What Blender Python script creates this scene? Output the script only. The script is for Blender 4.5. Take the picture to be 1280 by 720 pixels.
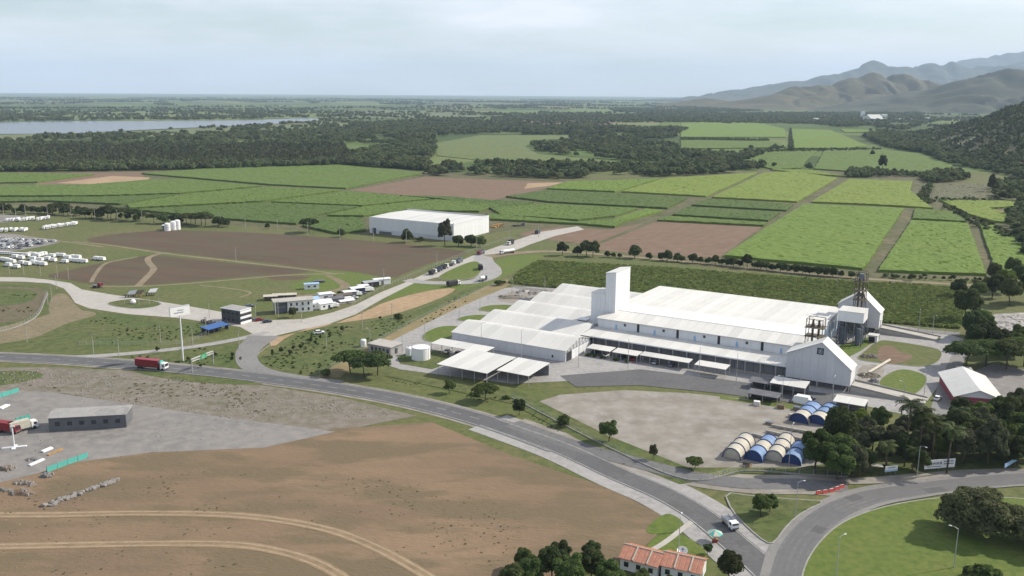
import bpy, bmesh, math, random
import numpy as np
from mathutils import Vector, Matrix, Euler
from mathutils.geometry import delaunay_2d_cdt

for o in list(bpy.data.objects):
    bpy.data.objects.remove(o)
SC = bpy.context.scene
COL = SC.collection
R = math.radians
rnd = random.Random(7)

# ------------------------------------------------------------ camera, sky, sun
CAM_H, FOC, HOR, ROLL = 110.0, 1120.0, 116.5, R(0.38)
PITCH = math.atan((360 - HOR) / FOC)
cam_d = bpy.data.cameras.new('camera')
cam_d.sensor_width = 36.0
cam_d.lens = 36.0 * FOC / 1280.0
cam_d.clip_start, cam_d.clip_end = 1.0, 200000.0
cam = bpy.data.objects.new('camera', cam_d)
COL.objects.link(cam)
cam.location = (0, 0, CAM_H)
cam.rotation_euler = (Matrix.Rotation(R(90) - PITCH, 3, 'X') @ Matrix.Rotation(ROLL, 3, 'Z')).to_euler()
SC.camera = cam

SUN_EL, SUN_AZ = 37.0, 17.0          # azimuth counted from +X towards +Y
world = bpy.data.worlds.new('World')
SC.world = world
world.use_nodes = True
wn, wl = world.node_tree.nodes, world.node_tree.links
wn.clear()
wo = wn.new('ShaderNodeOutputWorld')
bg = wn.new('ShaderNodeBackground')
sky = wn.new('ShaderNodeTexSky')
sky.sky_type = 'NISHITA'
sky.sun_disc = False
sky.sun_elevation = R(SUN_EL)
sky.sun_rotation = R(90 - SUN_AZ)
sky.altitude = 1000
sky.air_density, sky.dust_density, sky.ozone_density = 1.3, 0.8, 1.5
bg.inputs['Strength'].default_value = 0.088
# soft, thin high cloud all over the sky
tc = wn.new('ShaderNodeTexCoord')
mp = wn.new('ShaderNodeMapping')
mp.inputs['Scale'].default_value = (1.3, 1.3, 7.0)
nz = wn.new('ShaderNodeTexNoise')
nz.inputs['Scale'].default_value = 2.6
nz.inputs['Detail'].default_value = 6
nz.inputs['Roughness'].default_value = 0.55
rp = wn.new('ShaderNodeValToRGB')
rp.color_ramp.elements[0].position, rp.color_ramp.elements[0].color = 0.30, (0, 0, 0, 1)
rp.color_ramp.elements[1].position, rp.color_ramp.elements[1].color = 0.75, (0.9, 0.9, 0.9, 1)
mx = wn.new('ShaderNodeMix')
mx.data_type = 'RGBA'
mx.inputs['B'].default_value = (10.8, 10.7, 11.3, 1)
wl.new(tc.outputs['Generated'], mp.inputs['Vector'])
wl.new(mp.outputs[0], nz.inputs['Vector'])
wl.new(nz.outputs['Fac'], rp.inputs['Fac'])
wl.new(rp.outputs['Color'], mx.inputs['Factor'])
wl.new(sky.outputs['Color'], mx.inputs['A'])
wl.new(mx.outputs['Result'], bg.inputs['Color'])
wl.new(bg.outputs[0], wo.inputs['Surface'])

sun_d = bpy.data.lights.new('sun', 'SUN')
sun_d.energy = 4.6
sun_d.angle = R(0.5)
sun_d.color = (1.0, 0.915, 0.78)
sun = bpy.data.objects.new('sun', sun_d)
COL.objects.link(sun)
sd = Vector((math.cos(R(SUN_EL)) * math.cos(R(SUN_AZ)), math.cos(R(SUN_EL)) * math.sin(R(SUN_AZ)), math.sin(R(SUN_EL))))
sun.rotation_euler = sd.to_track_quat('Z', 'Y').to_euler()
sun.location = (300, 100, 400)

SC.view_settings.view_transform = 'Standard'
SC.view_settings.look = 'None'
SC.view_settings.exposure = 0.42
SC.view_settings.gamma = 1.0
SC.view_settings.use_curve_mapping = False
SC.render.engine = 'CYCLES'
cy = SC.cycles
cy.max_bounces, cy.diffuse_bounces, cy.glossy_bounces = 4, 2, 2
cy.transparent_max_bounces, cy.volume_bounces, cy.transmission_bounces = 4, 1, 2
cy.use_denoising = True
cy.sample_clamp_indirect = 4.0

# ------------------------------------------------------------ helpers
def at(x, y, z=0.0):
    """point of the 1280x720 photograph -> where that sight line meets height z"""
    a, b = (x - 640) / FOC, (y - 360) / FOC
    a2 = a * math.cos(ROLL) + b * math.sin(ROLL)
    b2 = -a * math.sin(ROLL) + b * math.cos(ROLL)
    cp, sp = math.cos(PITCH), math.sin(PITCH)
    dx, dy, dz = a2, cp - b2 * sp, -sp - b2 * cp
    t = (z - CAM_H) / dz
    return Vector((dx * t, dy * t, z))

def ats(pts, z=0.0):
    return [at(x, y, z) for x, y in pts]

def atd(x, y, d):
    """sight line at ground distance Y = d (for hills)"""
    a, b = (x - 640) / FOC, (y - 360) / FOC
    a2 = a * math.cos(ROLL) + b * math.sin(ROLL)
    b2 = -a * math.sin(ROLL) + b * math.cos(ROLL)
    cp, sp = math.cos(PITCH), math.sin(PITCH)
    dx, dy, dz = a2, cp - b2 * sp, -sp - b2 * cp
    t = d / dy
    return Vector((dx * t, d, CAM_H + dz * t))

def tag(o, label=None, cat=None, group=None, kind=None):
    if label: o['label'] = label
    if cat: o['category'] = cat
    if group: o['group'] = group
    if kind: o['kind'] = kind
    return o

def link(o):
    COL.objects.link(o)
    return o

def empty(name, loc=(0, 0, 0), rz=0.0, label=None, cat=None, group=None, parent=None):
    o = bpy.data.objects.new(name, None)
    o.empty_display_size = 0.5
    link(o)
    o.location = loc
    o.rotation_euler = (0, 0, rz)
    if parent: o.parent = parent
    return tag(o, label, cat, group)

class MB:
    """collects shapes; build() links them as one mesh object"""
    def __init__(s):
        s.v, s.f, s.m = [], [], []
    def poly(s, pts, m=0):
        n = len(s.v)
        s.v += [tuple(p) for p in pts]
        s.f.append(tuple(range(n, n + len(pts))))
        s.m.append(m)
        return s
    def add(s, verts, faces, m=0):
        n = len(s.v)
        s.v += [tuple(p) for p in verts]
        for f in faces:
            s.f.append(tuple(i + n for i in f)); s.m.append(m)
        return s
    def box(s, c, d, m=0, rz=0.0, taper=1.0, ty=None):
        """c = centre of the base, d = size; taper shrinks the top"""
        ty = taper if ty is None else ty
        x, y, z = d[0] / 2, d[1] / 2, d[2]
        p = [(-x, -y, 0), (x, -y, 0), (x, y, 0), (-x, y, 0), (-x * taper, -y * ty, z), (x * taper, -y * ty, z), (x * taper, y * ty, z), (-x * taper, y * ty, z)]
        co, si = math.cos(rz), math.sin(rz)
        p = [(c[0] + a * co - b * si, c[1] + a * si + b * co, c[2] + e) for a, b, e in p]
        return s.add(p, [(3, 2, 1, 0), (4, 5, 6, 7), (0, 1, 5, 4), (1, 2, 6, 5), (2, 3, 7, 6), (3, 0, 4, 7)], m)
    def prism(s, pts, z0, z1, m=0):
        """plan outline (counter-clockwise) from z0 to z1"""
        n = len(pts)
        v = [(p[0], p[1], z0) for p in pts] + [(p[0], p[1], z1) for p in pts]
        return s.add(v, [tuple(reversed(range(n))), tuple(range(n, 2 * n))] + [(i, (i + 1) % n, (i + 1) % n + n, i + n) for i in range(n)], m)
    def profx(s, prof, x0, x1, m=0):
        """closed outline in (y,z), extruded along x"""
        n = len(prof)
        v = [(x0, a, b) for a, b in prof] + [(x1, a, b) for a, b in prof]
        return s.add(v, [tuple(reversed(range(n))), tuple(range(n, 2 * n))] + [(i, (i + 1) % n, (i + 1) % n + n, i + n) for i in range(n)], m)
    def profy(s, prof, y0, y1, m=0):
        """closed outline in (x,z), extruded along y"""
        n = len(prof)
        v = [(a, y0, b) for a, b in prof] + [(a, y1, b) for a, b in prof]
        return s.add(v, [tuple(range(n)), tuple(reversed(range(n, 2 * n)))] + [(i + n, (i + 1) % n + n, (i + 1) % n, i) for i in range(n)], m)
    def tube(s, pts, r, m=0, n=6, r2=None, cap=True):
        pts = [Vector(p) for p in pts]
        base = len(s.v)
        k = len(pts)
        for i, p in enumerate(pts):
            d = (pts[min(i + 1, k - 1)] - pts[max(i - 1, 0)]).normalized()
            a = d.orthogonal().normalized() if abs(d.z) < 0.99 else Vector((1, 0, 0))
            if abs(d.z) < 0.99: a = d.cross(Vector((0, 0, 1))).normalized()
            b = d.cross(a).normalized()
            rr = r if r2 is None else r + (r2 - r) * i / (k - 1)
            for j in range(n):
                t = 2 * math.pi * j / n
                s.v.append(tuple(p + a * (rr * math.cos(t)) + b * (rr * math.sin(t))))
        for i in range(k - 1):
            for j in range(n):
                j2 = (j + 1) % n
                s.f.append((base + i * n + j, base + i * n + j2, base + (i + 1) * n + j2, base + (i + 1) * n + j)); s.m.append(m)
        if cap:
            s.f.append(tuple(base + j for j in reversed(range(n)))); s.m.append(m)
            s.f.append(tuple(base + (k - 1) * n + j for j in range(n))); s.m.append(m)
        return s
    def bar(s, a, b, w, m=0):
        return s.tube([a, b], w * 0.7, m, 4)
    def wheel(s, c, r, w, m=0, n=12):
        """axis along y"""
        x, y, z = c
        v = [(x + r * math.cos(2 * math.pi * j / n), y + sgn * w / 2, z + r * math.sin(2 * math.pi * j / n)) for sgn in (-1, 1) for j in range(n)]
        return s.add(v, [tuple(range(n)), tuple(reversed(range(n, 2 * n)))] + [(j + n, (j + 1) % n + n, (j + 1) % n, j) for j in range(n)], m)
    def lathe(s, prof, m=0, n=20, c=(0, 0, 0)):
        base = len(s.v)
        for r, z in prof:
            for j in range(n):
                t = 2 * math.pi * j / n
                s.v.append((c[0] + r * math.cos(t), c[1] + r * math.sin(t), c[2] + z))
        for i in range(len(prof) - 1):
            for j in range(n):
                j2 = (j + 1) % n
                s.f.append((base + i * n + j, base + i * n + j2, base + (i + 1) * n + j2, base + (i + 1) * n + j)); s.m.append(m)
        return s
    def mesh(s, name, mats, smooth=False):
        me = bpy.data.meshes.new(name)
        me.from_pydata(s.v, [], s.f)
        for mm in (mats if isinstance(mats, (list, tuple)) else [mats]): me.materials.append(mm)
        if max(s.m, default=0): me.polygons.foreach_set('material_index', s.m)
        if smooth: me.polygons.foreach_set('use_smooth', [True] * len(s.f))
        me.update()
        return me
    def build(s, name, mats, parent=None, loc=(0, 0, 0), rz=0.0, smooth=False):
        o = bpy.data.objects.new(name, s.mesh(name, mats, smooth))
        link(o)
        o.location = loc
        o.rotation_euler = (0, 0, rz)
        if parent: o.parent = parent
        return o

def inst(name, me, parent=None, loc=(0, 0, 0), rz=0.0, sc=1.0):
    o = bpy.data.objects.new(name, me)
    link(o)
    o.location = loc
    o.rotation_euler = (0, 0, rz)
    o.scale = (sc, sc, sc) if not isinstance(sc, tuple) else sc
    if parent: o.parent = parent
    return o

def copy_tree(o, parent=None):
    c = o.copy()
    COL.objects.link(c)
    if parent: c.parent = parent
    for ch in list(o.children): copy_tree(ch, c)
    return c

def np_mesh(name, V, Fq, mat=None, smooth=False):
    """V (n,3) array, Fq (m,k) int array"""
    me = bpy.data.meshes.new(name)
    V = np.asarray(V, dtype=np.float32); Fq = np.asarray(Fq, dtype=np.int32)
    k = Fq.shape[1]
    me.vertices.add(len(V)); me.vertices.foreach_set('co', V.ravel())
    me.loops.add(Fq.size); me.loops.foreach_set('vertex_index', Fq.ravel())
    me.polygons.add(len(Fq))
    me.polygons.foreach_set('loop_start', np.arange(0, Fq.size, k, dtype=np.int32))
    me.polygons.foreach_set('loop_total', np.full(len(Fq), k, dtype=np.int32))
    if smooth: me.polygons.foreach_set('use_smooth', np.ones(len(Fq), dtype=bool))
    if mat:
        for mm in (mat if isinstance(mat, list) else [mat]): me.materials.append(mm)
    me.update(calc_edges=True)
    return me

# ------------------------------------------------------------ materials
def mat(name, col, rough=0.7, col2=None, scale=1.0, amount=1.0, detail=8, col3=None, scale3=None, bump=0.0, bscale=None, metal=0.0, stretch=None, rot=0.0, rand=0.0, spec=0.3, lo=0.35, hi=0.65, lo3=0.4, hi3=0.7):
    """colour broken up by one or two noises of the object's own coordinates, and a fine relief"""
    m = bpy.data.materials.new(name)
    m.use_nodes = True
    n, l = m.node_tree.nodes, m.node_tree.links
    b = n['Principled BSDF']
    b.inputs['Roughness'].default_value = rough
    b.inputs['Metallic'].default_value = metal
    b.inputs['Specular IOR Level'].default_value = spec
    b.inputs['Base Color'].default_value = (*col, 1)
    cur = None
    if col2 is not None or bump > 0:
        t = n.new('ShaderNodeTexCoord'); vec = t.outputs['Object']
        if stretch or rot:
            mpn = n.new('ShaderNodeMapping')
            mpn.inputs['Scale'].default_value = stretch or (1, 1, 1)
            mpn.inputs['Rotation'].default_value = (0, 0, rot)
            mpn.vector_type = 'POINT'
            r0 = n.new('ShaderNodeVectorRotate'); r0.rotation_type = 'Z_AXIS'; r0.inputs['Angle'].default_value = rot
            l.new(vec, r0.inputs['Vector'])
            mpn.inputs['Rotation'].default_value = (0, 0, 0)
            l.new(r0.outputs[0], mpn.inputs['Vector']); vec = mpn.outputs[0]
    def noise(sc, dt=4):
        q = n.new('ShaderNodeTexNoise'); q.inputs['Scale'].default_value = sc; q.inputs['Detail'].default_value = dt
        q.inputs['Roughness'].default_value = 0.66
        l.new(vec, q.inputs['Vector']); return q.outputs['Fac']
    def mixer(a, bcol, fac):
        q = n.new('ShaderNodeMix'); q.data_type = 'RGBA'
        if isinstance(a, tuple): q.inputs['A'].default_value = (*a, 1)
        else: l.new(a, q.inputs['A'])
        q.inputs['B'].default_value = (*bcol, 1)
        l.new(fac, q.inputs['Factor']); return q.outputs['Result']
    def ramp(fac, lo, hi, am=1.0):
        q = n.new('ShaderNodeMapRange'); q.inputs['From Min'].default_value = lo; q.inputs['From Max'].default_value = hi
        q.inputs['To Max'].default_value = am
        l.new(fac, q.inputs['Value']); return q.outputs['Result']
    if col2 is not None:
        cur = mixer(col, col2, ramp(noise(scale, detail), lo, hi, amount))
        if col3 is not None:
            cur = mixer(cur, col3, ramp(noise(scale3 or scale * 7, 3), lo3, hi3))
    if rand > 0:
        oi = n.new('ShaderNodeObjectInfo')
        hs = n.new('ShaderNodeHueSaturation')
        if cur is None: hs.inputs['Color'].default_value = (*col, 1)
        else: l.new(cur, hs.inputs['Color'])
        q = n.new('ShaderNodeMapRange'); q.inputs['To Min'].default_value = 1 - rand; q.inputs['To Max'].default_value = 1 + rand
        l.new(oi.outputs['Random'], q.inputs['Value']); l.new(q.outputs[0], hs.inputs['Value'])
        q2 = n.new('ShaderNodeMapRange'); q2.inputs['To Min'].default_value = 0.5 - rand * 0.06; q2.inputs['To Max'].default_value = 0.5 + rand * 0.06
        mm = n.new('ShaderNodeMath'); mm.operation = 'FRACT'
        m2 = n.new('ShaderNodeMath'); m2.operation = 'MULTIPLY'; m2.inputs[1].default_value = 7.31
        l.new(oi.outputs['Random'], m2.inputs[0]); l.new(m2.outputs[0], mm.inputs[0])
        l.new(mm.outputs[0], q2.inputs['Value']); l.new(q2.outputs[0], hs.inputs['Hue'])
        cur = hs.outputs['Color']
    if cur is not None: l.new(cur, b.inputs['Base Color'])
    if bump > 0:
        bp = n.new('ShaderNodeBump'); bp.inputs['Strength'].default_value = min(1.0, bump); bp.inputs['Distance'].default_value = max(0.05, bump)
        l.new(noise(bscale or scale * 4, 3), bp.inputs['Height']); l.new(bp.outputs[0], b.inputs['Normal'])
    return m

M = {}
M['white_roof'] = mat('white painted steel roof sheet', (0.61, 0.605, 0.575), 0.5, (0.53, 0.525, 0.495), 0.14, 1.0, stretch=(1, 0.1, 1), col3=(0.545, 0.54, 0.51), scale3=1.1, rand=0.085)
M['white_wall'] = mat('white painted wall sheet', (0.70, 0.71, 0.72), 0.55, (0.60, 0.61, 0.63), 0.15, 0.6, rand=0.03)
M['shade_grey_wall'] = mat('wall sheet greyed for shade', (0.58, 0.59, 0.61), 0.55, (0.50, 0.51, 0.535), 0.15, 0.6, rand=0.03)  # greyer than the white sheet: shade of the plant fronts put into the colour
M['dark_grey'] = mat('dark grey steel', (0.10, 0.105, 0.115), 0.6, (0.14, 0.14, 0.15), 0.3)
M['charcoal'] = mat('charcoal panel', (0.055, 0.058, 0.065), 0.5, (0.075, 0.077, 0.08), 0.5)
M['dock'] = mat('weathered grey dock wall', (0.22, 0.22, 0.235), 0.7, (0.16, 0.16, 0.17), 0.2)
M['glass'] = mat('dark window glass', (0.03, 0.035, 0.045), 0.12, spec=0.6)
M['blue_glass'] = mat('pale blue translucent sheet', (0.30, 0.46, 0.66), 0.3)
M['concrete'] = mat('pale concrete', (0.38, 0.36, 0.33), 0.85, (0.29, 0.275, 0.255), 0.05, 1.0, col3=(0.42, 0.40, 0.36), scale3=0.4)
M['concrete_grey'] = mat('grey concrete', (0.30, 0.295, 0.285), 0.85, (0.22, 0.215, 0.21), 0.06, 1.0, col3=(0.33, 0.32, 0.31), scale3=0.5)
M['kerb'] = mat('concrete kerb', (0.30, 0.295, 0.27), 0.85, (0.22, 0.215, 0.20), 0.3)
M['asphalt'] = mat('worn asphalt', (0.095, 0.097, 0.102), 0.85, (0.13, 0.13, 0.13), 0.05, 1.0, col3=(0.085, 0.086, 0.09), scale3=0.8)
M['asphalt_mid'] = mat('grey asphalt', (0.125, 0.125, 0.127), 0.85, (0.155, 0.153, 0.15), 0.06, 1.0, col3=(0.11, 0.11, 0.112), scale3=0.5)
M['road_pale'] = mat('pale worn asphalt', (0.20, 0.195, 0.19), 0.85, (0.15, 0.148, 0.146), 0.05, 1.0, col3=(0.215, 0.21, 0.20), scale3=0.7)
M['paint'] = mat('white road paint', (0.46, 0.46, 0.44), 0.7, (0.25, 0.25, 0.24), 0.5)
M['gravel'] = mat('grey gravel', (0.235, 0.212, 0.18), 0.95, (0.175, 0.16, 0.138), 0.035, 1.0, detail=7, col3=(0.29, 0.275, 0.25), scale3=0.12, bump=0.15, bscale=1.5)
M['rust'] = mat('rusty steel', (0.135, 0.115, 0.085), 0.8, (0.085, 0.07, 0.055), 0.8)
M['trunk'] = mat('tree bark', (0.12, 0.09, 0.065), 0.9, (0.07, 0.055, 0.04), 2.0)
M['tyre'] = mat('black tyre', (0.02, 0.02, 0.021), 0.85)
M['galv'] = mat('galvanised pole', (0.42, 0.43, 0.43), 0.5, metal=0.3)
M['wood_pole'] = mat('concrete pole', (0.40, 0.38, 0.35), 0.85)
M['black'] = mat('black tarpaulin', (0.025, 0.026, 0.03), 0.7, (0.04, 0.04, 0.045), 1.5)
M['red'] = mat('red painted steel', (0.23, 0.022, 0.026), 0.5, (0.18, 0.02, 0.022), 0.8)
M['white'] = mat('white vehicle paint', (0.74, 0.74, 0.73), 0.35)
M['silver'] = mat('silver vehicle paint', (0.42, 0.44, 0.46), 0.35, metal=0.3)
M['navy'] = mat('dark blue vehicle paint', (0.035, 0.05, 0.09), 0.35)
M['slate'] = mat('slate grey vehicle paint', (0.13, 0.15, 0.18), 0.35)
M['blue'] = mat('blue sheet', (0.045, 0.12, 0.32), 0.55, (0.04, 0.10, 0.26), 0.6)
M['teal'] = mat('teal mesh', (0.10, 0.42, 0.36), 0.7, (0.08, 0.32, 0.28), 0.6)
M['beige'] = mat('beige canvas', (0.50, 0.47, 0.39), 0.75, (0.38, 0.36, 0.30), 0.6)
M['canvas_blue'] = mat('blue canvas', (0.20, 0.29, 0.46), 0.7, (0.13, 0.21, 0.37), 0.6)
M['navy_canvas'] = mat('navy canvas', (0.03, 0.055, 0.16), 0.7)
M['tile'] = mat('terracotta tiles', (0.36, 0.15, 0.09), 0.85, (0.24, 0.10, 0.07), 1.2)
M['tile_pink'] = mat('pale terracotta tiles', (0.50, 0.25, 0.18), 0.85, (0.40, 0.19, 0.13), 1.2)
M['sign_green'] = mat('green sign sheet', (0.02, 0.30, 0.13), 0.5)
M['crimson'] = mat('faded crimson wall', (0.30, 0.07, 0.10), 0.7, (0.22, 0.05, 0.075), 0.4)
M['red_plastic'] = mat('red plastic barrier', (0.50, 0.08, 0.06), 0.5)
M['timber'] = mat('raw timber', (0.42, 0.25, 0.10), 0.8, (0.30, 0.17, 0.07), 1.0)
M['rock'] = mat('grey rock', (0.26, 0.24, 0.22), 0.9, (0.16, 0.15, 0.14), 0.8)

# ------------------------------------------------------------ noise in numpy (for terrain)
def vnoise(x, y, seed=0):
    xi, yi = np.floor(x).astype(np.int64), np.floor(y).astype(np.int64)
    xf, yf = x - xi, y - yi
    def h(a, b):
        n = (a * 374761393 + b * 668265263 + seed * 974711) & 0x7fffffff
        n = ((n ^ (n >> 13)) * 1274126177) & 0x7fffffff
        return (n ^ (n >> 16)) % 100003 / 100003.0
    u, v = xf * xf * (3 - 2 * xf), yf * yf * (3 - 2 * yf)
    return (h(xi, yi) * (1 - u) + h(xi + 1, yi) * u) * (1 - v) + (h(xi, yi + 1) * (1 - u) + h(xi + 1, yi + 1) * u) * v
def fbm(x, y, o=4, seed=0):
    s, a, t = 0, 1.0, 0
    for k in range(o):
        s = s + a * vnoise(x * 2 ** k + 17.3 * k, y * 2 ** k - 9.1 * k, seed + k); t += a; a *= 0.5
    return s / t
def inside(px, py, poly):
    r = np.zeros(len(px), bool)
    n = len(poly)
    for i in range(n):
        x0, y0 = poly[i][0], poly[i][1]; x1, y1 = poly[(i + 1) % n][0], poly[(i + 1) % n][1]
        if y0 == y1: continue
        c = (y0 > py) != (y1 > py)
        r ^= c & (px < (x1 - x0) * (py - y0) / (y1 - y0) + x0)
    return r
def area(P):
    return 0.5 * sum(P[i][0] * P[(i + 1) % len(P)][1] - P[(i + 1) % len(P)][0] * P[i][1] for i in range(len(P)))
def inset(P, d):
    if area(P) < 0: P = P[::-1]
    n, out = len(P), []
    for i in range(n):
        a, b, c = Vector(P[i - 1][:2]), Vector(P[i][:2]), Vector(P[(i + 1) % n][:2])
        e1, e2 = (b - a).normalized(), (c - b).normalized()
        n1, n2 = Vector((-e1.y, e1.x)), Vector((-e2.y, e2.x))
        m = n1 + n2
        if m.length < 0.3: out.append(b); continue
        m.normalize()
        out.append(b + m * (d / max(0.35, m.dot(n1))))
    return out
def smooth(P, k=2, closed=True):
    for _ in range(k):
        Q, n = [], len(P)
        for i in range(n if closed else n - 1):
            a, b = P[i], P[(i + 1) % n]
            Q += [a * 0.75 + b * 0.25, a * 0.25 + b * 0.75]
        if not closed: Q = [P[0]] + Q + [P[-1]]
        P = Q
    return P
def catmull(P, k=8):
    out = []
    for i in range(len(P) - 1):
        a, b, c, d = P[max(0, i - 1)], P[i], P[i + 1], P[min(len(P) - 1, i + 2)]
        for j in range(k):
            t = j / k
            out.append(0.5 * ((2 * b) + (c - a) * t + (2 * a - 5 * b + 4 * c - d) * t * t + (3 * b - a - 3 * c + d) * t ** 3))
    return out + [P[-1]]

# ------------------------------------------------------------ ground materials
M['grass'] = mat('short olive grass', (0.09, 0.115, 0.03), 0.95, (0.145, 0.128, 0.058), 0.018, 0.9, col3=(0.062, 0.085, 0.023), scale3=0.35, bump=0.35, bscale=0.9)
M['grass_green'] = mat('green mown grass', (0.092, 0.138, 0.022), 0.95, (0.13, 0.142, 0.036), 0.05, 0.9, col3=(0.065, 0.105, 0.018), scale3=0.5, bump=0.3, bscale=1.1)
M['grass_rough'] = mat('rough green grass', (0.072, 0.105, 0.025), 0.95, (0.12, 0.118, 0.046), 0.04, 1.0, col3=(0.045, 0.068, 0.018), scale3=0.3, bump=0.5, bscale=0.6)
M['dry_grass'] = mat('dry yellow grass', (0.26, 0.21, 0.11), 0.95, (0.15, 0.14, 0.06), 0.05, 1.0, col3=(0.20, 0.15, 0.08), scale3=0.4, bump=0.3, bscale=0.8)
M['tan'] = mat('bare tan earth', (0.33, 0.235, 0.14), 0.95, (0.24, 0.17, 0.10), 0.04, 1.0, col3=(0.37, 0.27, 0.17), scale3=0.3, bump=0.3, bscale=0.7)
M['sand'] = mat('bare sandy earth with dry grass', (0.218, 0.15, 0.094), 0.95, (0.155, 0.11, 0.07), 0.03, 1.0, detail=12, col3=(0.14, 0.108, 0.064), scale3=0.05, bump=0.6, bscale=0.9, lo3=0.45, hi3=0.57, stretch=(0.5, 1.4, 1))
M['track'] = mat('pale dirt track', (0.235, 0.19, 0.135), 0.95, (0.17, 0.14, 0.085), 0.12, 1.0)
M['soil'] = mat('dark ploughed soil', (0.108, 0.066, 0.043), 0.95, (0.072, 0.052, 0.034), 0.012, 1.0, col3=(0.082, 0.074, 0.042), scale3=0.025, bump=0.3, bscale=0.5, stretch=(1, 4, 1), rot=R(20))
M['soil_brown'] = mat('reddish ploughed soil', (0.165, 0.102, 0.064), 0.95, (0.12, 0.078, 0.05), 0.02, 1.0, col3=(0.19, 0.14, 0.10), scale3=0.1, bump=0.3, bscale=0.5, stretch=(1, 5, 1), rot=R(-20))
M['rubble'] = mat('stony rough ground', (0.17, 0.145, 0.115), 0.95, (0.115, 0.11, 0.07), 0.05, 1.0, detail=12, col3=(0.21, 0.19, 0.165), scale3=0.25, bump=0.4, bscale=2.5)
M['yard'] = mat('dusty grey yard', (0.205, 0.195, 0.185), 0.95, (0.155, 0.15, 0.145), 0.03, 1.0, col3=(0.24, 0.225, 0.205), scale3=0.25)
M['marsh'] = mat('pale marsh grass', (0.14, 0.155, 0.075), 0.95, (0.09, 0.12, 0.05), 0.004, 1.0)
M['earth'] = mat('trodden olive earth', (0.185, 0.15, 0.092), 0.95, (0.125, 0.112, 0.058), 0.06, 1.0, detail=12, col3=(0.22, 0.18, 0.12), scale3=0.4)
M['bank'] = mat('brown weedy bank', (0.12, 0.092, 0.06), 0.95, (0.085, 0.085, 0.04), 0.05, 1.0, detail=12, col3=(0.15, 0.12, 0.085), scale3=0.3)
def cane_mat(name, a, b, c):
    return mat(name, a, 0.9, b, 0.012, 1.0, col3=c, scale3=0.16, bump=0.8, bscale=0.6, stretch=(0.35, 1.8, 1), rot=R(30), lo3=0.40, hi3=0.66)
def near_(c, k=0.91): return tuple(v * k for v in c)
for nm_, c_ in (('cane_dark', (0.068, 0.11, 0.023)), ('cane_mid', (0.088, 0.14, 0.026)), ('cane_light', (0.112, 0.178, 0.027)), ('cane_yellow', (0.146, 0.202, 0.033)), ('cane_olive', (0.11, 0.145, 0.046)), ('fallow', (0.12, 0.125, 0.068))):
    M[nm_] = cane_mat(nm_.replace('_', ' '), c_, (c_[0] * 1.14, c_[1] * 1.04, c_[2] * 1.1), near_(c_))
def far_plain():
    m = bpy.data.materials.new('patchwork of far fields')
    m.use_nodes = True
    n, l = m.node_tree.nodes, m.node_tree.links
    b = n['Principled BSDF']; b.inputs['Roughness'].default_value = 0.95; b.inputs['Specular IOR Level'].default_value = 0.1
    t = n.new('ShaderNodeTexCoord')
    r0 = n.new('ShaderNodeVectorRotate'); r0.rotation_type = 'Z_AXIS'; r0.inputs['Angle'].default_value = R(24)
    l.new(t.outputs['Object'], r0.inputs['Vector'])
    vo = n.new('ShaderNodeTexVoronoi'); vo.distance = 'CHEBYCHEV'; vo.inputs['Scale'].default_value = 1 / 420.0
    l.new(r0.outputs[0], vo.inputs['Vector'])
    sp = n.new('ShaderNodeSeparateColor'); l.new(vo.outputs['Color'], sp.inputs['Color'])
    rp = n.new('ShaderNodeValToRGB'); rp.color_ramp.interpolation = 'CONSTANT'
    cols = [(0.0, (0.075, 0.11, 0.035)), (0.2, (0.10, 0.145, 0.045)), (0.4, (0.055, 0.085, 0.03)), (0.55, (0.13, 0.16, 0.06)), (0.72, (0.085, 0.12, 0.045)), (0.86, (0.15, 0.12, 0.075)), (0.93, (0.17, 0.18, 0.075))]
    e = rp.color_ramp.elements
    e[0].position, e[0].color = 0, (*cols[0][1], 1)
    e[1].position, e[1].color = 0.2, (*cols[1][1], 1)
    for p, c in cols[2:]:
        q = e.new(p); q.color = (*c, 1)
    l.new(sp.outputs[0], rp.inputs['Fac'])
    nz = n.new('ShaderNodeTexNoise'); nz.inputs['Scale'].default_value = 1 / 700.0; nz.inputs['Detail'].default_value = 5
    l.new(t.outputs['Object'], nz.inputs['Vector'])
    q = n.new('ShaderNodeMapRange'); q.inputs['From Min'].default_value = 0.5; q.inputs['From Max'].default_value = 0.62
    l.new(nz.outputs['Fac'], q.inputs['Value'])
    mx = n.new('ShaderNodeMix'); mx.data_type = 'RGBA'; mx.inputs['B'].default_value = (0.05, 0.075, 0.028, 1)
    l.new(rp.outputs['Color'], mx.inputs['A']); l.new(q.outputs[0], mx.inputs['Factor']); l.new(mx.outputs['Result'], b.inputs['Base Color'])
    return m

# one ground sheet out to the horizon, in rings so near triangles stay small
def ground():
    rings = [0, 60, 130, 220, 330, 480, 700, 1000, 1400, 2000, 3000, 4500, 7000, 11000, 17000, 26000, 40000]
    n = 96
    V = [(0, 0, 0)] + [(r * math.cos(2 * math.pi * j / n), r * math.sin(2 * math.pi * j / n), 0) for r in rings[1:] for j in range(n)]
    mb = MB(); mb.v = V
    for j in range(n): mb.f.append((0, 1 + j, 1 + (j + 1) % n)); mb.m.append(0)
    for i in range(len(rings) - 2):
        for j in range(n):
            a, b = 1 + i * n, 1 + (i + 1) * n
            mb.f.append((a + j, b + j, b + (j + 1) % n, a + (j + 1) % n)); mb.m.append(0)
    tag(mb.build('ground', far_plain()), kind='structure')
ground()

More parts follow.
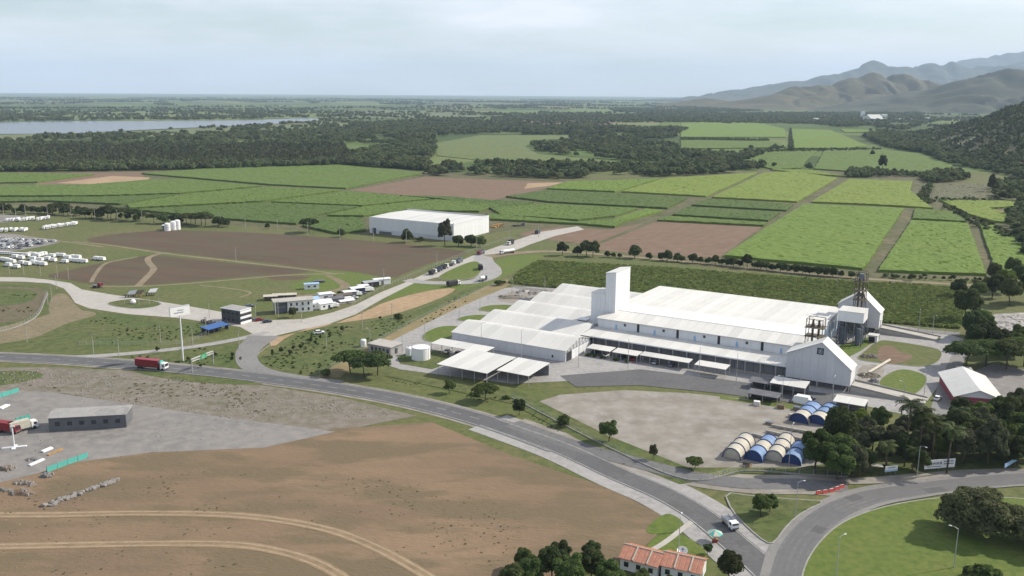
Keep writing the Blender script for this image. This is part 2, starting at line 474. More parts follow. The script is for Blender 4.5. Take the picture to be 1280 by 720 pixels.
def sheet(name, pts, m, z=0.08, k=0, kind='structure', world_pts=False, label=None):
    P = [Vector((p[0], p[1], 0)) for p in pts] if world_pts else ats(pts)
    if k: P = smooth(P, k)
    if area(P) < 0: P = P[::-1]
    n = len(P)
    vs, es, fs, _a, _b, _c = delaunay_2d_cdt([Vector((p.x, p.y)) for p in P], [(i, (i + 1) % n) for i in range(n)], [], 1, 1e-4)
    F = []
    for f in fs:
        a, b, c = vs[f[0]], vs[f[1]], vs[f[2]]
        F.append(tuple(f) if (b - a).cross(c - a) > 0 else tuple(f)[::-1])
    me = bpy.data.meshes.new(name); me.from_pydata([(v.x, v.y, z) for v in vs], [], F); me.update()
    me.materials.append(m)
    o = link(bpy.data.objects.new(name, me))
    return tag(o, label=label, kind=kind)

def ribbon(name, P, w, m, z=0.12, k=8, kind='structure', off=0.0, dash=None):
    """a strip w metres wide along a line of world points"""
    C = catmull(P, k) if k else P
    mb = MB(); L = []; s = 0.0
    for i, p in enumerate(C):
        d = (C[min(i + 1, len(C) - 1)] - C[max(i - 1, 0)]); d.z = 0; d.normalize()
        nn = Vector((-d.y, d.x, 0))
        ww = w if not isinstance(w, (list, tuple)) else np.interp(i / (len(C) - 1), np.linspace(0, 1, len(w)), w)
        L.append((p + nn * (off + ww / 2), p + nn * (off - ww / 2)))
    for i in range(len(L) - 1):
        s += (C[i + 1] - C[i]).length
        if dash and (s % (dash * 2)) > dash: continue
        mb.poly([(q.x, q.y, z) for q in (L[i][0], L[i][1], L[i + 1][1], L[i + 1][0])])
    for f in range(len(mb.f)):
        a, b, c = [Vector(mb.v[i]) for i in mb.f[f][:3]]
        if (b - a).cross(c - a).z < 0: mb.f[f] = mb.f[f][::-1]
    return tag(mb.build(name, m), kind=kind)

def kerb(P, w=0.25, h=0.13, k=0, closed=False, name='kerb'):
    C = catmull(P, k) if k else list(P)
    if closed: C = C + [C[0]]
    mb = MB()
    for a, b in zip(C[:-1], C[1:]):
        d = (b - a); d.z = 0
        if d.length < 1e-3: continue
        mb.box(((a.x + b.x) / 2, (a.y + b.y) / 2, 0.0), (d.length + 0.02, w, h), rz=math.atan2(d.y, d.x))
    return tag(mb.build(name, M['kerb']), kind='structure')

sheet('grass', [(-260, 214), (1600, 214), (1900, 420), (2600, 1500), (-1700, 1500), (-900, 420)], M['grass'], 0.03)

# ------------------------------------------------------------ fields
field_count = 0
def cane(pts, m, h=2.0, gap=1.6, name='cane_field', sp_min=2.2, nmax=3200, jit=0.24):
    global field_count
    field_count += 1
    P = inset([Vector((p.x, p.y)) for p in ats(pts)], gap)
    A = abs(area(P))
    sp = max(sp_min, math.sqrt(A / nmax))
    B = []
    for i in range(len(P)):
        a, b = P[i], P[(i + 1) % len(P)]
        n = max(1, int((b - a).length / (sp * 1.4)))
        B += [a.lerp(b, t / n) for t in range(n)]
    rj = random.Random(field_count * 3)
    B = [p + Vector((rj.uniform(-1, 1), rj.uniform(-1, 1))) * min(0.9, sp * .25) for p in B]
    nb = len(B)
    xs, ys = np.array([p.x for p in B]), np.array([p.y for p in B])
    gx, gy = np.meshgrid(np.arange(xs.min(), xs.max(), sp), np.arange(ys.min(), ys.max(), sp))
    rg = np.random.default_rng(field_count)
    gx = gx.ravel() + rg.uniform(-.4, .4, gx.size) * sp; gy = gy.ravel() + rg.uniform(-.4, .4, gy.size) * sp
    inn = inside(gx, gy, [(p.x, p.y) for p in inset(P, sp * 0.5)])
    pts2 = B + [Vector((a, b)) for a, b in zip(gx[inn], gy[inn])]
    vs, es, fs, ov, oe, of = delaunay_2d_cdt(pts2, [(i, (i + 1) % nb) for i in range(nb)], [], 1, 1e-4)
    zj = rg.normal(0, jit, len(vs))
    V = []
    for i, v in enumerate(vs):
        onb = any(q < nb for q in ov[i])
        V.append((v.x, v.y, h * (0.93 if onb else 1.0) + zj[i] * (0.5 if onb else 1.0)))
    nv = len(V)
    F = [tuple(f) for f in fs]
    F = [f if (Vector(V[f[1]]) - Vector(V[f[0]])).cross(Vector(V[f[2]]) - Vector(V[f[0]])).z > 0 else f[::-1] for f in F]
    top = {}
    for i, q in enumerate(ov):
        for j in q:
            if j < nb: top[j] = i
    for j in range(nb): V.append((B[j].x, B[j].y, 0.0))
    for j in range(nb):
        k2 = (j + 1) % nb
        if j in top and k2 in top: F.append((nv + j, nv + k2, top[k2], top[j]))
    me = bpy.data.meshes.new(name); me.from_pydata(V, [], F); me.materials.append(m); me.update()
    return tag(link(bpy.data.objects.new(name, me)), kind='stuff')

# dirt between the parcels
sheet('field_earth', [(-60, 214), (160, 213), (420, 206), (530, 214), (700, 224), (830, 222), (960, 212), (1120, 216), (1200, 226), (1330, 262), (1330, 350), (1240, 349), (1040, 348), (880, 333), (800, 322), (745, 310), (620, 292), (450, 292), (300, 283), (180, 268), (-60, 252)],
      mat('weedy field margin', (0.075, 0.085, 0.032), 0.95, (0.15, 0.125, 0.07), 0.02, 1.0, col3=(0.05, 0.062, 0.024), scale3=0.15), 0.055)
# left block
cane([(250, 212.5), (420, 207), (532, 217), (432, 237), (335, 232), (175, 218)], M['cane_mid'])
cane([(-60, 218), (10, 217.5), (120, 219), (48, 229), (-60, 231)], M['cane_mid'])
sheet('bare_field', [(20, 217), (178, 215), (180, 222), (130, 231), (46, 231)], M['soil_brown'], 0.09)
sheet('bare_patch', [(70, 229), (140, 220), (188, 222), (180, 228), (140, 231)], M['tan'], 0.12)
cane([(-60, 234), (110, 232), (188, 226), (232, 225), (330, 234), (225, 243), (130, 246), (-60, 247)], M['cane_mid'])
cane([(-60, 249), (130, 247.5), (224, 244.5), (150, 257), (60, 253), (-60, 255)], M['cane_dark'])
cane([(234, 244), (333, 235), (430, 239), (330, 253), (160, 262), (156, 257)], M['cane_mid'])
cane([(434, 240), (540, 250), (452, 259), (336, 254)], M['cane_mid'])
cane([(165, 264), (330, 255), (452, 260), (400, 270), (372, 282), (300, 277)], M['cane_dark'])
cane([(545, 251), (628, 257), (600, 266), (505, 265), (455, 272), (405, 271), (455, 260)], M['cane_mid'])
cane([(400, 273), (455, 274), (460, 290), (420, 294), (375, 284)], M['cane_dark'])
cane([(495, 246), (560, 247), (618, 252), (670, 254), (626, 265), (548, 250)], M['cane_dark'])
# brown field beyond the white shed
sheet('bare_field', [(437, 238), (532, 221), (704, 228), (676, 237), (618, 250), (540, 247)], M['soil_brown'], 0.10)
sheet('bare_patch', [(660, 229), (704, 228), (690, 232), (655, 236)], M['tan'], 0.13)
# middle block
cane([(709, 228), (826, 224.5), (770, 241), (681, 237)], M['cane_light'])
cane([(830, 224), (948, 217), (884, 247), (775, 241)], M['cane_yellow'])
cane([(953, 217), (996, 215.5), (1048, 224), (998, 254), (888, 248)], M['cane_yellow'])
cane([(960, 213), (1010, 213.5), (1060, 222), (1020, 219)], M['cane_yellow'])
cane([(1060, 225), (1142, 228), (1139, 240), (1168, 262), (1085, 257), (1012, 254)], M['cane_yellow'])
cane([(630, 247), (682, 239.5), (772, 243), (862, 249), (835, 262), (686, 254)], M['cane_dark'])
cane([(612, 262), (676, 256), (800, 262), (770, 272), (722, 277), (626, 271)], M['cane_mid'])
cane([(606, 268), (720, 279), (790, 274), (770, 286), (728, 282), (610, 276)], M['cane_mid'])
cane([(806, 262.5), (832, 265), (772, 281), (755, 279)], M['cane_light'])
cane([(884, 250), (994, 257), (984, 265), (862, 258)], M['cane_dark'])
cane([(858, 260), (978, 267), (962, 278), (838, 270)], M['cane_dark'])
cane([(834, 272), (960, 280), (956, 284), (820, 277)], M['cane_mid'], gap=1.0)
sheet('bare_field', [(736, 311), (832, 272.5), (955, 282), (898, 322.5), (806, 319)], M['soil_brown'], 0.10)
sheet('bare_field', [(640, 292), (700, 284), (760, 287), (806, 279), (740, 306), (690, 300)], M['soil_brown'], 0.10)
cane([(1003, 256.5), (1132, 262), (1082, 339), (902, 322), (958, 285)], M['cane_light'])
cane([(1142, 262), (1192, 266), (1210, 279), (1138, 275)], M['cane_mid'])
cane([(1137, 277), (1212, 281), (1236, 346), (1094, 341)], M['cane_light'])
cane([(1222, 282), (1246, 283), (1268, 296), (1330, 315), (1330, 352), (1243, 347)], M['cane_light'])
cane([(1172, 251), (1216, 252), (1272, 253), (1268, 260), (1238, 262), (1265, 270), (1260, 280), (1243, 279), (1210, 270)], M['cane_yellow'])
sheet('bare_field', [(1236, 262), (1270, 263), (1270, 268), (1258, 269)], M['soil_brown'], 0.10)
cane([(1168, 231), (1238, 230), (1233, 248.5), (1162, 249)], M['fallow'], h=0.5)
# pale fields beyond, to the woods
Z4 = 0.3
cane([(541, 180), (598, 169.5), (709, 169), (720, 172), (666, 176.5), (658, 184), (674, 193), (778, 203), (752, 208), (640, 205), (545, 195)], M['cane_olive'], h=1.0, gap=2)
cane([(918, 202), (962, 190), (1025, 187.5), (1010, 201), (1003, 211), (968, 213)], M['cane_mid'], gap=2)
cane([(1030, 187.5), (1102, 187.5), (1152, 193), (1193, 208), (1179, 215), (1098, 218), (1016, 212)], M['cane_mid'], gap=2)
cane([(850, 175), (975, 178), (984, 185), (850, 187)], M['cane_mid'], gap=2)
cane([(850, 152), (950, 154), (982, 162), (983, 172), (850, 172)], M['cane_light'], gap=2)
cane([(988, 161.5), (1038, 163), (1086, 183), (1058, 186), (990, 186)], M['cane_light'], gap=2)
cane([(1050, 162), (1100, 163), (1098, 165.5), (1055, 166)], M['cane_light'], gap=2)
cane([(1100, 170), (1150, 165), (1142, 171), (1120, 174)], M['cane_light'], gap=2)
cane([(838, 152), (850, 150), (848, 158), (812, 158)], M['cane_mid'], gap=2)
cane([(785, 181), (848, 178), (845, 187), (800, 186)], M['cane_mid'], gap=2)
sheet('bare_field', [(616, 151), (766, 152), (766, 158), (640, 157)], M['soil_brown'], 0.4)
sheet('pale_field', [(640, 157.6), (766, 158.4), (835, 156), (836, 160), (700, 162)], M['marsh'], 0.4)
sheet('pale_field', [(610, 138), (768, 138.5), (772, 144), (640, 145.5)], M['cane_mid'], 0.5)
sheet('pale_field', [(430, 138), (600, 139), (602, 146), (430, 148)], M['marsh'], 0.5)
sheet('marsh', [(-200, 139), (420, 139), (430, 147), (395, 149), (350, 148), (-200, 152)], M['cane_olive'], 0.5)
sheet('marsh', [(-200, 168), (0, 168.5), (150, 165), (340, 156), (430, 151), (440, 160), (300, 168), (0, 178), (-200, 180)], M['marsh'], 0.5)

water = bpy.data.materials.new('still water'); water.use_nodes = True
wb = water.node_tree.nodes['Principled BSDF']
wb.inputs['Base Color'].default_value = (0.07, 0.08, 0.09, 1); wb.inputs['Roughness'].default_value = 0.22; wb.inputs['Specular IOR Level'].default_value = 0.28
sheet('lake', [(-260, 153), (0, 153.2), (100, 151.3), (160, 151.8), (230, 151), (300, 151), (350, 149), (385, 147.8), (402, 149.5), (393, 151.5), (350, 155), (250, 159.5), (150, 164), (100, 167), (0, 168), (-260, 170)], water, 0.9, k=1)
sheet('pond', [(752, 158.6), (806, 158.8), (806, 160.2), (752, 160.2)], water, 0.9)
sheet('pond', [(776, 170), (802, 169.6), (800, 171.2), (778, 171.6)], water, 0.9)
sheet('pond', [(880, 143.3), (900, 143.5), (900, 145.4), (880, 145.2)], water, 0.9)

# ------------------------------------------------------------ near ground cover
sheet('ploughed_field', [(102, 301), (125, 295), (160, 291), (205, 287.5), (250, 288.5), (300, 290), (370, 294), (450, 300), (550, 310), (590, 315), (566, 323), (540, 328), (515, 338), (490, 349), (450, 341), (425, 338), (387, 336), (330, 328), (300, 325), (250, 320), (200, 314), (150, 307)], M['soil'], 0.06, k=1)
sheet('ploughed_field', [(52, 345), (90, 337), (125, 329), (160, 325), (182, 319), (202, 319), (260, 326), (320, 331.5), (390, 338), (375, 342), (340, 344), (290, 347), (240, 352.5), (180, 356.5), (118, 356), (85, 350)], M['soil'], 0.064, k=1)
sheet('soil_patch', [(328, 347), (355, 345), (388, 345.5), (380, 349), (350, 351)], M['soil'], 0.064, k=1)
sheet('grass_strip', [(390, 337), (470, 342), (490, 350), (470, 360), (420, 372), (350, 360), (395, 345)], M['grass_green'], 0.05, k=2)
TR = M['track']
ribbon('dirt_track', ats([(92, 302), (140, 307), (200, 316), (260, 323), (330, 331), (390, 338), (420, 343)]), [2, 2.5, 3, 2.5, 2], TR, 0.075)
ribbon('dirt_track', ats([(200, 317), (186, 322), (186, 328), (192, 336), (184, 346), (172, 358)]), 4.0, TR, 0.079)
ribbon('dirt_track', ats([(172, 321), (150, 325), (131, 330), (120, 342), (114, 353)]), 2.4, TR, 0.083)
ribbon('dirt_track', ats([(112, 358), (175, 358), (240, 354), (300, 349), (360, 344), (430, 342)]), 2.6, TR, 0.087)
ribbon('dirt_track', ats([(0, 296), (40, 297), (80, 302), (130, 309)]), 2.5, TR, 0.083)
ribbon('dirt_track', ats([(250, 357), (290, 361), (313, 366), (300, 372)]), 1.6, TR, 0.083)
ribbon('dirt_track', ats([(408, 344), (425, 352), (430, 360), (395, 368), (350, 372)]), [3, 6, 5, 2], M['earth'], 0.09)
# parking field of the car depot
sheet('depot_gravel', [(-80, 296), (8, 291), (40, 296), (80, 301), (60, 307), (18, 314), (-80, 324)], M['yard'], 0.06, k=1)
sheet('depot_gravel', [(-80, 268), (0, 268), (40, 271), (34, 277), (-80, 281)], M['yard'], 0.06, k=1)
sheet('depot_grass', [(-80, 325), (30, 316), (120, 318), (140, 326), (60, 340), (-80, 340)], M['grass'], 0.05)

# concrete apron of the industrial estate entrance
Z = 0.14
apron = [(-60, 346), (30, 347), (62, 350), (88, 354), (102, 362), (140, 368.5), (185, 375), (230, 382), (276, 390), (300, 397), (330, 401), (380, 399), (415, 391), (445, 381), (475, 366), (505, 354), (537, 340), (565, 331), (590, 320), (606, 314), (640, 302), (676, 290), (722, 283), (730, 287), (694, 295), (650, 310), (626, 318), (600, 329), (560, 344), (520, 353), (478, 374), (445, 393), (412, 405), (370, 414), (345, 420), (334, 428), (310, 442), (302, 441), (306, 428), (318, 419), (300, 409), (275, 405), (220, 397.5), (160, 393), (112, 386), (94, 379), (88, 370), (80, 361), (62, 354.5), (30, 352.5), (-60, 351)]
sheet('concrete_road', apron, M['concrete'], Z)
ribbon('service_road', ats([(-80, 452), (60, 448), (140, 444), (232, 435), (296, 424.5), (335, 415)]), 5.0, M['concrete_grey'], 0.16)
ribbon('entrance_road', ats([(330, 420), (314, 434), (308, 446), (313, 457), (330, 466), (360, 473), (420, 482)]), [15, 11, 9, 9, 9, 10, 12], M['road_pale'], 0.18)
kerb([p + Vector((0, 0, 0)) for p in ats([(345, 426), (328, 438), (320, 447), (324, 456), (340, 465), (368, 472)])], k=6)
kerb(ats([(316, 431), (303, 442), (302, 452), (308, 461), (316, 466)]), k=6)
kerb(ats([(145, 443), (232, 433.5), (294, 423)]), k=4)
# planted island in the apron
isl = smooth(ats([(130, 380), (150, 375.5), (168, 374), (190, 376), (204, 380), (194, 384), (172, 386.5), (150, 384.5)]), 2)
sheet('island_grass', [(p.x, p.y) for p in isl], M['grass_rough'], 0.25, world_pts=True)
kerb(isl, 0.4, 0.27, closed=True)
# grass left of the apron, fenced basin, tan path
sheet('grass', [(-80, 354), (60, 357), (78, 363), (92, 381), (112, 389), (200, 398), (275, 407), (262, 417), (150, 436), (-80, 446)], M['grass_rough'], 0.07)
sheet('dirt_path', [(-80, 420), (-20, 414), (40, 400), (75, 388), (108, 388), (126, 393), (90, 402), (66, 412), (40, 425), (-80, 440)], M['earth'], 0.09, k=2)
sheet('grass', [(80, 364), (98, 386), (112, 392), (92, 400), (60, 396), (62, 372)], M['earth'], 0.085, k=2)
sheet('dirt_bank', [(-60, 357), (40, 359), (62, 364), (58, 378), (44, 394), (20, 402), (-60, 412)], M['bank'], 0.10, k=2)
sheet('grass', [(-80, 360), (30, 361), (50, 366), (40, 377), (10, 383), (-80, 386)], M['grass_rough'], 0.12, k=2)
# loop road by the estate road
loop = [(507, 350), (545, 344), (590, 325), (603, 318), (614, 319), (622, 326), (628, 334), (622, 344), (608, 352), (585, 354), (550, 352.5), (528, 353)]
ribbon('loop_road', ats([(508, 350), (530, 353), (560, 354), (590, 352.5), (606, 348), (613, 342), (612, 335), (606, 328), (604, 322), (612, 318)]), [9, 9, 9, 10, 12, 14, 14, 13, 13, 14], M['concrete_grey'], 0.16)
ribbon('farm_road', ats([(610, 321), (640, 317), (690, 314.5), (760, 319), (840, 326), (920, 334), (1000, 342), (1080, 348.5), (1150, 353), (1200, 356), (1230, 358)]), [12, 9, 7, 6, 6, 6, 6, 6, 6], M['track'], 0.165)
isl2 = smooth(ats([(545, 346), (582, 329), (598, 326), (603, 336), (597, 346), (580, 350), (553, 351)]), 2)
sheet('loop_island', [(p.x, p.y) for p in isl2], M['grass_green'], 0.24, world_pts=True)
kerb(isl2, 0.4, 0.26, closed=True)
sheet('grass', [(612, 346), (622, 338), (620, 326), (640, 320), (684, 318), (672, 325), (650, 336), (628, 347), (606, 357), (560, 364), (520, 372), (505, 368), (540, 357), (590, 356)], M['grass_green'], 0.075)
sheet('grass', [(500, 357), (520, 354), (556, 357), (540, 361), (480, 377)], M['grass_green'], 0.08)
sheet('bare_verge', [(335, 424), (375, 415), (415, 406), (450, 393), (482, 377), (530, 364), (572, 359), (562, 368), (530, 381), (490, 394), (440, 402), (395, 407), (360, 420), (340, 436)], M['tan'], 0.085, k=1)
sheet('grass', [(345, 440), (322, 447), (328, 458), (350, 467), (395, 470), (430, 448), (480, 420), (530, 395), (580, 370), (610, 357), (600, 356), (570, 368), (530, 385), (490, 397), (440, 405), (395, 410), (365, 424)], M['grass_rough'], 0.08)
sheet('dry_verge', [(395, 472), (420, 456), (470, 428), (520, 401), (570, 376), (608, 358), (634, 350), (644, 352), (620, 366), (570, 390), (520, 414), (478, 436), (450, 452), (425, 472)], M['dry_grass'], 0.09)
sheet('grass', [(150, 446), (232, 437), (296, 427), (303, 440), (300, 452), (312, 466), (200, 452)], M['grass_rough'], 0.08)
# plant perimeter road and aprons
sheet('plant_road', [(700, 361), (655, 358.5), (632, 360), (600, 373), (560, 391), (520, 411), (480, 431), (455, 446), (470, 452), (500, 462), (560, 470), (640, 480), (720, 476), (800, 470), (900, 486), (985, 496), (1060, 502), (1100, 512), (1140, 520), (1160, 500), (1172, 484), (1188, 452), (1200, 440), (1204, 424), (1180, 416), (1108, 405), (1100, 407), (1080, 420), (720, 366)], M['concrete_grey'], 0.11)
for pts in ([(525, 420), (545, 409), (566, 407.5), (580, 409), (568, 417), (560, 428), (532, 428)], [(568, 400), (580, 395.5), (600, 393.5), (615, 395.5), (608, 401.5), (585, 402.5)], [(594, 388.5), (604, 383), (625, 381), (650, 382.5), (645, 388), (625, 391)]):
    P = smooth(ats(pts), 2)
    sheet('lawn', [(p.x, p.y) for p in P], M['grass_green'], 0.23, world_pts=True); kerb(P, 0.35, 0.25, closed=True)
sheet('rubble_yard', [(632, 366), (664, 360), (712, 364), (700, 370), (668, 380), (645, 380), (618, 376)], M['gravel'], 0.14, k=1)
sheet('grass', [(496, 447), (520, 436), (560, 440), (566, 452), (540, 462), (500, 455)], M['grass_rough'], 0.14)
for pts, mm in (([(1068, 449), (1080, 440), (1097, 425), (1118, 427), (1150, 432), (1176, 437), (1178, 446), (1170, 455), (1154, 459.5), (1120, 456), (1088, 453)], M['grass']), ([(1098, 476), (1112, 466), (1127, 461.5), (1142, 464), (1156, 468.5), (1160, 476), (1152, 488), (1140, 495), (1127, 497.5), (1112, 492), (1100, 484)], M['grass_green'])):
    P = smooth(ats(pts), 2)
    sheet('lawn', [(p.x, p.y) for p in P], mm, 0.23, world_pts=True); kerb(P, 0.35, 0.25, closed=True)
sheet('soil_patch', [(1096, 440), (1104, 432), (1116, 433), (1124, 441), (1138, 443), (1142, 448), (1125, 455), (1098, 454)], M['soil_brown'], 0.26, k=2)
sheet('lawn', [(1118, 413), (1150, 414), (1175, 421), (1176, 426), (1150, 424), (1128, 419)], M['grass'], 0.23, k=1)
sheet('grass', [(1050, 432), (1092, 420), (1100, 423), (1074, 440), (1062, 446), (1050, 440)], M['grass_green'], 0.2)
sheet('rubble_yard', [(1072, 457), (1100, 456), (1108, 464), (1094, 478), (1100, 488), (1074, 482)], M['gravel'], 0.2, k=1)
sheet('track', [(640, 357.5), (714, 366), (1108, 408), (1200, 416), (1199, 420), (1108, 412), (714, 369), (645, 361)], M['road_pale'], 0.15)
# plant front yard (part of it lies behind the foreground of the picture)
sheet('gravel_yard', [(700, 494), (780, 488), (860, 492), (930, 499), (1000, 511), (1060, 520), (1085, 545), (1075, 590), (1000, 594), (930, 588), (860, 600), (740, 560), (650, 510)], M['gravel'], 0.16)
sheet('dark_apron', [(700, 470), (800, 462), (900, 474), (985, 486), (1060, 496), (1064, 510), (985, 503), (900, 492), (800, 482), (720, 484)], M['asphalt'], 0.18)
sheet('grass_strip', [(900, 496), (1010, 511), (1060, 513), (1060, 517), (1010, 515), (900, 499)], M['grass_green'], 0.2)
sheet('verge', [(480, 470), (640, 505), (760, 570), (850, 606), (930, 592), (1080, 596), (1330, 590), (1330, 545), (1090, 540), (1070, 575), (1000, 585), (860, 585), (760, 545), (650, 490)], M['grass_rough'], 0.19)
# highway, splitting round a grass triangle into the roundabout
hw = ats([(-140, 444), (-40, 445), (60, 449), (150, 455), (250, 464), (330, 473), (430, 487), (520, 504), (610, 528), (700, 560)])
h2 = hw[-2:] + ats([(770, 592), (830, 618), (876, 645), (920, 681), (960, 716), (1010, 770), (1060, 850)])
h1 = ats([(640, 530), (720, 558), (800, 580), (870, 597), (935, 605), (1000, 606), (1060, 610)])
ribbon('road_shoulder', hw, 13.5, M['gravel'], 0.10)
ribbon('highway', hw, 10.5, M['asphalt'], 0.20)
ribbon('lane_line', hw, 0.25, M['paint'], 0.212, off=4.6)
ribbon('lane_line', hw, 0.25, M['paint'], 0.212, off=-4.6)
ribbon('lane_line', hw, 0.2, M['paint'], 0.212, dash=4, k=24)
ribbon('road_shoulder', h2, 19, M['concrete_grey'], 0.13)
ribbon('highway', h2, 8.6, M['asphalt'], 0.22)
ribbon('lane_line', h2, 0.25, M['paint'], 0.232, off=-3.9)
ribbon('lane_line', h2, 0.2, M['paint'], 0.232, off=3.9)
ribbon('road_shoulder', h1, 13, M['gravel'], 0.14)
ribbon('highway', h1, 7.5, M['asphalt_mid'], 0.23)
# darker repair patches and tyre-polished stretches on the roads
def patch(P, t0, t1, off, w, m, z):
    C = catmull(P, 10); n = len(C) - 1
    seg = C[int(n * t0):max(int(n * t0) + 2, int(n * t1))]
    ribbon('asphalt_patch', seg, w, m, z, k=0, off=off)
M['asphalt_dark'] = mat('fresh asphalt patch', (0.086, 0.087, 0.09), 0.9, (0.105, 0.105, 0.105), 0.4)
M['wear'] = mat('tyre polished asphalt', (0.108, 0.108, 0.11), 0.8, (0.125, 0.125, 0.127), 0.3)
for t0, t1, of, w_ in ((.12, .17, 2.4, 3.6), (.30, .37, -2.3, 3.8), (.47, .5, 2.4, 4), (.62, .72, -2.4, 3.6), (.83, .88, 2.2, 4)): patch(hw, t0, t1, of, w_, M['asphalt_dark'], .206)
for t0, t1, of, w_ in ((.2, .28, 2.0, 3.2), (.42, .5, -2.0, 3.4), (.62, .66, 1.9, 3.4)): patch(h2, t0, t1, of, w_, M['asphalt_dark'], .226)
# roundabout
rc = at(1178, 690); 
ring_px = [(1000, 735), (1006, 706), (1024, 678), (1050, 655), (1085, 640), (1130, 629), (1180, 622.5), (1240, 622), (1300, 626), (1400, 645)]
rin = ats(ring_px)
ringc = [at(960, 800), at(978, 735), at(990, 692), at(1010, 664), at(1040, 640), at(1085, 622), at(1140, 612.5), at(1190, 606), at(1250, 600), at(1330, 596), at(1420, 596)]
ribbon('road_shoulder', ringc, [11, 11, 11.5, 11.5, 11.5, 11, 10, 10, 10, 10], M['road_pale'], 0.235)
ribbon('roundabout_road', ringc, [7.5, 7.5, 7.5, 7.5, 7.5, 7.2, 7, 7, 7, 7], M['asphalt_mid'], 0.25, off=-.4)
for of in (-2.6, -1.0, .7, 2.1): ribbon('tyre_wear', ringc, [1.1, .7, 1.2, .8, 1.3, .8, 1.2, .9], M['wear'], 0.256, off=of)
for t0, t1, of, w_ in ((.3, .34, -2, 3), (.46, .5, 1.4, 3), (.62, .68, -2.2, 3)): patch(ringc, t0, t1, of, w_, M['asphalt_dark'], .262)
sheet('roadside', [(940, 618), (1010, 614), (1060, 606), (1140, 604), (1220, 596), (1330, 588), (1330, 584), (1200, 588), (1080, 598), (940, 600)], M['gravel'], 0.205)
gi = smooth(rin + ats([(1500, 800), (1300, 1000), (1040, 1000), (1003, 800)]), 2)
sheet('roundabout_grass', [(p.x, p.y) for p in gi], M['grass_green'], 0.36, world_pts=True); kerb(gi, 0.4, 0.38, closed=True)
tri = smooth(ats([(905, 616), (938, 621), (1000, 626), (1034, 627), (1005, 640), (985, 656), (968, 680), (958, 680), (936, 662), (915, 640)]), 1)
sheet('triangle_grass', [(p.x, p.y) for p in tri], M['grass_rough'], 0.34, world_pts=True); kerb(tri, 0.4, 0.36, closed=True)
sheet('lawn', [(828, 665), (862, 672), (886, 690), (880, 712), (820, 715), (800, 690)], M['grass_green'], 0.17, k=2)
sheet('lawn', [(830, 640), (850, 648), (858, 660), (836, 668), (800, 668)], M['grass_green'], 0.17, k=2)
ribbon('footpath', ats([(780, 705), (826, 682), (862, 655), (880, 646)]), 1.6, M['concrete'], 0.19)
# rough ground, construction yard, sand
sheet('rough_ground', [(-120, 462), (60, 459), (150, 463), (250, 472), (330, 482), (430, 498), (520, 520), (420, 540), (250, 520), (80, 492), (-120, 486)], M['rubble'], 0.09)
sheet('grass_strip', [(-60, 466), (0, 464), (40, 463), (60, 470), (20, 480), (-60, 490)], M['grass_rough'], 0.12, k=1)
sheet('grass_strip', [(150, 461), (230, 467), (300, 475), (340, 482), (260, 480), (200, 473)], M['grass_rough'], 0.12, k=1)
sheet('works_yard', [(-120, 486), (60, 490), (250, 518), (420, 540), (330, 560), (190, 566), (96, 578), (48, 592), (-10, 606), (-120, 625)], M['yard'], 0.13)
sheet('bare_ground', [(-200, 600), (0, 602), (96, 575), (260, 560), (420, 536), (540, 528), (640, 570), (760, 610), (840, 650), (790, 700), (700, 730), (620, 800), (300, 1400), (-1200, 1400)], M['sand'], 0.11)
TR2 = mat('dusty wheel rut', (0.30, 0.225, 0.145), 0.95, (0.21, 0.155, 0.095), 0.3, 1.0, detail=9, col3=(0.33, 0.26, 0.175), scale3=1.2)
for P_ in (ats([(-60, 644), (60, 644), (180, 642), (300, 645), (400, 660), (470, 685), (540, 724)]), ats([(-60, 685), (80, 682), (200, 680), (290, 681), (350, 690), (400, 706), (440, 730)])):
    ribbon('dirt_track', P_, [3.2, 3.8, 3.2, 3.9, 3.4, 3.8, 3.3], mat('trodden earth', (0.25, 0.18, 0.11), 0.95, (0.17, 0.125, 0.075), 0.25, 1.0, detail=10), 0.15)
    for o_ in (-.95, .95): ribbon('wheel_rut', P_, [.6, .85, .55, .9, .65, .8], TR2, 0.165, off=o_)
sheet('river_bed', [(1236, 398), (1246, 391), (1400, 390), (1420, 440), (1300, 437), (1250, 432), (1238, 420)], mat('stony river bed', (0.30, 0.285, 0.265), 0.9, (0.16, 0.155, 0.15), 0.15, 1.0, col3=(0.48, 0.46, 0.43), scale3=0.35, stretch=(0.4, 1.5, 1), rot=R(10), lo3=0.52, hi3=0.62), 0.15, k=1)
sheet('side_yard', [(1180, 480), (1240, 455), (1330, 470), (1330, 540), (1180, 540)], M['yard'], 0.12)
sheet('side_road', [(1172, 484), (1186, 452), (1200, 424), (1214, 428), (1204, 455), (1190, 480), (1180, 520), (1160, 520)], M['road_pale'], 0.125)

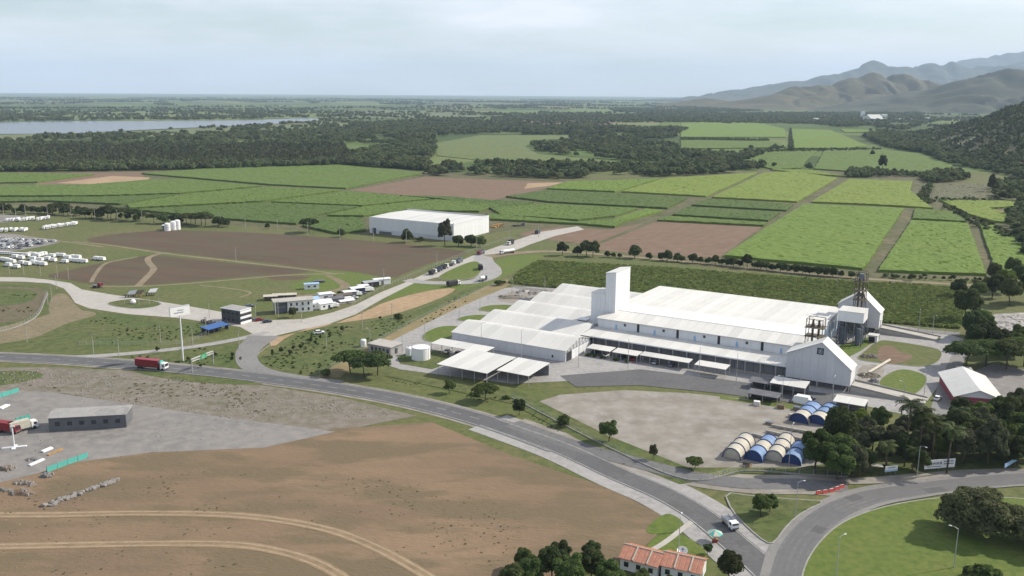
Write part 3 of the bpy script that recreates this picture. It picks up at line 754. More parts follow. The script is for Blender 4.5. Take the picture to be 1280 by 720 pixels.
# ------------------------------------------------------------ hills and mountains
def hill_mat(name, a, b, c, s1, s2, gully_shade=None):
    m = mat(name, a, 0.95, b, s1, 1.0, detail=6, col3=c, scale3=s2, bump=1.0, bscale=s2 * 2)
    if gully_shade:       # dark wood green painted into the ravines to strengthen their shade
        n, l = m.node_tree.nodes, m.node_tree.links
        p = n['Principled BSDF']
        at_ = n.new('ShaderNodeAttribute'); at_.attribute_name = 'ravine_shade'
        q = n.new('ShaderNodeMix'); q.data_type = 'RGBA'; q.inputs['B'].default_value = (*gully_shade, 1)
        l.new(at_.outputs['Fac'], q.inputs['Factor']); l.new(p.inputs['Base Color'].links[0].from_socket, q.inputs['A']); l.new(q.outputs['Result'], p.inputs['Base Color'])
    return m
def mountain(name, spine, width, m, cell, amp=0.35, wl_=420, seed=1, pw=1.15, nobase=False):
    S = [atd(x, y, d) for x, y, d in spine]
    S = catmull(S, 4)
    xs, ys = [p.x for p in S], [p.y for p in S]
    gx = np.arange(min(xs) - width, max(xs) + width, cell); gy = np.arange(min(ys) - width, max(ys) + width, cell)
    X, Y = np.meshgrid(gx, gy)
    wx = X + (fbm(X / 900, Y / 900, 3, seed) - 0.5) * width * 0.5
    wy = Y + (fbm(X / 900 + 50, Y / 900, 3, seed + 5) - 0.5) * width * 0.5
    Hh = np.full(X.shape, -5.0); acc = 0.0; RV = np.zeros(X.shape)
    for a, b in zip(S[:-1], S[1:]):
        d = b - a; L = math.hypot(d.x, d.y)
        t = np.clip(((wx - a.x) * d.x + (wy - a.y) * d.y) / (L * L), 0, 1)
        qx, qy = a.x + d.x * t, a.y + d.y * t
        t0 = np.clip(((X - a.x) * d.x + (Y - a.y) * d.y) / (L * L), 0, 1)
        dist = np.hypot(wx - qx, wy - qy) * 0.5 + np.hypot(X - a.x - d.x * t0, Y - a.y - d.y * t0) * 0.5
        s = acc + t * L
        spur = np.abs(np.sin(s / wl_ * math.pi + 2.5 * vnoise(X / 600, Y / 600, seed + 3)))
        spur2 = np.abs(np.sin(s / wl_ * 2.3 * math.pi + 4 * vnoise(X / 300, Y / 300, seed + 4)))
        w = width * (0.72 + 0.38 * (1 - spur))
        q = np.clip(1 - dist / w, 0, 1)
        z = (a.z + d.z * t) * q ** pw
        cut_ = 0.65 * spur ** 1.5 + 0.35 * spur2 ** 1.5
        z = z - (a.z + d.z * t) * amp * cut_ * np.clip(dist / w, 0, 1) ** 0.8 * q * 1.7
        RV = np.where(z > Hh, np.clip((cut_ - .38) * 2.2, 0, 1), RV)
        Hh = np.maximum(Hh, z); acc += L
    Hh = Hh + np.where(Hh > 3, (fbm(X / 150, Y / 150, 4, seed + 9) - 0.5) * np.minimum(Hh, 120) * 0.16, 0)
    Hh = np.where(Hh < 1.0, -3.0, Hh)
    nx, ny = len(gx), len(gy)
    V = np.stack([X.ravel(), Y.ravel(), Hh.ravel()], 1)
    i = np.arange(nx * ny).reshape(ny, nx)
    Q = np.stack([i[:-1, :-1].ravel(), i[:-1, 1:].ravel(), i[1:, 1:].ravel(), i[1:, :-1].ravel()], 1)
    Q = Q[(V[Q, 2] > 0).any(1)]
    used = np.unique(Q); re = np.full(nx * ny, -1); re[used] = np.arange(len(used))
    me = np_mesh(name, V[used], re[Q], m, True)
    ra = me.attributes.new('ravine_shade', 'FLOAT', 'POINT'); ra.data.foreach_set('value', RV.ravel()[used].astype(np.float32))  # mask for the shade painted into the ravines
    return tag(link(bpy.data.objects.new(name, me)), kind='structure')
MM1 = hill_mat('dry grassy mountainside', (0.112, 0.088, 0.036), (0.066, 0.06, 0.026), (0.05, 0.055, 0.026), 0.0022, 0.012, (0.03, 0.042, 0.02))
MM2 = hill_mat('wooded mountainside', (0.038, 0.048, 0.022), (0.028, 0.038, 0.018), (0.056, 0.056, 0.028), 0.003, 0.016, (0.026, 0.036, 0.018))
mountain('mountain', [(890, 141, 7000), (921, 136, 7300), (960, 121, 7500), (998, 106, 7700), (1038, 104, 7800), (1070, 94, 7900), (1092, 88, 8000), (1129, 89, 8000), (1160, 98, 7900), (1190, 108, 7700), (1230, 125, 7500)], 620, MM1, 16, 1.0, 250, 1, 0.95)
mountain('mountain', [(1150, 128, 6900), (1189, 106, 6900), (1236, 89, 6800), (1290, 79, 6600), (1420, 60, 6200), (1600, 70, 6000)], 950, MM2, 28, 0.8, 380, 4, 1.0)
mountain('mountain', [(845, 131, 8200), (884, 121.5, 8400), (922, 131, 8500)], 420, MM1, 30, 0.4, 250, 7, 1.0)
mountain('mountain', [(880, 122, 15000), (912, 116, 15300), (951, 103.5, 15500), (991, 98.5, 15500), (1038, 90, 15700), (1078, 80, 15900), (1098, 74.5, 16000), (1135, 83, 15900), (1179, 73, 16300), (1219, 79, 16300), (1300, 80, 16100)], 1500, MM2, 60, 0.6, 600, 11, 1.0)
mountain('mountain', [(1140, 95, 21500), (1203, 77, 22000), (1236, 65, 22500), (1290, 63, 22500), (1420, 60, 22000)], 3000, MM2, 120, 0.5, 900, 15, 1.0)
mountain('mountain', [(1200, 96, 18000), (1246, 82, 18200), (1290, 73.5, 18200), (1400, 70, 18200)], 2200, MM2, 90, 0.5, 800, 19, 1.0)

# the near wooded hill on the right: rises from a foot line
def hill_h(X, Y):
    fx, fy = [690, 705, 760, 830, 907, 1010, 1150, 1400], [600, 1237, 1480, 1740, 2010, 2350, 2700, 3000]
    foot = np.interp(Y, fy, fx)
    ins = (X - foot) * 0.93 + (fbm(X / 160, Y / 160, 3, 31) - 0.5) * 60
    env = np.clip((Y - 640) / 500, 0, 1) * np.clip((2900 - Y) / 900, 0, 1)
    env = env * env * (3 - 2 * env)
    return np.clip(ins, 0, None) ** 1.06 * 0.30 * env * np.clip(1.15 - ins / 1800, 0.3, 1.1) + (fbm(X / 90, Y / 90, 3, 33) - 0.5) * np.clip(ins, 0, 60) * 0.18 - 0.5
def hill():
    c = 16
    gx, gy = np.arange(640, 1900, c), np.arange(600, 3000, c)
    X, Y = np.meshgrid(gx, gy); Z_ = hill_h(X, Y)
    nx, ny = len(gx), len(gy)
    V = np.stack([X.ravel(), Y.ravel(), Z_.ravel()], 1)
    i = np.arange(nx * ny).reshape(ny, nx)
    Q = np.stack([i[:-1, :-1].ravel(), i[:-1, 1:].ravel(), i[1:, 1:].ravel(), i[1:, :-1].ravel()], 1)
    Q = Q[(V[Q, 2] > 0.1).any(1)]
    used = np.unique(Q); re = np.full(nx * ny, -1); re[used] = np.arange(len(used))
    tag(link(bpy.data.objects.new('hill', np_mesh('hill', V[used], re[Q], hill_mat('scrubby hillside', (0.11, 0.12, 0.055), (0.08, 0.095, 0.042), (0.15, 0.135, 0.075), 0.01, 0.06), True))), kind='structure')
hill()

# ------------------------------------------------------------ foliage
def leaf_mat(name, a, b, rand=0.22):
    m = mat(name, a, 0.75, b, 0.35, 1.0, detail=3, rand=rand, spec=0.15)
    n, l = m.node_tree.nodes, m.node_tree.links       # leaves let some light through
    p, o = n['Principled BSDF'], n['Material Output']
    tr, ad = n.new('ShaderNodeBsdfTranslucent'), n.new('ShaderNodeMixShader')
    ad.inputs[0].default_value = 0.38
    l.new(p.inputs['Base Color'].links[0].from_socket, tr.inputs['Color'])
    l.new(p.outputs[0], ad.inputs[1]); l.new(tr.outputs[0], ad.inputs[2]); l.new(ad.outputs[0], o.inputs['Surface'])
    return m
LEAF = {
    'dark': leaf_mat('dark green leaves', (0.048, 0.07, 0.023), (0.08, 0.10, 0.037), 0.35),
    'mid': leaf_mat('mid green leaves', (0.065, 0.105, 0.028), (0.105, 0.14, 0.045)),
    'bright': leaf_mat('fresh green leaves', (0.10, 0.165, 0.028), (0.13, 0.185, 0.04)),
    'olive': leaf_mat('olive leaves', (0.125, 0.142, 0.06), (0.16, 0.17, 0.085)),
    'grey': leaf_mat('grey green leaves', (0.085, 0.10, 0.05), (0.115, 0.125, 0.07)),
    'wood': leaf_mat('woodland leaves', (0.094, 0.124, 0.05), (0.132, 0.158, 0.076), 0.45),
    'wood2': leaf_mat('lighter woodland leaves', (0.115, 0.145, 0.056), (0.15, 0.175, 0.082), 0.4),
}
def icos():
    bm = bmesh.new(); bmesh.ops.create_icosphere(bm, subdivisions=1, radius=1.0)
    v = np.array([p.co[:] for p in bm.verts]); f = np.array([[q.index for q in a.verts] for a in bm.faces]); bm.free()
    return v, f
ICO = icos()
def crown_mesh(name, seed, rx, rz, zc, nl, ncard, card, m, lr=(0.38, 0.6), core=0.78, umbrella=False):
    """a crown of nl leafy clumps inside an ellipsoid (radius rx, half height rz, centre height zc): a core per clump and many leaf cards over it"""
    g = np.random.default_rng(seed)
    L = []
    for k in range(nl):
        for _ in range(30):
            d = g.normal(size=3); d /= np.linalg.norm(d)
            if umbrella: d[2] = abs(d[2]) * 0.7
            elif d[2] < -0.55: continue
            r = g.uniform(0.35, 0.85) if k else 0.1
            p = d * r
            if all(np.linalg.norm(p - q[0]) > 0.3 for q in L): break
        L.append((p, g.uniform(*lr) * (1.1 - 0.4 * r)))
    V, F = [], []
    nb = 0
    iv, jf = ICO
    sc = np.array([rx, rx, rz])
    for p, r in L:
        q = (iv * (1 + g.uniform(-.2, .2, (len(iv), 1))) * r * core + p) * sc
        V.append(q); F.append(np.concatenate([jf, jf[:, 2:3]], 1) + nb); nb += len(iv)
    ws = np.array([r ** 2 for _, r in L]); ws /= ws.sum()
    ids = g.choice(len(L), ncard, p=ws)
    P = np.array([L[i][0] for i in ids]); RR = np.array([L[i][1] for i in ids])[:, None]
    d = g.normal(size=(ncard, 3)); d /= np.linalg.norm(d, axis=1)[:, None]
    d[:, 2] = np.where(d[:, 2] < -0.5, -d[:, 2], d[:, 2])
    c = (P + d * RR * g.uniform(0.8, 1.12, (ncard, 1))) * sc
    nrm = d + g.normal(size=(ncard, 3)) * 0.55 + np.array([0, 0, 0.25]); nrm /= np.linalg.norm(nrm, axis=1)[:, None]
    t = np.cross(nrm, g.normal(size=(ncard, 3))); t /= np.linalg.norm(t, axis=1)[:, None]
    b = np.cross(nrm, t)
    s = card * g.uniform(0.6, 1.35, (ncard, 1))
    sb = s * g.uniform(0.5, 0.9, (ncard, 1))
    q = np.stack([c - t * s, c - b * sb + nrm * s * 0.15, c + t * s, c + b * sb + nrm * s * 0.15], 1).reshape(-1, 3)
    cf = np.arange(ncard * 4).reshape(-1, 4) + nb
    Vv = np.concatenate(V + [q]); Vv[:, 2] += zc
    Ff = np.concatenate(F + [cf])
    # triangles of the cores are written as degenerate quads: split them out
    core_f = np.concatenate(F)[:, :3]
    me = bpy.data.meshes.new(name)
    faces = core_f.tolist() + cf.tolist()
    me.from_pydata(Vv.tolist(), [], faces); me.materials.append(m); me.update()
    return me
def trunk_mesh(name, seed, h, r, spread, nb=5, bare=0.45):
    g = random.Random(seed); mb = MB()
    lean = (g.uniform(-.06, .06) * h, g.uniform(-.06, .06) * h)
    mb.tube([(0, 0, -0.3), (lean[0] * .4, lean[1] * .4, h * bare * .6), (lean[0], lean[1], h * bare)], r, n=7, r2=r * 0.72)
    for k in range(nb):
        a = 2 * math.pi * (k + g.uniform(-.3, .3)) / nb
        e = g.uniform(.6, 1.0) * spread
        z1 = h * g.uniform(.68, .95)
        mb.tube([(lean[0], lean[1], h * bare * .93), (lean[0] + math.cos(a) * e * .45, lean[1] + math.sin(a) * e * .45, (h * bare + z1) / 2), (lean[0] + math.cos(a) * e, lean[1] + math.sin(a) * e, z1)], r * .5, n=5, r2=r * .12)
    return mb.mesh(name, M['trunk'], True)

TREE = {}
def kind(key, label, rx, rz, h, nl, nc, card, leaf, seeds=(1, 2, 3), umb=False, lr=(0.38, 0.6), tr=0.3, bare=0.4, core=0.78):
    TREE[key] = (label, h, [(crown_mesh('crown', s * 13 + len(key), rx, rz, h - rz, nl, nc, card, LEAF[leaf], lr, core, umb), trunk_mesh('trunk', s, h, tr, rx * 0.75, 5, bare)) for s in seeds])
kind('round_dark', 0, 4.6, 4.2, 8.8, 13, 1500, 0.55, 'dark')
kind('round_mid', 0, 4.6, 4.0, 8.6, 13, 1500, 0.55, 'mid')
kind('spread', 0, 7.5, 3.6, 10, 18, 2600, 0.6, 'mid', umb=True, lr=(0.3, 0.48), bare=0.5)
kind('spread_dark', 0, 7.5, 4.0, 11, 18, 2600, 0.6, 'dark', umb=True, lr=(0.3, 0.48), bare=0.5)
kind('tall', 0, 4.4, 7.8, 17, 15, 1900, 0.7, 'grey', lr=(0.28, 0.42), core=0.6)
kind('near_dark', 0, 5.2, 5.6, 12.5, 24, 8500, 0.36, 'dark', lr=(0.26, 0.46), core=0.62)
kind('near_mid', 0, 5.2, 5.2, 12, 24, 8500, 0.36, 'mid', lr=(0.26, 0.46), core=0.62)
kind('near_bright', 0, 5.2, 4.4, 11, 24, 8500, 0.36, 'bright', seeds=(1,), lr=(0.26, 0.46), core=0.62)
kind('near_olive', 0, 4.8, 5.0, 11.5, 22, 7500, 0.38, 'grey', seeds=(4, 5), lr=(0.24, 0.44), core=0.6)
kind('weeping', 0, 7.6, 5.0, 9.6, 34, 15000, 0.34, 'olive', seeds=(1, 2), lr=(0.24, 0.4), core=0.55)
kind('sapling', 0, 1.5, 1.9, 4.2, 7, 320, 0.4, 'dark', tr=0.12, bare=0.5)
kind('shrub', 0, 1.5, 1.1, 1.9, 6, 260, 0.35, 'mid', tr=0.08, bare=0.3)
# low crowns for the woods that read as one mass
WOOD = {
    'dark': [crown_mesh('crown', 100 + s, 5.0, 4.6, 4.8, 8, 300, 1.05, LEAF['wood'], (0.36, 0.6)) for s in range(3)],
    'mid': [crown_mesh('crown', 120 + s, 5.0, 4.6, 4.8, 8, 300, 1.05, LEAF['wood2'], (0.36, 0.6)) for s in range(2)],
    'tall': [crown_mesh('crown', 140 + s, 3.2, 6.5, 7.0, 7, 260, 1.1, LEAF['grey'], (0.35, 0.5)) for s in range(2)],
}
def tree(key, x, y, s=1.0, label=None, group=None, world_xy=None, name='tree', i=None, zs=1.0, base=0.0, cat='tree'):
    p = Vector((*world_xy, 0)) if world_xy else at(x, y)
    lab, h, ms = TREE[key]
    c, t = ms[rnd.randrange(len(ms)) if i is None else i % len(ms)]
    e = empty(name, (p.x, p.y, base), rnd.uniform(0, 6.28), label, cat, group)
    e.scale = (s, s, s * zs)
    inst('crown', c, e); inst('trunk', t, e)
    return e

# palms
def palm_meshes(h, nf, fl, seed):
    g = random.Random(seed); t = MB(); f = MB()
    lean = g.uniform(-.5, .5)
    t.tube([(0, 0, -.3), (lean * .3, 0, h * .5), (lean, 0, h)], .19, n=7, r2=.13)
    for k in range(nf):
        a = 2.399 * k; el = 1.15 - 1.5 * k / nf
        d = Vector((math.cos(a), math.sin(a), 0)); L = fl * g.uniform(.85, 1.1)
        pts = []; p = Vector((lean, 0, h)); ang = el
        for q in range(6):
            pts.append(p.copy()); p = p + (d * math.cos(ang) + Vector((0, 0, 1)) * math.sin(ang)) * (L / 5); ang -= 0.36
        sd_ = Vector((-d.y, d.x, 0))
        for q in range(5):
            w = .62 * math.sin(math.pi * (q + .7) / 6.2)
            for sgn in (-1, 1):
                for r_ in (0.0, 0.5):
                    a0 = pts[q].lerp(pts[q + 1], r_); a1 = pts[q].lerp(pts[q + 1], r_ + .36)
                    o = sd_ * sgn * w * 1.25 - Vector((0, 0, w * .45)) + d * .25
                    f.poly([a0, a1, a1 + o * .9, a0 + o])
        f.tube(pts, .03, n=3, r2=.012)
    return t.mesh('trunk', M['trunk'], True), f.mesh('crown', LEAF['dark'])
PALM = [palm_meshes(9.5, 16, 3.0, 3), palm_meshes(11.5, 18, 3.2, 5), palm_meshes(7.0, 14, 2.6, 9)]
def palm(x, y, s, label, group=None, i=0):
    p = at(x, y); e = empty('palm_tree', (p.x, p.y, 0), rnd.uniform(0, 6), label, 'palm tree', group); e.scale = (s, s, s)
    inst('trunk', PALM[i % 3][0], e); inst('crown', PALM[i % 3][1], e)
    return e

# ---- woods too far or too dense to count: points that carry instances
def wood_group(meshes):
    ng = bpy.data.node_groups.new('woodland', 'GeometryNodeTree')
    ng.interface.new_socket('Geometry', in_out='INPUT', socket_type='NodeSocketGeometry')
    ng.interface.new_socket('Geometry', in_out='OUTPUT', socket_type='NodeSocketGeometry')
    n, l = ng.nodes, ng.links
    gi, go = n.new('NodeGroupInput'), n.new('NodeGroupOutput')
    ip = n.new('GeometryNodeInstanceOnPoints')
    j = n.new('GeometryNodeJoinGeometry')
    for me in reversed(meshes):
        src = bpy.data.objects.new('crown', me); src.use_fake_user = True
        oi = n.new('GeometryNodeObjectInfo'); oi.inputs['Object'].default_value = src; oi.inputs['As Instance'].default_value = True
        l.new(oi.outputs['Geometry'], j.inputs[0])
    ip.inputs['Pick Instance'].default_value = True
    l.new(gi.outputs[0], ip.inputs['Points']); l.new(j.outputs[0], ip.inputs['Instance'])
    for nm, tp, so in (('idx', 'INT', 'Instance Index'), ('scl', 'FLOAT_VECTOR', 'Scale')):
        a = n.new('GeometryNodeInputNamedAttribute'); a.data_type = tp; a.inputs['Name'].default_value = nm
        l.new(a.outputs['Attribute'], ip.inputs[so])
    a = n.new('GeometryNodeInputNamedAttribute'); a.data_type = 'FLOAT'; a.inputs['Name'].default_value = 'rz'
    cx = n.new('ShaderNodeCombineXYZ'); l.new(a.outputs['Attribute'], cx.inputs['Z'])
    l.new(cx.outputs[0], ip.inputs['Rotation'])
    l.new(ip.outputs[0], go.inputs[0])
    return ng
def scatter(name, P, meshes, smin, smax, seed=0, zs=(0.85, 1.2), label=None):
    g = np.random.default_rng(seed + 77)
    P = np.asarray(P, dtype=np.float32); k = len(P)
    me = bpy.data.meshes.new(name); me.vertices.add(k); me.vertices.foreach_set('co', P.ravel())
    a = me.attributes.new('idx', 'INT', 'POINT'); a.data.foreach_set('value', g.integers(0, len(meshes), k).astype(np.int32))
    a = me.attributes.new('rz', 'FLOAT', 'POINT'); a.data.foreach_set('value', g.uniform(0, 6.28, k).astype(np.float32))
    s = g.uniform(smin, smax, k) if np.isscalar(smin) else g.uniform(0.8, 1.2, k) * smin
    sv = np.stack([s, s, s * g.uniform(*zs, k)], 1).astype(np.float32)
    a = me.attributes.new('scl', 'FLOAT_VECTOR', 'POINT'); a.data.foreach_set('vector', sv.ravel())
    o = link(bpy.data.objects.new(name, me))
    md = o.modifiers.new('woodland', 'NODES'); md.node_group = wood_group(meshes)
    return tag(o, kind='stuff', label=label)
def fill(pts, sp, seed=0, cut=0.0, cs=60.0, world_pts=False):
    """jittered grid of points inside a photo outline on the ground; cut thins it with a noise"""
    P = pts if world_pts else [(p.x, p.y) for p in ats(pts)]
    xs, ys = [p[0] for p in P], [p[1] for p in P]
    g = np.random.default_rng(seed)
    X, Y = np.meshgrid(np.arange(min(xs), max(xs), sp), np.arange(min(ys), max(ys), sp))
    X = X.ravel() + g.uniform(-.45, .45, X.size) * sp; Y = Y.ravel() + g.uniform(-.45, .45, Y.size) * sp
    k = inside(X, Y, P)
    if cut > 0: k &= fbm(X / cs, Y / cs, 2, seed) > cut
    # clearing round the far town
    k &= ~((np.abs(X - 1900) < 420) & (np.abs(Y - 3950) < 420) & (fbm(X / 70, Y / 70, 2, 3) < 0.62))
    return np.stack([X[k], Y[k], np.zeros(k.sum())], 1)

# plantation and gallery forest in the left middle distance
def strip(x0, x1, ya, yb, tilt):      # a planted block between two photo rows that fall slightly to the right
    return [(x0, yb), (x1, yb + tilt), (x1, ya + tilt), (x0, ya)]
scatter('forest', np.concatenate([fill([(-120, 216), (140, 214), (300, 211.5), (430, 207), (500, 211), (532, 214), (540, 206), (440, 203), (300, 206), (-120, 210)], 7.0, 1, 0.25, 40), fill([(440, 206), (532, 214), (545, 186), (520, 182), (470, 186), (440, 194)], 8.0, 70, 0.36, 40)]), WOOD['dark'] + [WOOD['mid'][0]], 0.7, 1.2, 1)
for k, (ya, yb, sp_, ms_, a_, b_, ct) in enumerate(((204.5, 209.5, 6.5, WOOD['mid'] + WOOD['tall'], .6, .85, .2), (198, 203.6, 6.5, WOOD['mid'] + WOOD['tall'], .7, .95, .22), (193.5, 196.6, 7.5, WOOD['dark'] + WOOD['tall'], .7, 1.1, .3), (188, 192, 7.5, WOOD['mid'] + WOOD['tall'], .75, 1.0, .25), (182.5, 186.6, 9, WOOD['dark'] + WOOD['mid'], .8, 1.2, .36))):
    scatter('plantation', fill(strip(-120, 450 - 6 * k, ya, yb, -3.5), sp_, 71 + k, ct, 60), ms_, a_, b_, 71 + k)
scatter('forest', fill([(-120, 182), (30, 177), (60, 172), (200, 168.5), (330, 167), (420, 163), (440, 160), (540, 160), (545, 182), (430, 180), (250, 178)], 13, 3, 0.5, 60), WOOD['dark'] + WOOD['mid'], 0.85, 1.4, 2)
scatter('forest', np.concatenate([fill([(430, 157), (537, 151), (600, 154), (700, 161), (690, 164), (598, 168), (545, 171), (430, 171)], 14, 4, 0.5, 70), fill([(500, 163), (720, 158.5), (860, 162), (846, 168.5), (720, 169.5), (600, 168)], 12, 5, 0.48, 60)]), WOOD['dark'], 0.9, 1.4, 3)
scatter('woodland', np.concatenate([
    fill([(534, 220), (560, 207), (600, 205), (645, 206), (732, 208), (782, 208), (834, 204), (862, 196), (905, 200), (955, 204), (955, 211), (935, 215), (880, 219), (830, 221), (800, 222), (690, 224), (600, 220)], 8.8, 6, 0.47, 38),
    fill([(662, 180), (700, 176), (720, 172), (770, 170), (834, 168), (846, 172), (800, 178), (846, 182), (850, 190), (868, 196), (838, 202), (780, 201), (732, 197), (668, 190)], 9.8, 7, 0.48, 42),
    fill([(850, 190), (918, 196), (948, 190), (960, 186), (983, 186), (960, 192), (930, 202), (870, 200)], 9, 8, 0.42, 40)]), WOOD['dark'] + WOOD['mid'], 0.7, 1.3, 4)
scatter('woodland', np.concatenate([
    fill([(621, 149), (640, 144.5), (735, 146), (860, 143.5), (862, 150), (760, 151), (630, 152)], 20, 9, 0.42, 80),
    fill([(850, 147), (900, 143), (985, 141.5), (1150, 142), (1172, 152), (1130, 164), (1090, 161), (1050, 160), (960, 153)], 15, 10, 0.57, 90),
    fill([(760, 136), (860, 134), (960, 139), (860, 142), (770, 141)], 26, 11, 0.45, 150),
    fill([(1078, 171), (1100, 166), (1150, 172), (1184, 192), (1196, 206), (1188, 208), (1152, 191), (1105, 184)], 10, 12, 0.28, 60)]), WOOD['dark'] + WOOD['mid'], 0.9, 1.5, 5)
# hill trees
def hill_pts():
    g = np.random.default_rng(5)
    X, Y = np.meshgrid(np.arange(640, 1700, 9.5), np.arange(640, 2900, 9.5))
    X = X.ravel() + g.uniform(-5, 5, X.size); Y = Y.ravel() + g.uniform(-5, 5, Y.size)
    Z_ = hill_h(X, Y)
    k = (Z_ > 0.4) & (fbm(X / 55, Y / 55, 3, 41) > 0.36)
    return np.stack([X[k], Y[k], Z_[k] - 0.6], 1)
HP = hill_pts()
scatter('hillside_scrub', HP, WOOD['dark'] + WOOD['mid'] + [WOOD['tall'][0]], 0.42, 0.95, 6)
# foot of the hill
scatter('woodland', np.concatenate([
    fill([(1100, 184), (1152, 190), (1196, 207), (1232, 214), (1290, 226), (1330, 240), (1330, 228), (1290, 214), (1200, 190)], 8, 13, 0.3, 50),
    fill([(1150, 224), (1166, 217), (1200, 216), (1212, 224), (1200, 228), (1160, 229)], 6.5, 14, 0.3, 40),
    fill([(1238, 236), (1262, 226), (1330, 235), (1330, 300), (1282, 292), (1268, 270), (1276, 252), (1244, 250)], 7.5, 15, 0.4, 40)]), WOOD['dark'] + WOOD['mid'], 0.55, 1.05, 7)
# belts and clumps of trees over the far plain
def belts():
    g = np.random.default_rng(12); out, sc = [], []
    lake = [(p.x, p.y) for p in ats([(-260, 152), (0, 152.5), (160, 150.5), (300, 150), (350, 148.5), (402, 147), (404, 150), (350, 156), (250, 160.5), (100, 168), (-260, 171)])]
    for k in range(430):
        Y0 = 2300 * (6.5 ** g.uniform(0, 1)) if k < 290 else g.uniform(2200, 5000)
        X0 = g.uniform(-0.72, 0.60) * Y0
        a = R(24) + (0 if g.random() < .62 else math.pi / 2) + g.normal() * .15
        L = g.uniform(150, 700) * (1 + Y0 / 9000); n = int(L / 13) + 2
        wd = g.uniform(2, 16) * (1 + Y0 / 7000)
        t = g.uniform(-.5, .5, n) * L; w = g.normal(0, 1, n) * wd
        x, y = X0 + math.cos(a) * t - math.sin(a) * w, Y0 + math.sin(a) * t + math.cos(a) * w
        out.append(np.stack([x, y, np.zeros(n)], 1)); sc.append(np.full(n, 0.85 + min(0.9, Y0 / 12000)))
    P, s = np.concatenate(out), np.concatenate(sc)
    k = ~inside(P[:, 0], P[:, 1], lake) & (P[:, 1] > 2100) & ~((P[:, 0] > 700) & (P[:, 1] > 5600) & (P[:, 0] > 0.2 * P[:, 1]))
    k &= ~((P[:, 0] > -200) & (P[:, 1] < 2650) & (P[:, 0] < 1100)) & ~((P[:, 0] > 350) & (P[:, 1] < 3500) & (P[:, 0] < 1500))
    return P[k], s[k]
BP, BS = belts()
scatter('distant_tree_belts', BP, WOOD['dark'] + WOOD['mid'], BS, None, 8)
# cane behind the plant: tufts standing close together
def tuft(seed, leaf):
    g = random.Random(seed); mb = MB()
    for k in range(16):
        a = g.uniform(0, 6.28); d = Vector((math.cos(a), math.sin(a), 0)); r = g.uniform(.1, .7)
        p = Vector((g.uniform(-.6, .6), g.uniform(-.6, .6), 0)); h = g.uniform(1.5, 2.5); w = g.uniform(.10, .2)
        sdv = Vector((-d.y, d.x, 0)) * w
        b1 = p + d * r * .35 + Vector((0, 0, h * .7)); b2 = p + d * r + Vector((0, 0, h)); b3 = p + d * (r + .7) + Vector((0, 0, h * .78))
        mb.poly([p - sdv * .5, p + sdv * .5, b1 + sdv, b1 - sdv]); mb.poly([b1 - sdv, b1 + sdv, b2 + sdv * .9, b2 - sdv * .9]); mb.poly([b2 - sdv * .9, b2 + sdv * .9, b3])
    return mb.mesh('cane_tuft', leaf)
cl = [leaf_mat('cane leaves', (0.175, 0.225, 0.064), (0.215, 0.25, 0.085), 0.3), leaf_mat('dark cane leaves', (0.13, 0.18, 0.05), (0.165, 0.215, 0.065), 0.3)]
CF = [(672, 327), (760, 331.5), (860, 337.5), (960, 346), (1060, 353), (1150, 357), (1192, 361), (1206, 375), (1200, 412), (1108, 404), (714, 362.5), (636, 354.5), (650, 340)]
sheet('cane_earth', CF, M['cane_dark'], 0.3)
scatter('cane_field', fill(CF, 1.45, 21), [tuft(1, cl[0]), tuft(2, cl[0]), tuft(3, cl[1]), tuft(4, cl[1])], 0.8, 1.1, 9, (0.5, 0.8))
# weeds: small clumps that roughen the verges
def weed_pts(polys, sp, seed, cut=0.45):
    return np.concatenate([fill(p, sp, seed + i, cut, 14) for i, p in enumerate(polys)])
shr = [TREE['shrub'][2][0][0], TREE['shrub'][2][1][0]]
scatter('weeds', weed_pts([[(345, 440), (328, 458), (395, 470), (480, 420), (580, 372), (600, 362), (530, 388), (440, 408), (380, 414)], [(150, 446), (296, 428), (303, 440), (312, 464), (200, 452)]], 3.2, 31, 0.5), shr, 0.2, 0.5, 10, (0.5, 1.0))
scatter('weeds', weed_pts([[(395, 470), (470, 430), (570, 378), (634, 352), (600, 368), (520, 412), (430, 468)], [(-40, 360), (55, 364), (40, 390), (-40, 404)], [(110, 395), (260, 408), (230, 424), (150, 432), (110, 420)]], 3.4, 35, 0.5), shr, 0.18, 0.42, 11, (0.5, 1.0))
WD = [crown_mesh('weed', 5 + q, 1.0, .5, .3, 5, 70, .3, mat('dry weeds', (0.17, 0.15, 0.085), 0.9, (0.11, 0.105, 0.055), 0.5, rand=0.3)) for q in range(2)]
SA = [[(-100, 648), (300, 648), (430, 690), (480, 716), (640, 706), (660, 640), (500, 600), (250, 590), (90, 604), (-100, 622)], [(-100, 690), (280, 688), (390, 720), (300, 800), (-100, 800)], [(-100, 650), (290, 650), (380, 672), (200, 676), (-100, 680)]]
scatter('weeds', weed_pts([[(-40, 470), (60, 465), (300, 480), (420, 500), (300, 520), (60, 488)]], 2.6, 39, 0.5), WD, 0.25, 0.7, 12, (0.5, 1.0))
scatter('weeds', weed_pts(SA, 1.9, 43, 0.57), WD, 0.12, 0.45, 13, (0.4, 0.9))
scatter('weeds', weed_pts(SA, 4.5, 47, 0.0), WD, 0.1, 0.4, 14, (0.4, 0.9))
STN = MB().box((0, 0, -.1), (1, .8, .5), taper=.6).mesh('stone', M['rock'])
scatter('stones', weed_pts(SA, 4.0, 51, 0.4), [STN], 0.15, 0.5, 15)
scatter('stones', weed_pts([[(-40, 468), (60, 462), (230, 475), (420, 498), (500, 520), (300, 525), (60, 490)]], 1.6, 55, 0.42), [STN], 0.2, 0.9, 16)
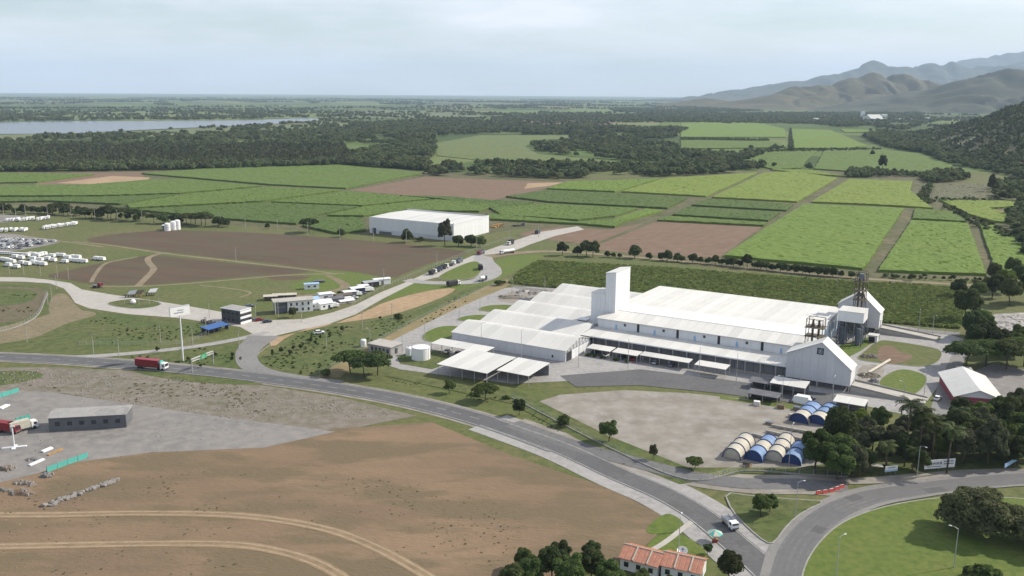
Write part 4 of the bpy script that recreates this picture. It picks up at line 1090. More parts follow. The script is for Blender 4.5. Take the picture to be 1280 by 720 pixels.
scatter('stones', weed_pts([[(-40, 500), (60, 495), (250, 522), (400, 541), (190, 564), (60, 588), (-40, 612)]], 4.2, 59, 0.42), [STN], 0.2, 0.8, 17)
scatter('grass_tufts', weed_pts([[(1012, 716), (1060, 660), (1130, 636), (1330, 632), (1330, 800), (1000, 800)]], 1.7, 63, 0.5), shr, 0.1, 0.24, 18, (0.3, 0.7))
scatter('verge_bushes', weed_pts([[(500, 480), (640, 508), (760, 574), (850, 608), (840, 602), (760, 560), (640, 500)]], 4.5, 81, 0.5), [TREE['shrub'][2][q][0] for q in range(3)] + [TREE['sapling'][2][0][0]], 0.35, 1.0, 20)
scatter('grass_tufts', weed_pts([[(912, 620), (1020, 630), (966, 676)], [(480, 474), (640, 510), (760, 575), (850, 610), (830, 600), (760, 552), (640, 498)]], 1.6, 67, 0.48), shr, 0.1, 0.3, 19, (0.3, 0.8))

# ------------------------------------------------------------ the fertiliser plant: local frame u (long side), v (depth)
PO, PTH = at(707, 453), R(-30.5)
def PL(u, v, z=0.0):
    c, s = math.cos(PTH), math.sin(PTH)
    return Vector((PO.x + u * c - v * s, PO.y + u * s + v * c, z))
def thing(name, u, v, label, cat, group=None, z=0.0, rz=0.0):
    return empty(name, PL(u, v, z), PTH + rz, label, cat, group)
WR, WW, GW = M['white_roof'], M['white_wall'], M['shade_grey_wall']

def panel_row(parent, n, length, z0, z1, m, axis='x', c=(0, 0), thick=0.08, name='wall_panel', gapf=0.97):
    """n equal sheets side by side along one axis, sharing one mesh"""
    w = length / n
    me = (MB().box((0, 0, 0), (w * gapf, thick, z1 - z0)) if axis == 'x' else MB().box((0, 0, 0), (thick, w * gapf, z1 - z0))).mesh(name, m)
    for k in range(n):
        o = (k + .5) * w
        inst(name, me, parent, (c[0] + o, c[1], z0) if axis == 'x' else (c[0], c[1] + o, z0))

# --- saw-tooth warehouse of five bays
wh = thing('warehouse', 0, 0, 'long white warehouse with five parallel humped roof bays, left of the tall tower', 'warehouse')
BW = 23.8
hump = [(0, 5.0), (2, 5.5), (10.4, 7.5), (11.6, 7.72), (13, 7.8), (14.4, 7.68), (23.0, 5.4), (23.8, 5.1)]
core = MB()
for b in range(5):
    u1 = 0.0 if b < 1 else -5.3
    core.profx([(b * BW + .06, 0.0)] + [(b * BW + BW - .06, 0.0)] + [(b * BW + q, z - .16) for q, z in reversed(hump[:-1])], -57.4, u1 - .1)
core.build('wall', GW, wh)
panel_row(wh, 14, 57.4, 0.0, 4.82, GW, 'x', (-57.4, -.02))
for b in range(5):
    u1 = 0.35 if b < 1 else -5.05
    n = 12 if b < 1 else 11
    w = (u1 + 57.9) / n
    mb = MB()
    prof = [(b * BW + q - (.35 if i == 0 else 0), z) for i, (q, z) in enumerate(hump)]
    for i in range(len(prof) - 1):
        (a, za), (c, zc) = prof[i], prof[i + 1]
        mb.add([(0, a, za), (w * .985, a, za), (w * .985, c, zc), (0, c, zc), (0, a, za - .1), (w * .985, a, za - .1), (w * .985, c, zc - .1), (0, c, zc - .1)], [(0, 1, 2, 3), (0, 4, 5, 1), (1, 5, 6, 2), (3, 2, 6, 7), (0, 3, 7, 4)])
    me = mb.mesh('roof_sheet', WR)
    for k in range(n): inst('roof_sheet', me, wh, (-57.9 + k * w, 0, 0))
    MB().box((-28, b * BW + .1, 5.02), (57, .5, .12)).build('gutter', M['galv'], wh) if b else None
# open truss end of the first bay and its door
t = MB()
for q in range(8):
    a = 1.0 + q * 2.95
    zt = np.interp(a, [h[0] for h in hump], [h[1] for h in hump]) - .25
    zt2 = np.interp(min(23, a + 2.95), [h[0] for h in hump], [h[1] for h in hump]) - .25
    t.bar((.12, a, 4.3), (.12, a, zt), .12); t.bar((.12, a, 4.3), (.12, min(23, a + 2.95), zt2), .1)
t.bar((.12, .3, 4.3), (.12, 23.5, 4.3), .16)
t.build('roof_truss', M['dark_grey'], wh)
panel_row(wh, 5, 18, 0, 4.2, WW, 'y', (.08, 5.4), .1)
MB().box((.06, 2.9, 0), (.1, 4.2, 3.9)).build('loading_door', M['black'], wh)
MB().box((-6.2, -.1, 1.2), (.8, .1, 1.1)).build('window', M['glass'], wh)
t = thing('roof_vent', -14.3, 46.0, 'low dark rimmed white ventilator on the warehouse roof, left of the tall tower', 'roof vent', z=6.3)
MB().box((0, 0, 0), (4.4, 4.0, .5)).build('curb', M['dark_grey'], t); MB().box((0, 0, .5), (5, 4.6, .35)).build('cover', M['white_wall'], t)

# --- main hall
hall = thing('factory_hall', 0, 39.5, 'huge white factory hall with broad ribbed roof and high front doors', 'factory')
HU0, HU1, HV = -4.0, 88.0, 76.5
core = MB().profx([(0.1, 0.0), (HV, 0.0), (HV, 10.9), (11.2, 12.3), (11.2, 12.05), (.1, 10.3)], HU0 + .15, HU1 - .15)
core.build('wall', WW, hall)
rn = 23
w = (HU1 - HU0 + .8) / rn
for nm, (a, za), (c, zc) in (('roof_sheet', (-.7, 10.35), (11.0, 12.15)), ('roof_sheet', (10.9, 12.22), (HV + .5, 11.15))):
    mb = MB().add([(0, a, za), (w * .985, a, za), (w * .985, c, zc), (0, c, zc), (0, a, za - .18), (w * .985, a, za - .18), (w * .985, c, zc - .18), (0, c, zc - .18)], [(0, 1, 2, 3), (0, 4, 5, 1), (1, 5, 6, 2), (3, 2, 6, 7), (0, 3, 7, 4)])
    for q in range(1, 6):   # standing seams
        x = w * q / 6
        d = Vector((0, c - a, zc - za)); 
        mb.add([(x - .04, a, za + .004), (x + .04, a, za + .004), (x + .04, c, zc + .004), (x - .04, c, zc + .004), (x, a, za + .07), (x, c, zc + .07)], [(0, 4, 5, 3), (1, 2, 5, 4)])
    me = mb.mesh(nm, WR)
    for k in range(rn): inst(nm, me, hall, (HU0 - .4 + k * w, 0, 0))
panel_row(hall, 30, 92, 6.1, 10.2, WW, 'x', (-4, .02))
for k in range(5):
    x = 2.2 + 18.4 * k
    MB().box((x + 13.6, -.05, 6.3), (1.1, .12, 3.6)).build('high_door', M['black'], hall)
    f = MB().box((x + 7.2, -.05, 8.0), (1.2, .1, 1.3)).build('window_frame', M['galv'], hall)
    MB().box((x + 7.2, -.11, 8.1), (1.0, .06, 1.1)).build('pane', M['glass'], f)
    f = MB().box((x + 3.0, -.05, 6.3), (.95, .1, 2.1)).build('door', M['blue_glass'], hall)
    MB().box((x + 3.35, -.12, 7.2), (.08, .06, .3)).build('handle', M['dark_grey'], f)
# right end wall: louvred, white and pale blue sheets
wp = MB().box((0, 0, 0), (.1, 2.45, 10.4)).mesh('wall_panel', WW); lp = MB().box((0, 0, 0), (.14, 2.45, 7.6)).mesh('louvre', M['blue_glass'])
for k in range(30):
    inst('wall_panel', wp, hall, (HU1 - .05, 1.5 + k * 2.5, .1))
    if k % 3 == 1: inst('louvre', lp, hall, (HU1 + .03, 1.5 + k * 2.5, 1.2))
# low loading wing in front of the hall
wing = thing('loading_wing', 0, 24.3, 'low flat roofed loading wing with grey dock front, along the great hall', 'loading dock')
rn = 23; w = 92.6 / rn
me = MB().add([(0, -.4, 5.75), (w * .985, -.4, 5.75), (w * .985, 15.1, 6.2), (0, 15.1, 6.2), (0, -.4, 5.5), (w * .985, -.4, 5.5), (w * .985, 15.1, 5.95), (0, 15.1, 5.95)], [(0, 1, 2, 3), (0, 4, 5, 1), (1, 5, 6, 2), (3, 2, 6, 7), (0, 3, 7, 4), (4, 7, 6, 5)]).mesh('roof_sheet', WR)
for k in range(rn): inst('roof_sheet', me, wing, (-4.8 + k * w, 0, 0))
MB().box((44, -.5, 5.45), (87.6, .2, .5)).build('fascia', M['white_wall'], wing)
MB().box((44, 2.6, 0), (87, .2, 5.4)).build('wall', M['dock'], wing)
panel_row(wing, 22, 86.6, 1.2, 5.3, M['dock'], 'x', (.6, 2.3), .3, gapf=.93)
MB().box((44, 1.2, 0), (87, 2.2, 1.15)).build('dock', M['concrete_grey'], wing)
po = MB().box((0, 0, 0), (.3, .3, 5.45)).mesh('post', M['galv'])
for k in range(15): inst('post', po, wing, (1.2 + k * 6.13, -.2, 0))

# --- tower and its annex
tw = thing('process_tower', -4, 47, 'tall windowless white tower with a slanting top, highest building of the plant', 'tower')
MB().add([(.1, .1, 4), (4.9, .1, 4), (4.9, 16.3, 4), (.1, 16.3, 4), (.1, .1, 29.7), (4.9, .1, 30.4), (4.9, 16.3, 30.4), (.1, 16.3, 29.7)], [(4, 5, 6, 7), (0, 1, 5, 4), (1, 2, 6, 5), (2, 3, 7, 6), (3, 0, 4, 7)]).build('wall', WW, tw)
for k in range(3):
    a, b = k * 1.667 + .03, k * 1.667 + 1.63
    MB().add([(a, 0, 4), (b, 0, 4), (b, .1, 4), (a, .1, 4), (a, 0, 29.7 + a * .14), (b, 0, 29.7 + b * .14), (b, .1, 29.7 + b * .14), (a, .1, 29.7 + a * .14)], [(0, 1, 5, 4), (1, 2, 6, 5), (2, 3, 7, 6), (3, 0, 4, 7), (4, 5, 6, 7)]).build('wall_panel', WW, tw)
panel_row(tw, 5, 16.4, 4, 30.42, WW, 'y', (4.95, 0), .1)
MB().add([(-.2, -.2, 29.74), (5.2, -.2, 30.5), (5.2, 16.6, 30.5), (-.2, 16.6, 29.74), (-.2, -.2, 29.94), (5.2, -.2, 30.7), (5.2, 16.6, 30.7), (-.2, 16.6, 29.94)], [(4, 5, 6, 7), (0, 1, 5, 4), (1, 2, 6, 5), (2, 3, 7, 6), (3, 0, 4, 7), (0, 3, 2, 1)]).build('roof', WR, tw)
an = MB().box((-3.6, 6, 4), (7.1, 11.8, 15.8)).build('annex', WW, tw)
pm = MB().box((0, 0, 0), (2.25, .1, 15.7)).mesh('wall_panel', WW)
for k in range(3): inst('wall_panel', pm, an, (-5.9 + k * 2.33, .04, 4))
MB().box((-3.6, 6, 19.8), (7.3, 12.0, .2)).build('annex_roof', WR, an)

# --- cross gables at both ends of the far side of the plant
def cross_gable(u0, u1, v0, v1, zl, zr, za, ua, label, skirt):
    e = thing('gable_building', u0, v0, label, 'building')
    W, D, A = u1 - u0, v1 - v0, ua - u0
    zb = 2.4
    prof = [(0.06, zb), (W - .06, zb), (W - .06, zr - .1), (A, za - .12), (.06, zl - .1)]
    MB().profy(prof, .08, D - .05).build('wall', GW, e)
    # front made of sheets
    n = 8
    for k in range(n):
        a, b = W * k / n + .03, W * (k + 1) / n - .03
        za_ = lambda x: (zl + (za - zl) * x / A if x < A else za + (zr - za) * (x - A) / (W - A)) - .1
        top = [(b, za_(b))] + ([(A, za - .1)] if a < A < b else []) + [(a, za_(a))]
        MB().profy([(a, zb), (b, zb)] + top, 0, .1).build('wall_panel', GW, e)
    n = 3
    me = MB().box((0, 0, 0), (.1, D / n * .97, zr - zb - 1.6)).mesh('wall_panel', WW)
    for k in range(n): inst('wall_panel', me, e, (W - .02, D * (k + .5) / n, zb + 1.5))
    for x0, z0, x1, z1 in ((-.5, zl - .35, A, za), (A, za, W + .5, zr - .35)):
        n = 3
        for k in range(n):
            a, b = D * k / n - (.4 if k == 0 else 0) + .015, D * (k + 1) / n + (.4 if k == n - 1 else 0) - .015
            MB().add([(x0, a, z0), (x1, a, z1), (x1, b, z1), (x0, b, z0), (x0, a, z0 - .12), (x1, a, z1 - .12), (x1, b, z1 - .12), (x0, b, z0 - .12)], [(0, 1, 2, 3), (0, 4, 5, 1), (1, 5, 6, 2), (2, 6, 7, 3), (3, 7, 4, 0)]).build('roof_sheet', WR, e)
    for x, y in ((W - .3, .3), (W - .3, D - .4), (.3, .3), (W * .5, .3), (W * .75, .3), (W * .25, .3)):
        MB().box((x, y, 0), (.5, .5, zb)).build('column', M['concrete'], e)
    MB().box((W / 2 - 1, D / 2 + 1.2, 0), (W - 3, D - 3, zb)).build('plinth', M['dock'], e)
    return e
cg = cross_gable(85.3, 109.4, 21.8, 31, 12.4, 9.0, 18.2, 98.2, 'grey fronted gable building with a square blue emblem high on its wall', 2)
em = MB().box((12.4, -.04, 13.2), (2.5, .1, 2.6)).build('emblem', M['navy'], cg)
mk = MB()
for j in range(16):
    a0, a1 = j * math.pi / 8, (j + 1) * math.pi / 8
    mk.poly([(12.4 + r * math.cos(a), -.1, 14.5 + r * math.sin(a)) for a, r in ((a0, .95), (a1, .95), (a1, .8), (a0, .8))])
mk.poly([(12.0, -.102, 14.2), (12.75, -.102, 14.3), (12.7, -.102, 15.1), (12.1, -.102, 14.95)]); mk.poly([(11.75, -.102, 14.0), (13.05, -.102, 14.05), (12.8, -.102, 13.8), (12.0, -.102, 13.78)])
mk.build('emblem_mark', M['paint'], em)
cg2 = cross_gable(85.5, 104.6, 119, 129, 12.4, 10.2, 19.0, 95.2, 'grey gable building behind the rusty conveyor tower at the far corner of the plant', 2)
for k, (x0, u, v, lab) in enumerate(((0, 109.6, 22, 'pale concrete ramp rising to the near gable building with the emblem'), (0, 104.8, 119.5, 'pale concrete ramp rising to the far gable building'))):
    e = thing('ramp', u, v, lab, 'ramp')
    MB().add([(0, 0, 0), (26, 0, 0), (26, 8.6, 0), (0, 8.6, 0), (0, 0, 2.4), (0, 8.6, 2.4), (26, 0, .14), (26, 8.6, .14)], [(4, 6, 7, 5), (0, 1, 6, 4), (2, 3, 5, 7), (0, 4, 5, 3)]).build('slab', M['concrete'], e)
    for y in (.15, 8.45):
        MB().add([(0, y - .15, 2.4), (26, y - .15, .14), (26, y + .15, .14), (0, y + .15, 2.4), (0, y - .15, 3.1), (26, y - .15, .6), (26, y + .15, .6), (0, y + .15, 3.1)], [(4, 5, 6, 7), (0, 1, 5, 4), (2, 3, 7, 6), (1, 2, 6, 5)]).build('parapet', M['kerb'], e)

# --- rusty open steel towers with elevators
def lattice(u, v, w, d, h, levels, label, z=0.0, extra=0):
    e = thing('elevator_tower', u, v, label, 'steel tower', z=z)
    st = MB()
    for x in (0, w):
        for y in (0, d): st.bar((x, y, 0), (x, y, h), .22)
    for k in range(levels + 1):
        zz = h * k / levels
        for a, b in (((0, 0), (w, 0)), ((w, 0), (w, d)), ((w, d), (0, d)), ((0, d), (0, 0))):
            st.bar((*a, zz), (*b, zz), .18)
            if k < levels and (k % 2 == 0): st.bar((*a, zz), (*b, zz + h / levels), .1)
    st.build('frame', M['rust'], e)
    for k in range(1, levels):
        MB().box((w / 2, d / 2, h * k / levels), (w + 1.2, d + 1.0, .12)).build('platform', M['rust'], e)
    for x in (w * .33, w * .7):
        MB().box((x, d * .5, 0), (.8, .7, h * .93)).build('elevator_leg', M['rust'], e)
        MB().box((x, d * .5, h * .62), (1.8, 1.5, 1.9), taper=.6).build('elevator_head', M['rust'], e)
    return e
lattice(87.8, 40.5, 6.4, 5.5, 11.0, 3, 'rusty open steel tower with two elevator legs above the near gable roof', z=11.0)
e2 = lattice(94.2, 108, 4.6, 4.6, 30.5, 7, 'slim rusty steel elevator tower rising in front of the far gable building')
MB().box((2.3, 2.3, 27.2), (2.6, 2.4, 2.4), taper=.7).build('top_house', M['slate'], e2)
hp = thing('hopper_house', 90.5, 88, 'white box shaped hopper standing on dark steel legs beside the hall end', 'hopper')
MB().box((6, 7, 11.0), (11, 11, 4.6)).build('box', WW, hp); MB().box((6, 7, 15.6), (11.3, 11.3, .2)).build('roof', WR, hp)
MB().box((6, 7, 8.2), (5, 5, 2.8), taper=2.1).build('funnel', M['dark_grey'], hp)
for k, x in enumerate((.8, 4.2, 7.8, 11.2)):
    for y in (1.8, 7, 12.2): MB().box((x, y, 0), (.4, .4, 11.0)).build('leg', M['slate'], hp)
br = MB()
for y in (1.8, 7, 12.2):
    for x in (.8, 4.2, 7.8): br.bar((x, y, .5), (x + 3.4, y, 5.4), .16); br.bar((x + 3.4, y, 5.4), (x, y, 10.4), .16)
    br.bar((.8, y, 5.4), (11.2, y, 5.4), .2)
br.build('bracing', M['slate'], hp)
for x, y in ((2.5, 4), (9.4, 4), (2.5, 10), (9.4, 10)): MB().lathe([(1.1, .4), (1.1, 7.6), (.9, 8.0), (0, 8.2)], n=12, c=(x, y, 0)).build('silo', M['slate'], hp)
sh = thing('shed', 103, 101, 'small white flat roofed shed with a dark opening beside the steel legs', 'shed')
MB().box((1.9, 2, 0), (3.8, 4, 3.2)).build('wall', WW, sh); MB().box((1.9, 2, 3.2), (4.6, 4.6, .25)).build('roof', WR, sh); MB().box((1.5, -.05, 0), (2.6, .12, 2.7)).build('door', M['black'], sh)
pp = MB().bar((0, 0, .5), (0, 28, .9), .9)
for q in range(5): pp.box((0, 2 + q * 6, 0), (.4, .4, .5))
pp = pp.build('conveyor_pipe', M['beige'], loc=PL(110.5, 45, .2), rz=PTH + R(-12)); tag(pp, 'long pale conveyor pipe lying across the lawn between the two gable buildings', 'pipe')

# --- canopies in front
def canopy(u, v, w, d, h, label, cat='canopy', group=None, roof='white_roof', slope=.35, n=3, back=False, posts=True, rz=0.0, wallm='dock', npan=None):
    e = thing('canopy', u, v, label, cat, group, rz=rz)
    npan = npan or max(1, int(w / 4.5))
    ww = w / npan
    me = MB().add([(0, -.3, h), (ww * .985, -.3, h), (ww * .985, d + .3, h + slope), (0, d + .3, h + slope), (0, -.3, h - .18), (ww * .985, -.3, h - .18), (ww * .985, d + .3, h + slope - .18), (0, d + .3, h + slope - .18)], [(0, 1, 2, 3), (0, 4, 5, 1), (1, 5, 6, 2), (2, 6, 7, 3), (3, 7, 4, 0), (4, 7, 6, 5)]).mesh('roof_sheet', M[roof])
    for k in range(npan): inst('roof_sheet', me, e, (k * ww, 0, 0))
    if posts:
        pf, pb = MB().box((0, 0, 0), (.18, .18, h - .18)).mesh('post', M['galv']), MB().box((0, 0, 0), (.18, .18, h + slope - .2)).mesh('post', M['galv'])
        for k in range(n + 1):
            x = .3 + (w - .6) * k / n
            inst('post', pf, e, (x, .1, 0)); inst('post', pb, e, (x, d - .1, 0))
    if back: MB().box((w / 2, d - .3, 0), (w - .3, .2, h - .25)).build('wall', M[wallm], e)
    return e
canopy(2.6, 14.5, 11.2, 5.5, 3.3, 'first small white roofed carport before the dock, next to the open warehouse end', 'carport', back=True)
canopy(14.6, 14.6, 11.5, 5.5, 3.3, 'second small white roofed carport before the dock, middle one of three', 'carport', back=True)
canopy(26.5, 16.2, 21.5, 4.4, 3.4, 'longest white roofed carport before the dock, farthest from the warehouse', 'carport', back=True, n=5)
canopy(51, 14, 13, 5.5, 3.8, 'white roofed shelter by the dock front, halfway along the loading wing', 'carport', n=3)
canopy(83.5, 5.6, 13.2, 6.8, 4.2, 'bright white canopy before the foot of the emblem gable', 'canopy', back=True, n=3, slope=.6)
canopy(108.2, -3.8, 10.8, 6.6, 4.3, 'square white roofed guard shelter beside the blue tents', 'shelter', back=True, n=2, slope=.3)
canopy(-56.5, -17.5, 27.5, 7.6, 4.2, 'long white canopy behind the water tank, parallel to the warehouse front', 'canopy', back=False, n=5)
canopy(-35.8, -42, 23.5, 21.5, 4.6, 'broad low white roof left of the two in front of the warehouse wall', 'canopy', back=True, n=4, slope=.9, npan=5)
canopy(-11.8, -35.8, 14.5, 16.5, 4.4, 'right hand one of the two broad low white roofs in front of the warehouse wall', 'canopy', back=True, n=3, slope=.8, npan=3)
tk = thing('water_tank', -54.6, -27.5, 'squat white cylindrical water tank with blue paint patches by the plant lawn', 'tank')
MB().lathe([(4.0, 0), (4.0, 5.0), (3.7, 5.3), (0, 5.9)], n=28).build('shell', M['white'], tk, smooth=False)
for r_, z0, z1, a0, a1 in ((4.02, .8, 4.3, 3.5, 4.2),):
    mb = MB()
    for q in range(6):
        t0, t1 = a0 + (a1 - a0) * q / 6, a0 + (a1 - a0) * (q + 1) / 6
        mb.poly([(r_ * math.cos(t0), r_ * math.sin(t0), z0), (r_ * math.cos(t1), r_ * math.sin(t1), z0), (r_ * math.cos(t1), r_ * math.sin(t1), z1 - q * .3), (r_ * math.cos(t0), r_ * math.sin(t0), z1 - q * .3)])
    mb.build('painted_patch', M['blue_glass'], tk)
MB().tube([(4.15, 0, 0), (4.15, 0, 5.6)], .06, n=4).build('ladder', M['galv'], tk); MB().lathe([(4.06, 5.0), (4.06, 5.16), (3.9, 5.16)], n=28).build('rim', M['galv'], tk)
bt = thing('tank', -62.0, -26, 'small white upright tank standing beside the big water tank', 'tank')
MB().lathe([(1.5, 0), (1.5, 3.2), (1.1, 3.7), (.4, 3.9), (0, 3.9)], n=16).build('shell', M['white'], bt); MB().lathe([(.35, 3.88), (.35, 4.1), (0, 4.1)], n=10).build('lid', M['dark_grey'], bt)
gs = thing('pump_house', -80, -31, 'small grey block pump house with a pale flat roof near the plant road', 'building')
MB().box((6, 4, 0), (12, 8, 3.6)).build('wall', M['concrete_grey'], gs); MB().box((6, 4, 3.6), (13, 9, .3)).build('roof', M['concrete'], gs)
for q in range(5): MB().box((2 + q * 2.1, -.05, 1.0), (1.2, .12, 1.7)).build('window', M['glass'], gs)
MB().box((12.02, 4, 0), (.12, 1.6, 2.5)).build('door', M['charcoal'], gs)
wb_ = thing('cistern', -87, -26, 'upright white plastic cistern at the plant road, left of the pump house', 'tank')
MB().lathe([(1.3, 0), (1.3, 3.0), (.9, 3.4), (0, 3.5)], n=14).build('shell', M['white'], wb_); MB().lathe([(.3, 3.42), (.3, 3.65), (0, 3.65)], n=8).build('lid', M['galv'], wb_)

# --- tanks of fabric: round arched tents
def tent(p0, p1, wd, hh, bands, label, group, back='navy_canvas'):
    """vault from p0 to p1 (photo points of the two ends of its centre line), bands of cloth alternating"""
    a, b = at(*p0), at(*p1)
    d = b - a; L = d.length
    e = empty('arched_tent', a, math.atan2(d.y, d.x), label, 'tent', group)
    n, m = len(bands), 12
    arc = [(-wd / 2 * math.cos(math.pi * j / m), hh * math.sin(math.pi * j / m) ** .8) for j in range(m + 1)]
    for k, col in enumerate(bands):
        x0, x1 = L * k / n + .12, L * (k + 1) / n - .12
        mb = MB()
        for j in range(m):
            (y0, z0), (y1, z1) = arc[j], arc[j + 1]
            mb.poly([(x0, y0, z0), (x0, y1, z1), (x1, y1, z1), (x1, y0, z0)]); mb.poly([(x0, y0 * .97, z0 * .97), (x1, y0 * .97, z0 * .97), (x1, y1 * .97, z1 * .97), (x0, y1 * .97, z1 * .97)])
        mb.build('cover', M[col], e, smooth=True)
    for k in range(n + 1):
        x = L * k / n
        MB().tube([(x, y * 1.01, max(.05, z * 1.02)) for y, z in arc], .22 if 0 < k < n else .16, n=6).build('hoop', M['navy_canvas'], e)
    MB().poly([(L - .2, y * .96, z * .96) for y, z in arc]).poly([(L - .25, y * .96, z * .96) for y, z in reversed(arc)]).build('end_wall', M[back], e)
    MB().poly([(.3, y * .96, z * .96) for y, z in reversed(arc)]).poly([(.35, y * .96, z * .96) for y, z in arc]).build('end_wall', M[back], e)
    return e
B_, C_ = 'canvas_blue', 'beige'
tent((941, 577), (962, 556), 5.6, 3.5, [B_, C_, B_], 'arched tent with a cream band between two blue ones, front row', 'arched tents in the gravel yard')
tent((967, 577), (983, 554), 5.6, 3.5, [C_, C_, C_], 'all cream arched tent between two blue ones in the front row', 'arched tents in the gravel yard', 'beige')
tent((989, 581), (1001, 563), 5.6, 3.2, [B_, B_], 'all blue arched tent at the end of the front row, beside the dark trees', 'arched tents in the gravel yard')
tent((914, 574), (933, 554), 5.6, 3.5, [C_, C_, C_], 'cream arched tent at the far left end of the front row', 'arched tents in the gravel yard', 'beige')
tent((998, 529), (1017, 513), 6.4, 3.4, [C_, B_, B_], 'arched tent with one cream and two blue bands, left one of the rear pair', 'arched tents in the gravel yard')
tent((1020, 531), (1039, 515), 6.4, 3.4, [C_, B_, B_], 'cream and blue arched tent, right one of the rear pair beside the guard shelter', 'arched tents in the gravel yard')
# low bunker walls between the rows of tents
for k, (a, b, lab) in enumerate((((957, 541), (1008, 553), 'long low pale wall with dark heaps behind the front row of tents'), ((964, 534), (1012, 543), 'second low wall of the gravel yard, nearer the rear pair of tents'), ((940, 545), (1000, 561), 'low wall right behind the front row of tents'))):
    p, q = at(*a), at(*b); d = q - p
    e = empty('bunker_wall', p, math.atan2(d.y, d.x), lab, 'low wall')
    MB().box((d.length / 2, 0, .1), (d.length, .5, 1.0)).build('wall', M['concrete'], e)
    for j in range(5): MB().box((1 + j * d.length / 5.5, -.6, .1), (rnd.uniform(.8, 1.6), .9, rnd.uniform(.4, .9)), taper=.5).build('heap', M['rubble'], e)
wt = tag(MB().box((0, 0, .0), (6, 4, 2.6), taper=.75).box((1.6, -.6, 0), (4, 3, 1.9), taper=.7).box((-2.2, .8, 0), (3.4, 3, 1.8), taper=.6).build('tarpaulin_heap', M['white'], loc=at(1003, 503), rz=PTH), 'white tarpaulin heap on the dark apron beside the bright canopy', 'heap')

# ------------------------------------------------------------ vehicles (built along +x, origin on the ground)
def head(p0, p1):
    d = at(*p1) - at(*p0)
    return math.atan2(d.y, d.x)
def wheels(e, xs, w, r=.5, tw=.35):
    me = MB().wheel((0, 0, 0), r, tw).mesh('wheel', M['tyre'])
    for x in xs:
        for s in (-1, 1): inst('wheel', me, e, (x, s * w, r))
def cab(e, x, m, w=2.4, h=2.7, l=2.1, name='cab'):
    """lorry cab with its nose at x"""
    c = MB().profy([(x - l, .55), (x, .55), (x, 1.55), (x - .18, h - .15), (x - .45, h), (x - l, h)], -w / 2, w / 2).build(name, m, e)
    MB().add([(x + .012, -w * .44, 1.6), (x + .012, w * .44, 1.6), (x - .165, w * .44, h - .2), (x - .165, -w * .44, h - .2)], [(0, 1, 2, 3)]).build('windscreen', M['glass'], c)
    for s in (-1, 1): MB().box((x - .95, s * (w / 2 + .005), 1.55), (.9, .03, .8)).build('side_window', M['glass'], c)
    MB().box((x + .04, 0, .6), (.12, w * .9, .35)).build('bumper', M['dark_grey'], c)
    return c
def truck(p, rz, label, cabm='white', body='dump', bm='black', L=8.5, group=None, cat='truck'):
    P = at(*p)
    e = empty('truck', (P.x, P.y, .24), rz, label, cat, group)
    MB().box((-.2, 0, .55), (L - .6, 1.0, .35)).build('chassis', M['dark_grey'], e)
    cab(e, L / 2, M[cabm])
    wheels(e, [L / 2 - 1.3, -L / 2 + 1.2, -L / 2 + 2.4], 1.05)
    x0, x1 = -L / 2, L / 2 - 2.4
    c, l = (x0 + x1) / 2, x1 - x0
    if body == 'dump':
        b = MB()
        b.box((c, 0, .95), (l, 2.5, .15)); 
        for s in (-1, 1): b.box((c, s * 1.22, 1.1), (l, .08, 1.6))
        b.box((x1 - .05, 0, 1.1), (.1, 2.36, 1.75)); b.box((x0 + .05, 0, 1.1), (.1, 2.36, 1.5))
        for k in range(5): 
            for s in (-1, 1): b.box((x0 + .5 + k * (l - 1) / 4, s * 1.29, 1.0), (.14, .08, 1.7))
        b.build('dump_body', M[bm], e)
        MB().box((c, 0, 1.1), (l - .3, 2.3, 1.35), taper=.9, ty=.8).build('load', M['black'], e)
    elif body == 'box':
        b = MB().box((c, 0, .95), (l, 2.5, 2.6)).build('cargo_box', M[bm], e)
        for s in (-1, 1): MB().box((x0 - .03, s * .62, 1.05), (.05, 1.15, 2.4)).build('rear_door', M[bm], b)
    elif body == 'tarp':
        MB().profx([(-1.25, .95), (1.25, .95), (1.25, 2.9), (.8, 3.25), (-.8, 3.25), (-1.25, 2.9)], x0, x1).build('tarpaulin', M[bm], e)
    elif body == 'tank':
        MB().tube([(x0, 0, 1.9), (x1 - .1, 0, 1.9)], 1.05, n=16).build('tank', M[bm], e, smooth=False)
    elif body == 'mixer':
        MB().tube([(x0, 0, 2.6), (c - .5, 0, 2.3), (c + .8, 0, 2.1), (x1 - .2, 0, 1.9)], .8, n=14, r2=1.1).build('drum', M[bm], e)
    elif body == 'flat':
        MB().box((c, 0, .95), (l, 2.4, .2)).build('flatbed', M[bm], e)
    return e
# red articulated lorry on the highway
P = at(190, 461.5); hz_ = head((150, 457), (230, 464.5))
rt = empty('articulated_lorry', (P.x, P.y, .22), hz_, 'red box lorry with a white cab driving on the dark highway', 'lorry')
b = MB().box((-1.6, 0, 1.15), (10.6, 2.5, 2.75)).build('trailer', M['red'], rt)
for k in range(16): MB().box((-6.6 + k * .67, -1.27, 1.2), (.1, .06, 2.6)).build('rib', M['red'], b)
MB().box((-1.6, 0, 3.9), (10.7, 2.56, .08)).build('roof', M['crimson'], b)
MB().box((-.6, 0, .65), (12.6, 1.0, .4)).build('chassis', M['dark_grey'], rt)
cab(rt, 7.0, M['white'], 2.4, 3.0, 2.3); MB().box((4.4, 0, 3.0), (1.2, 2.2, .7), taper=.7).build('wind_deflector', M['teal'], rt)
wheels(rt, [5.7, 3.6, -4.2, -5.5], 1.05)
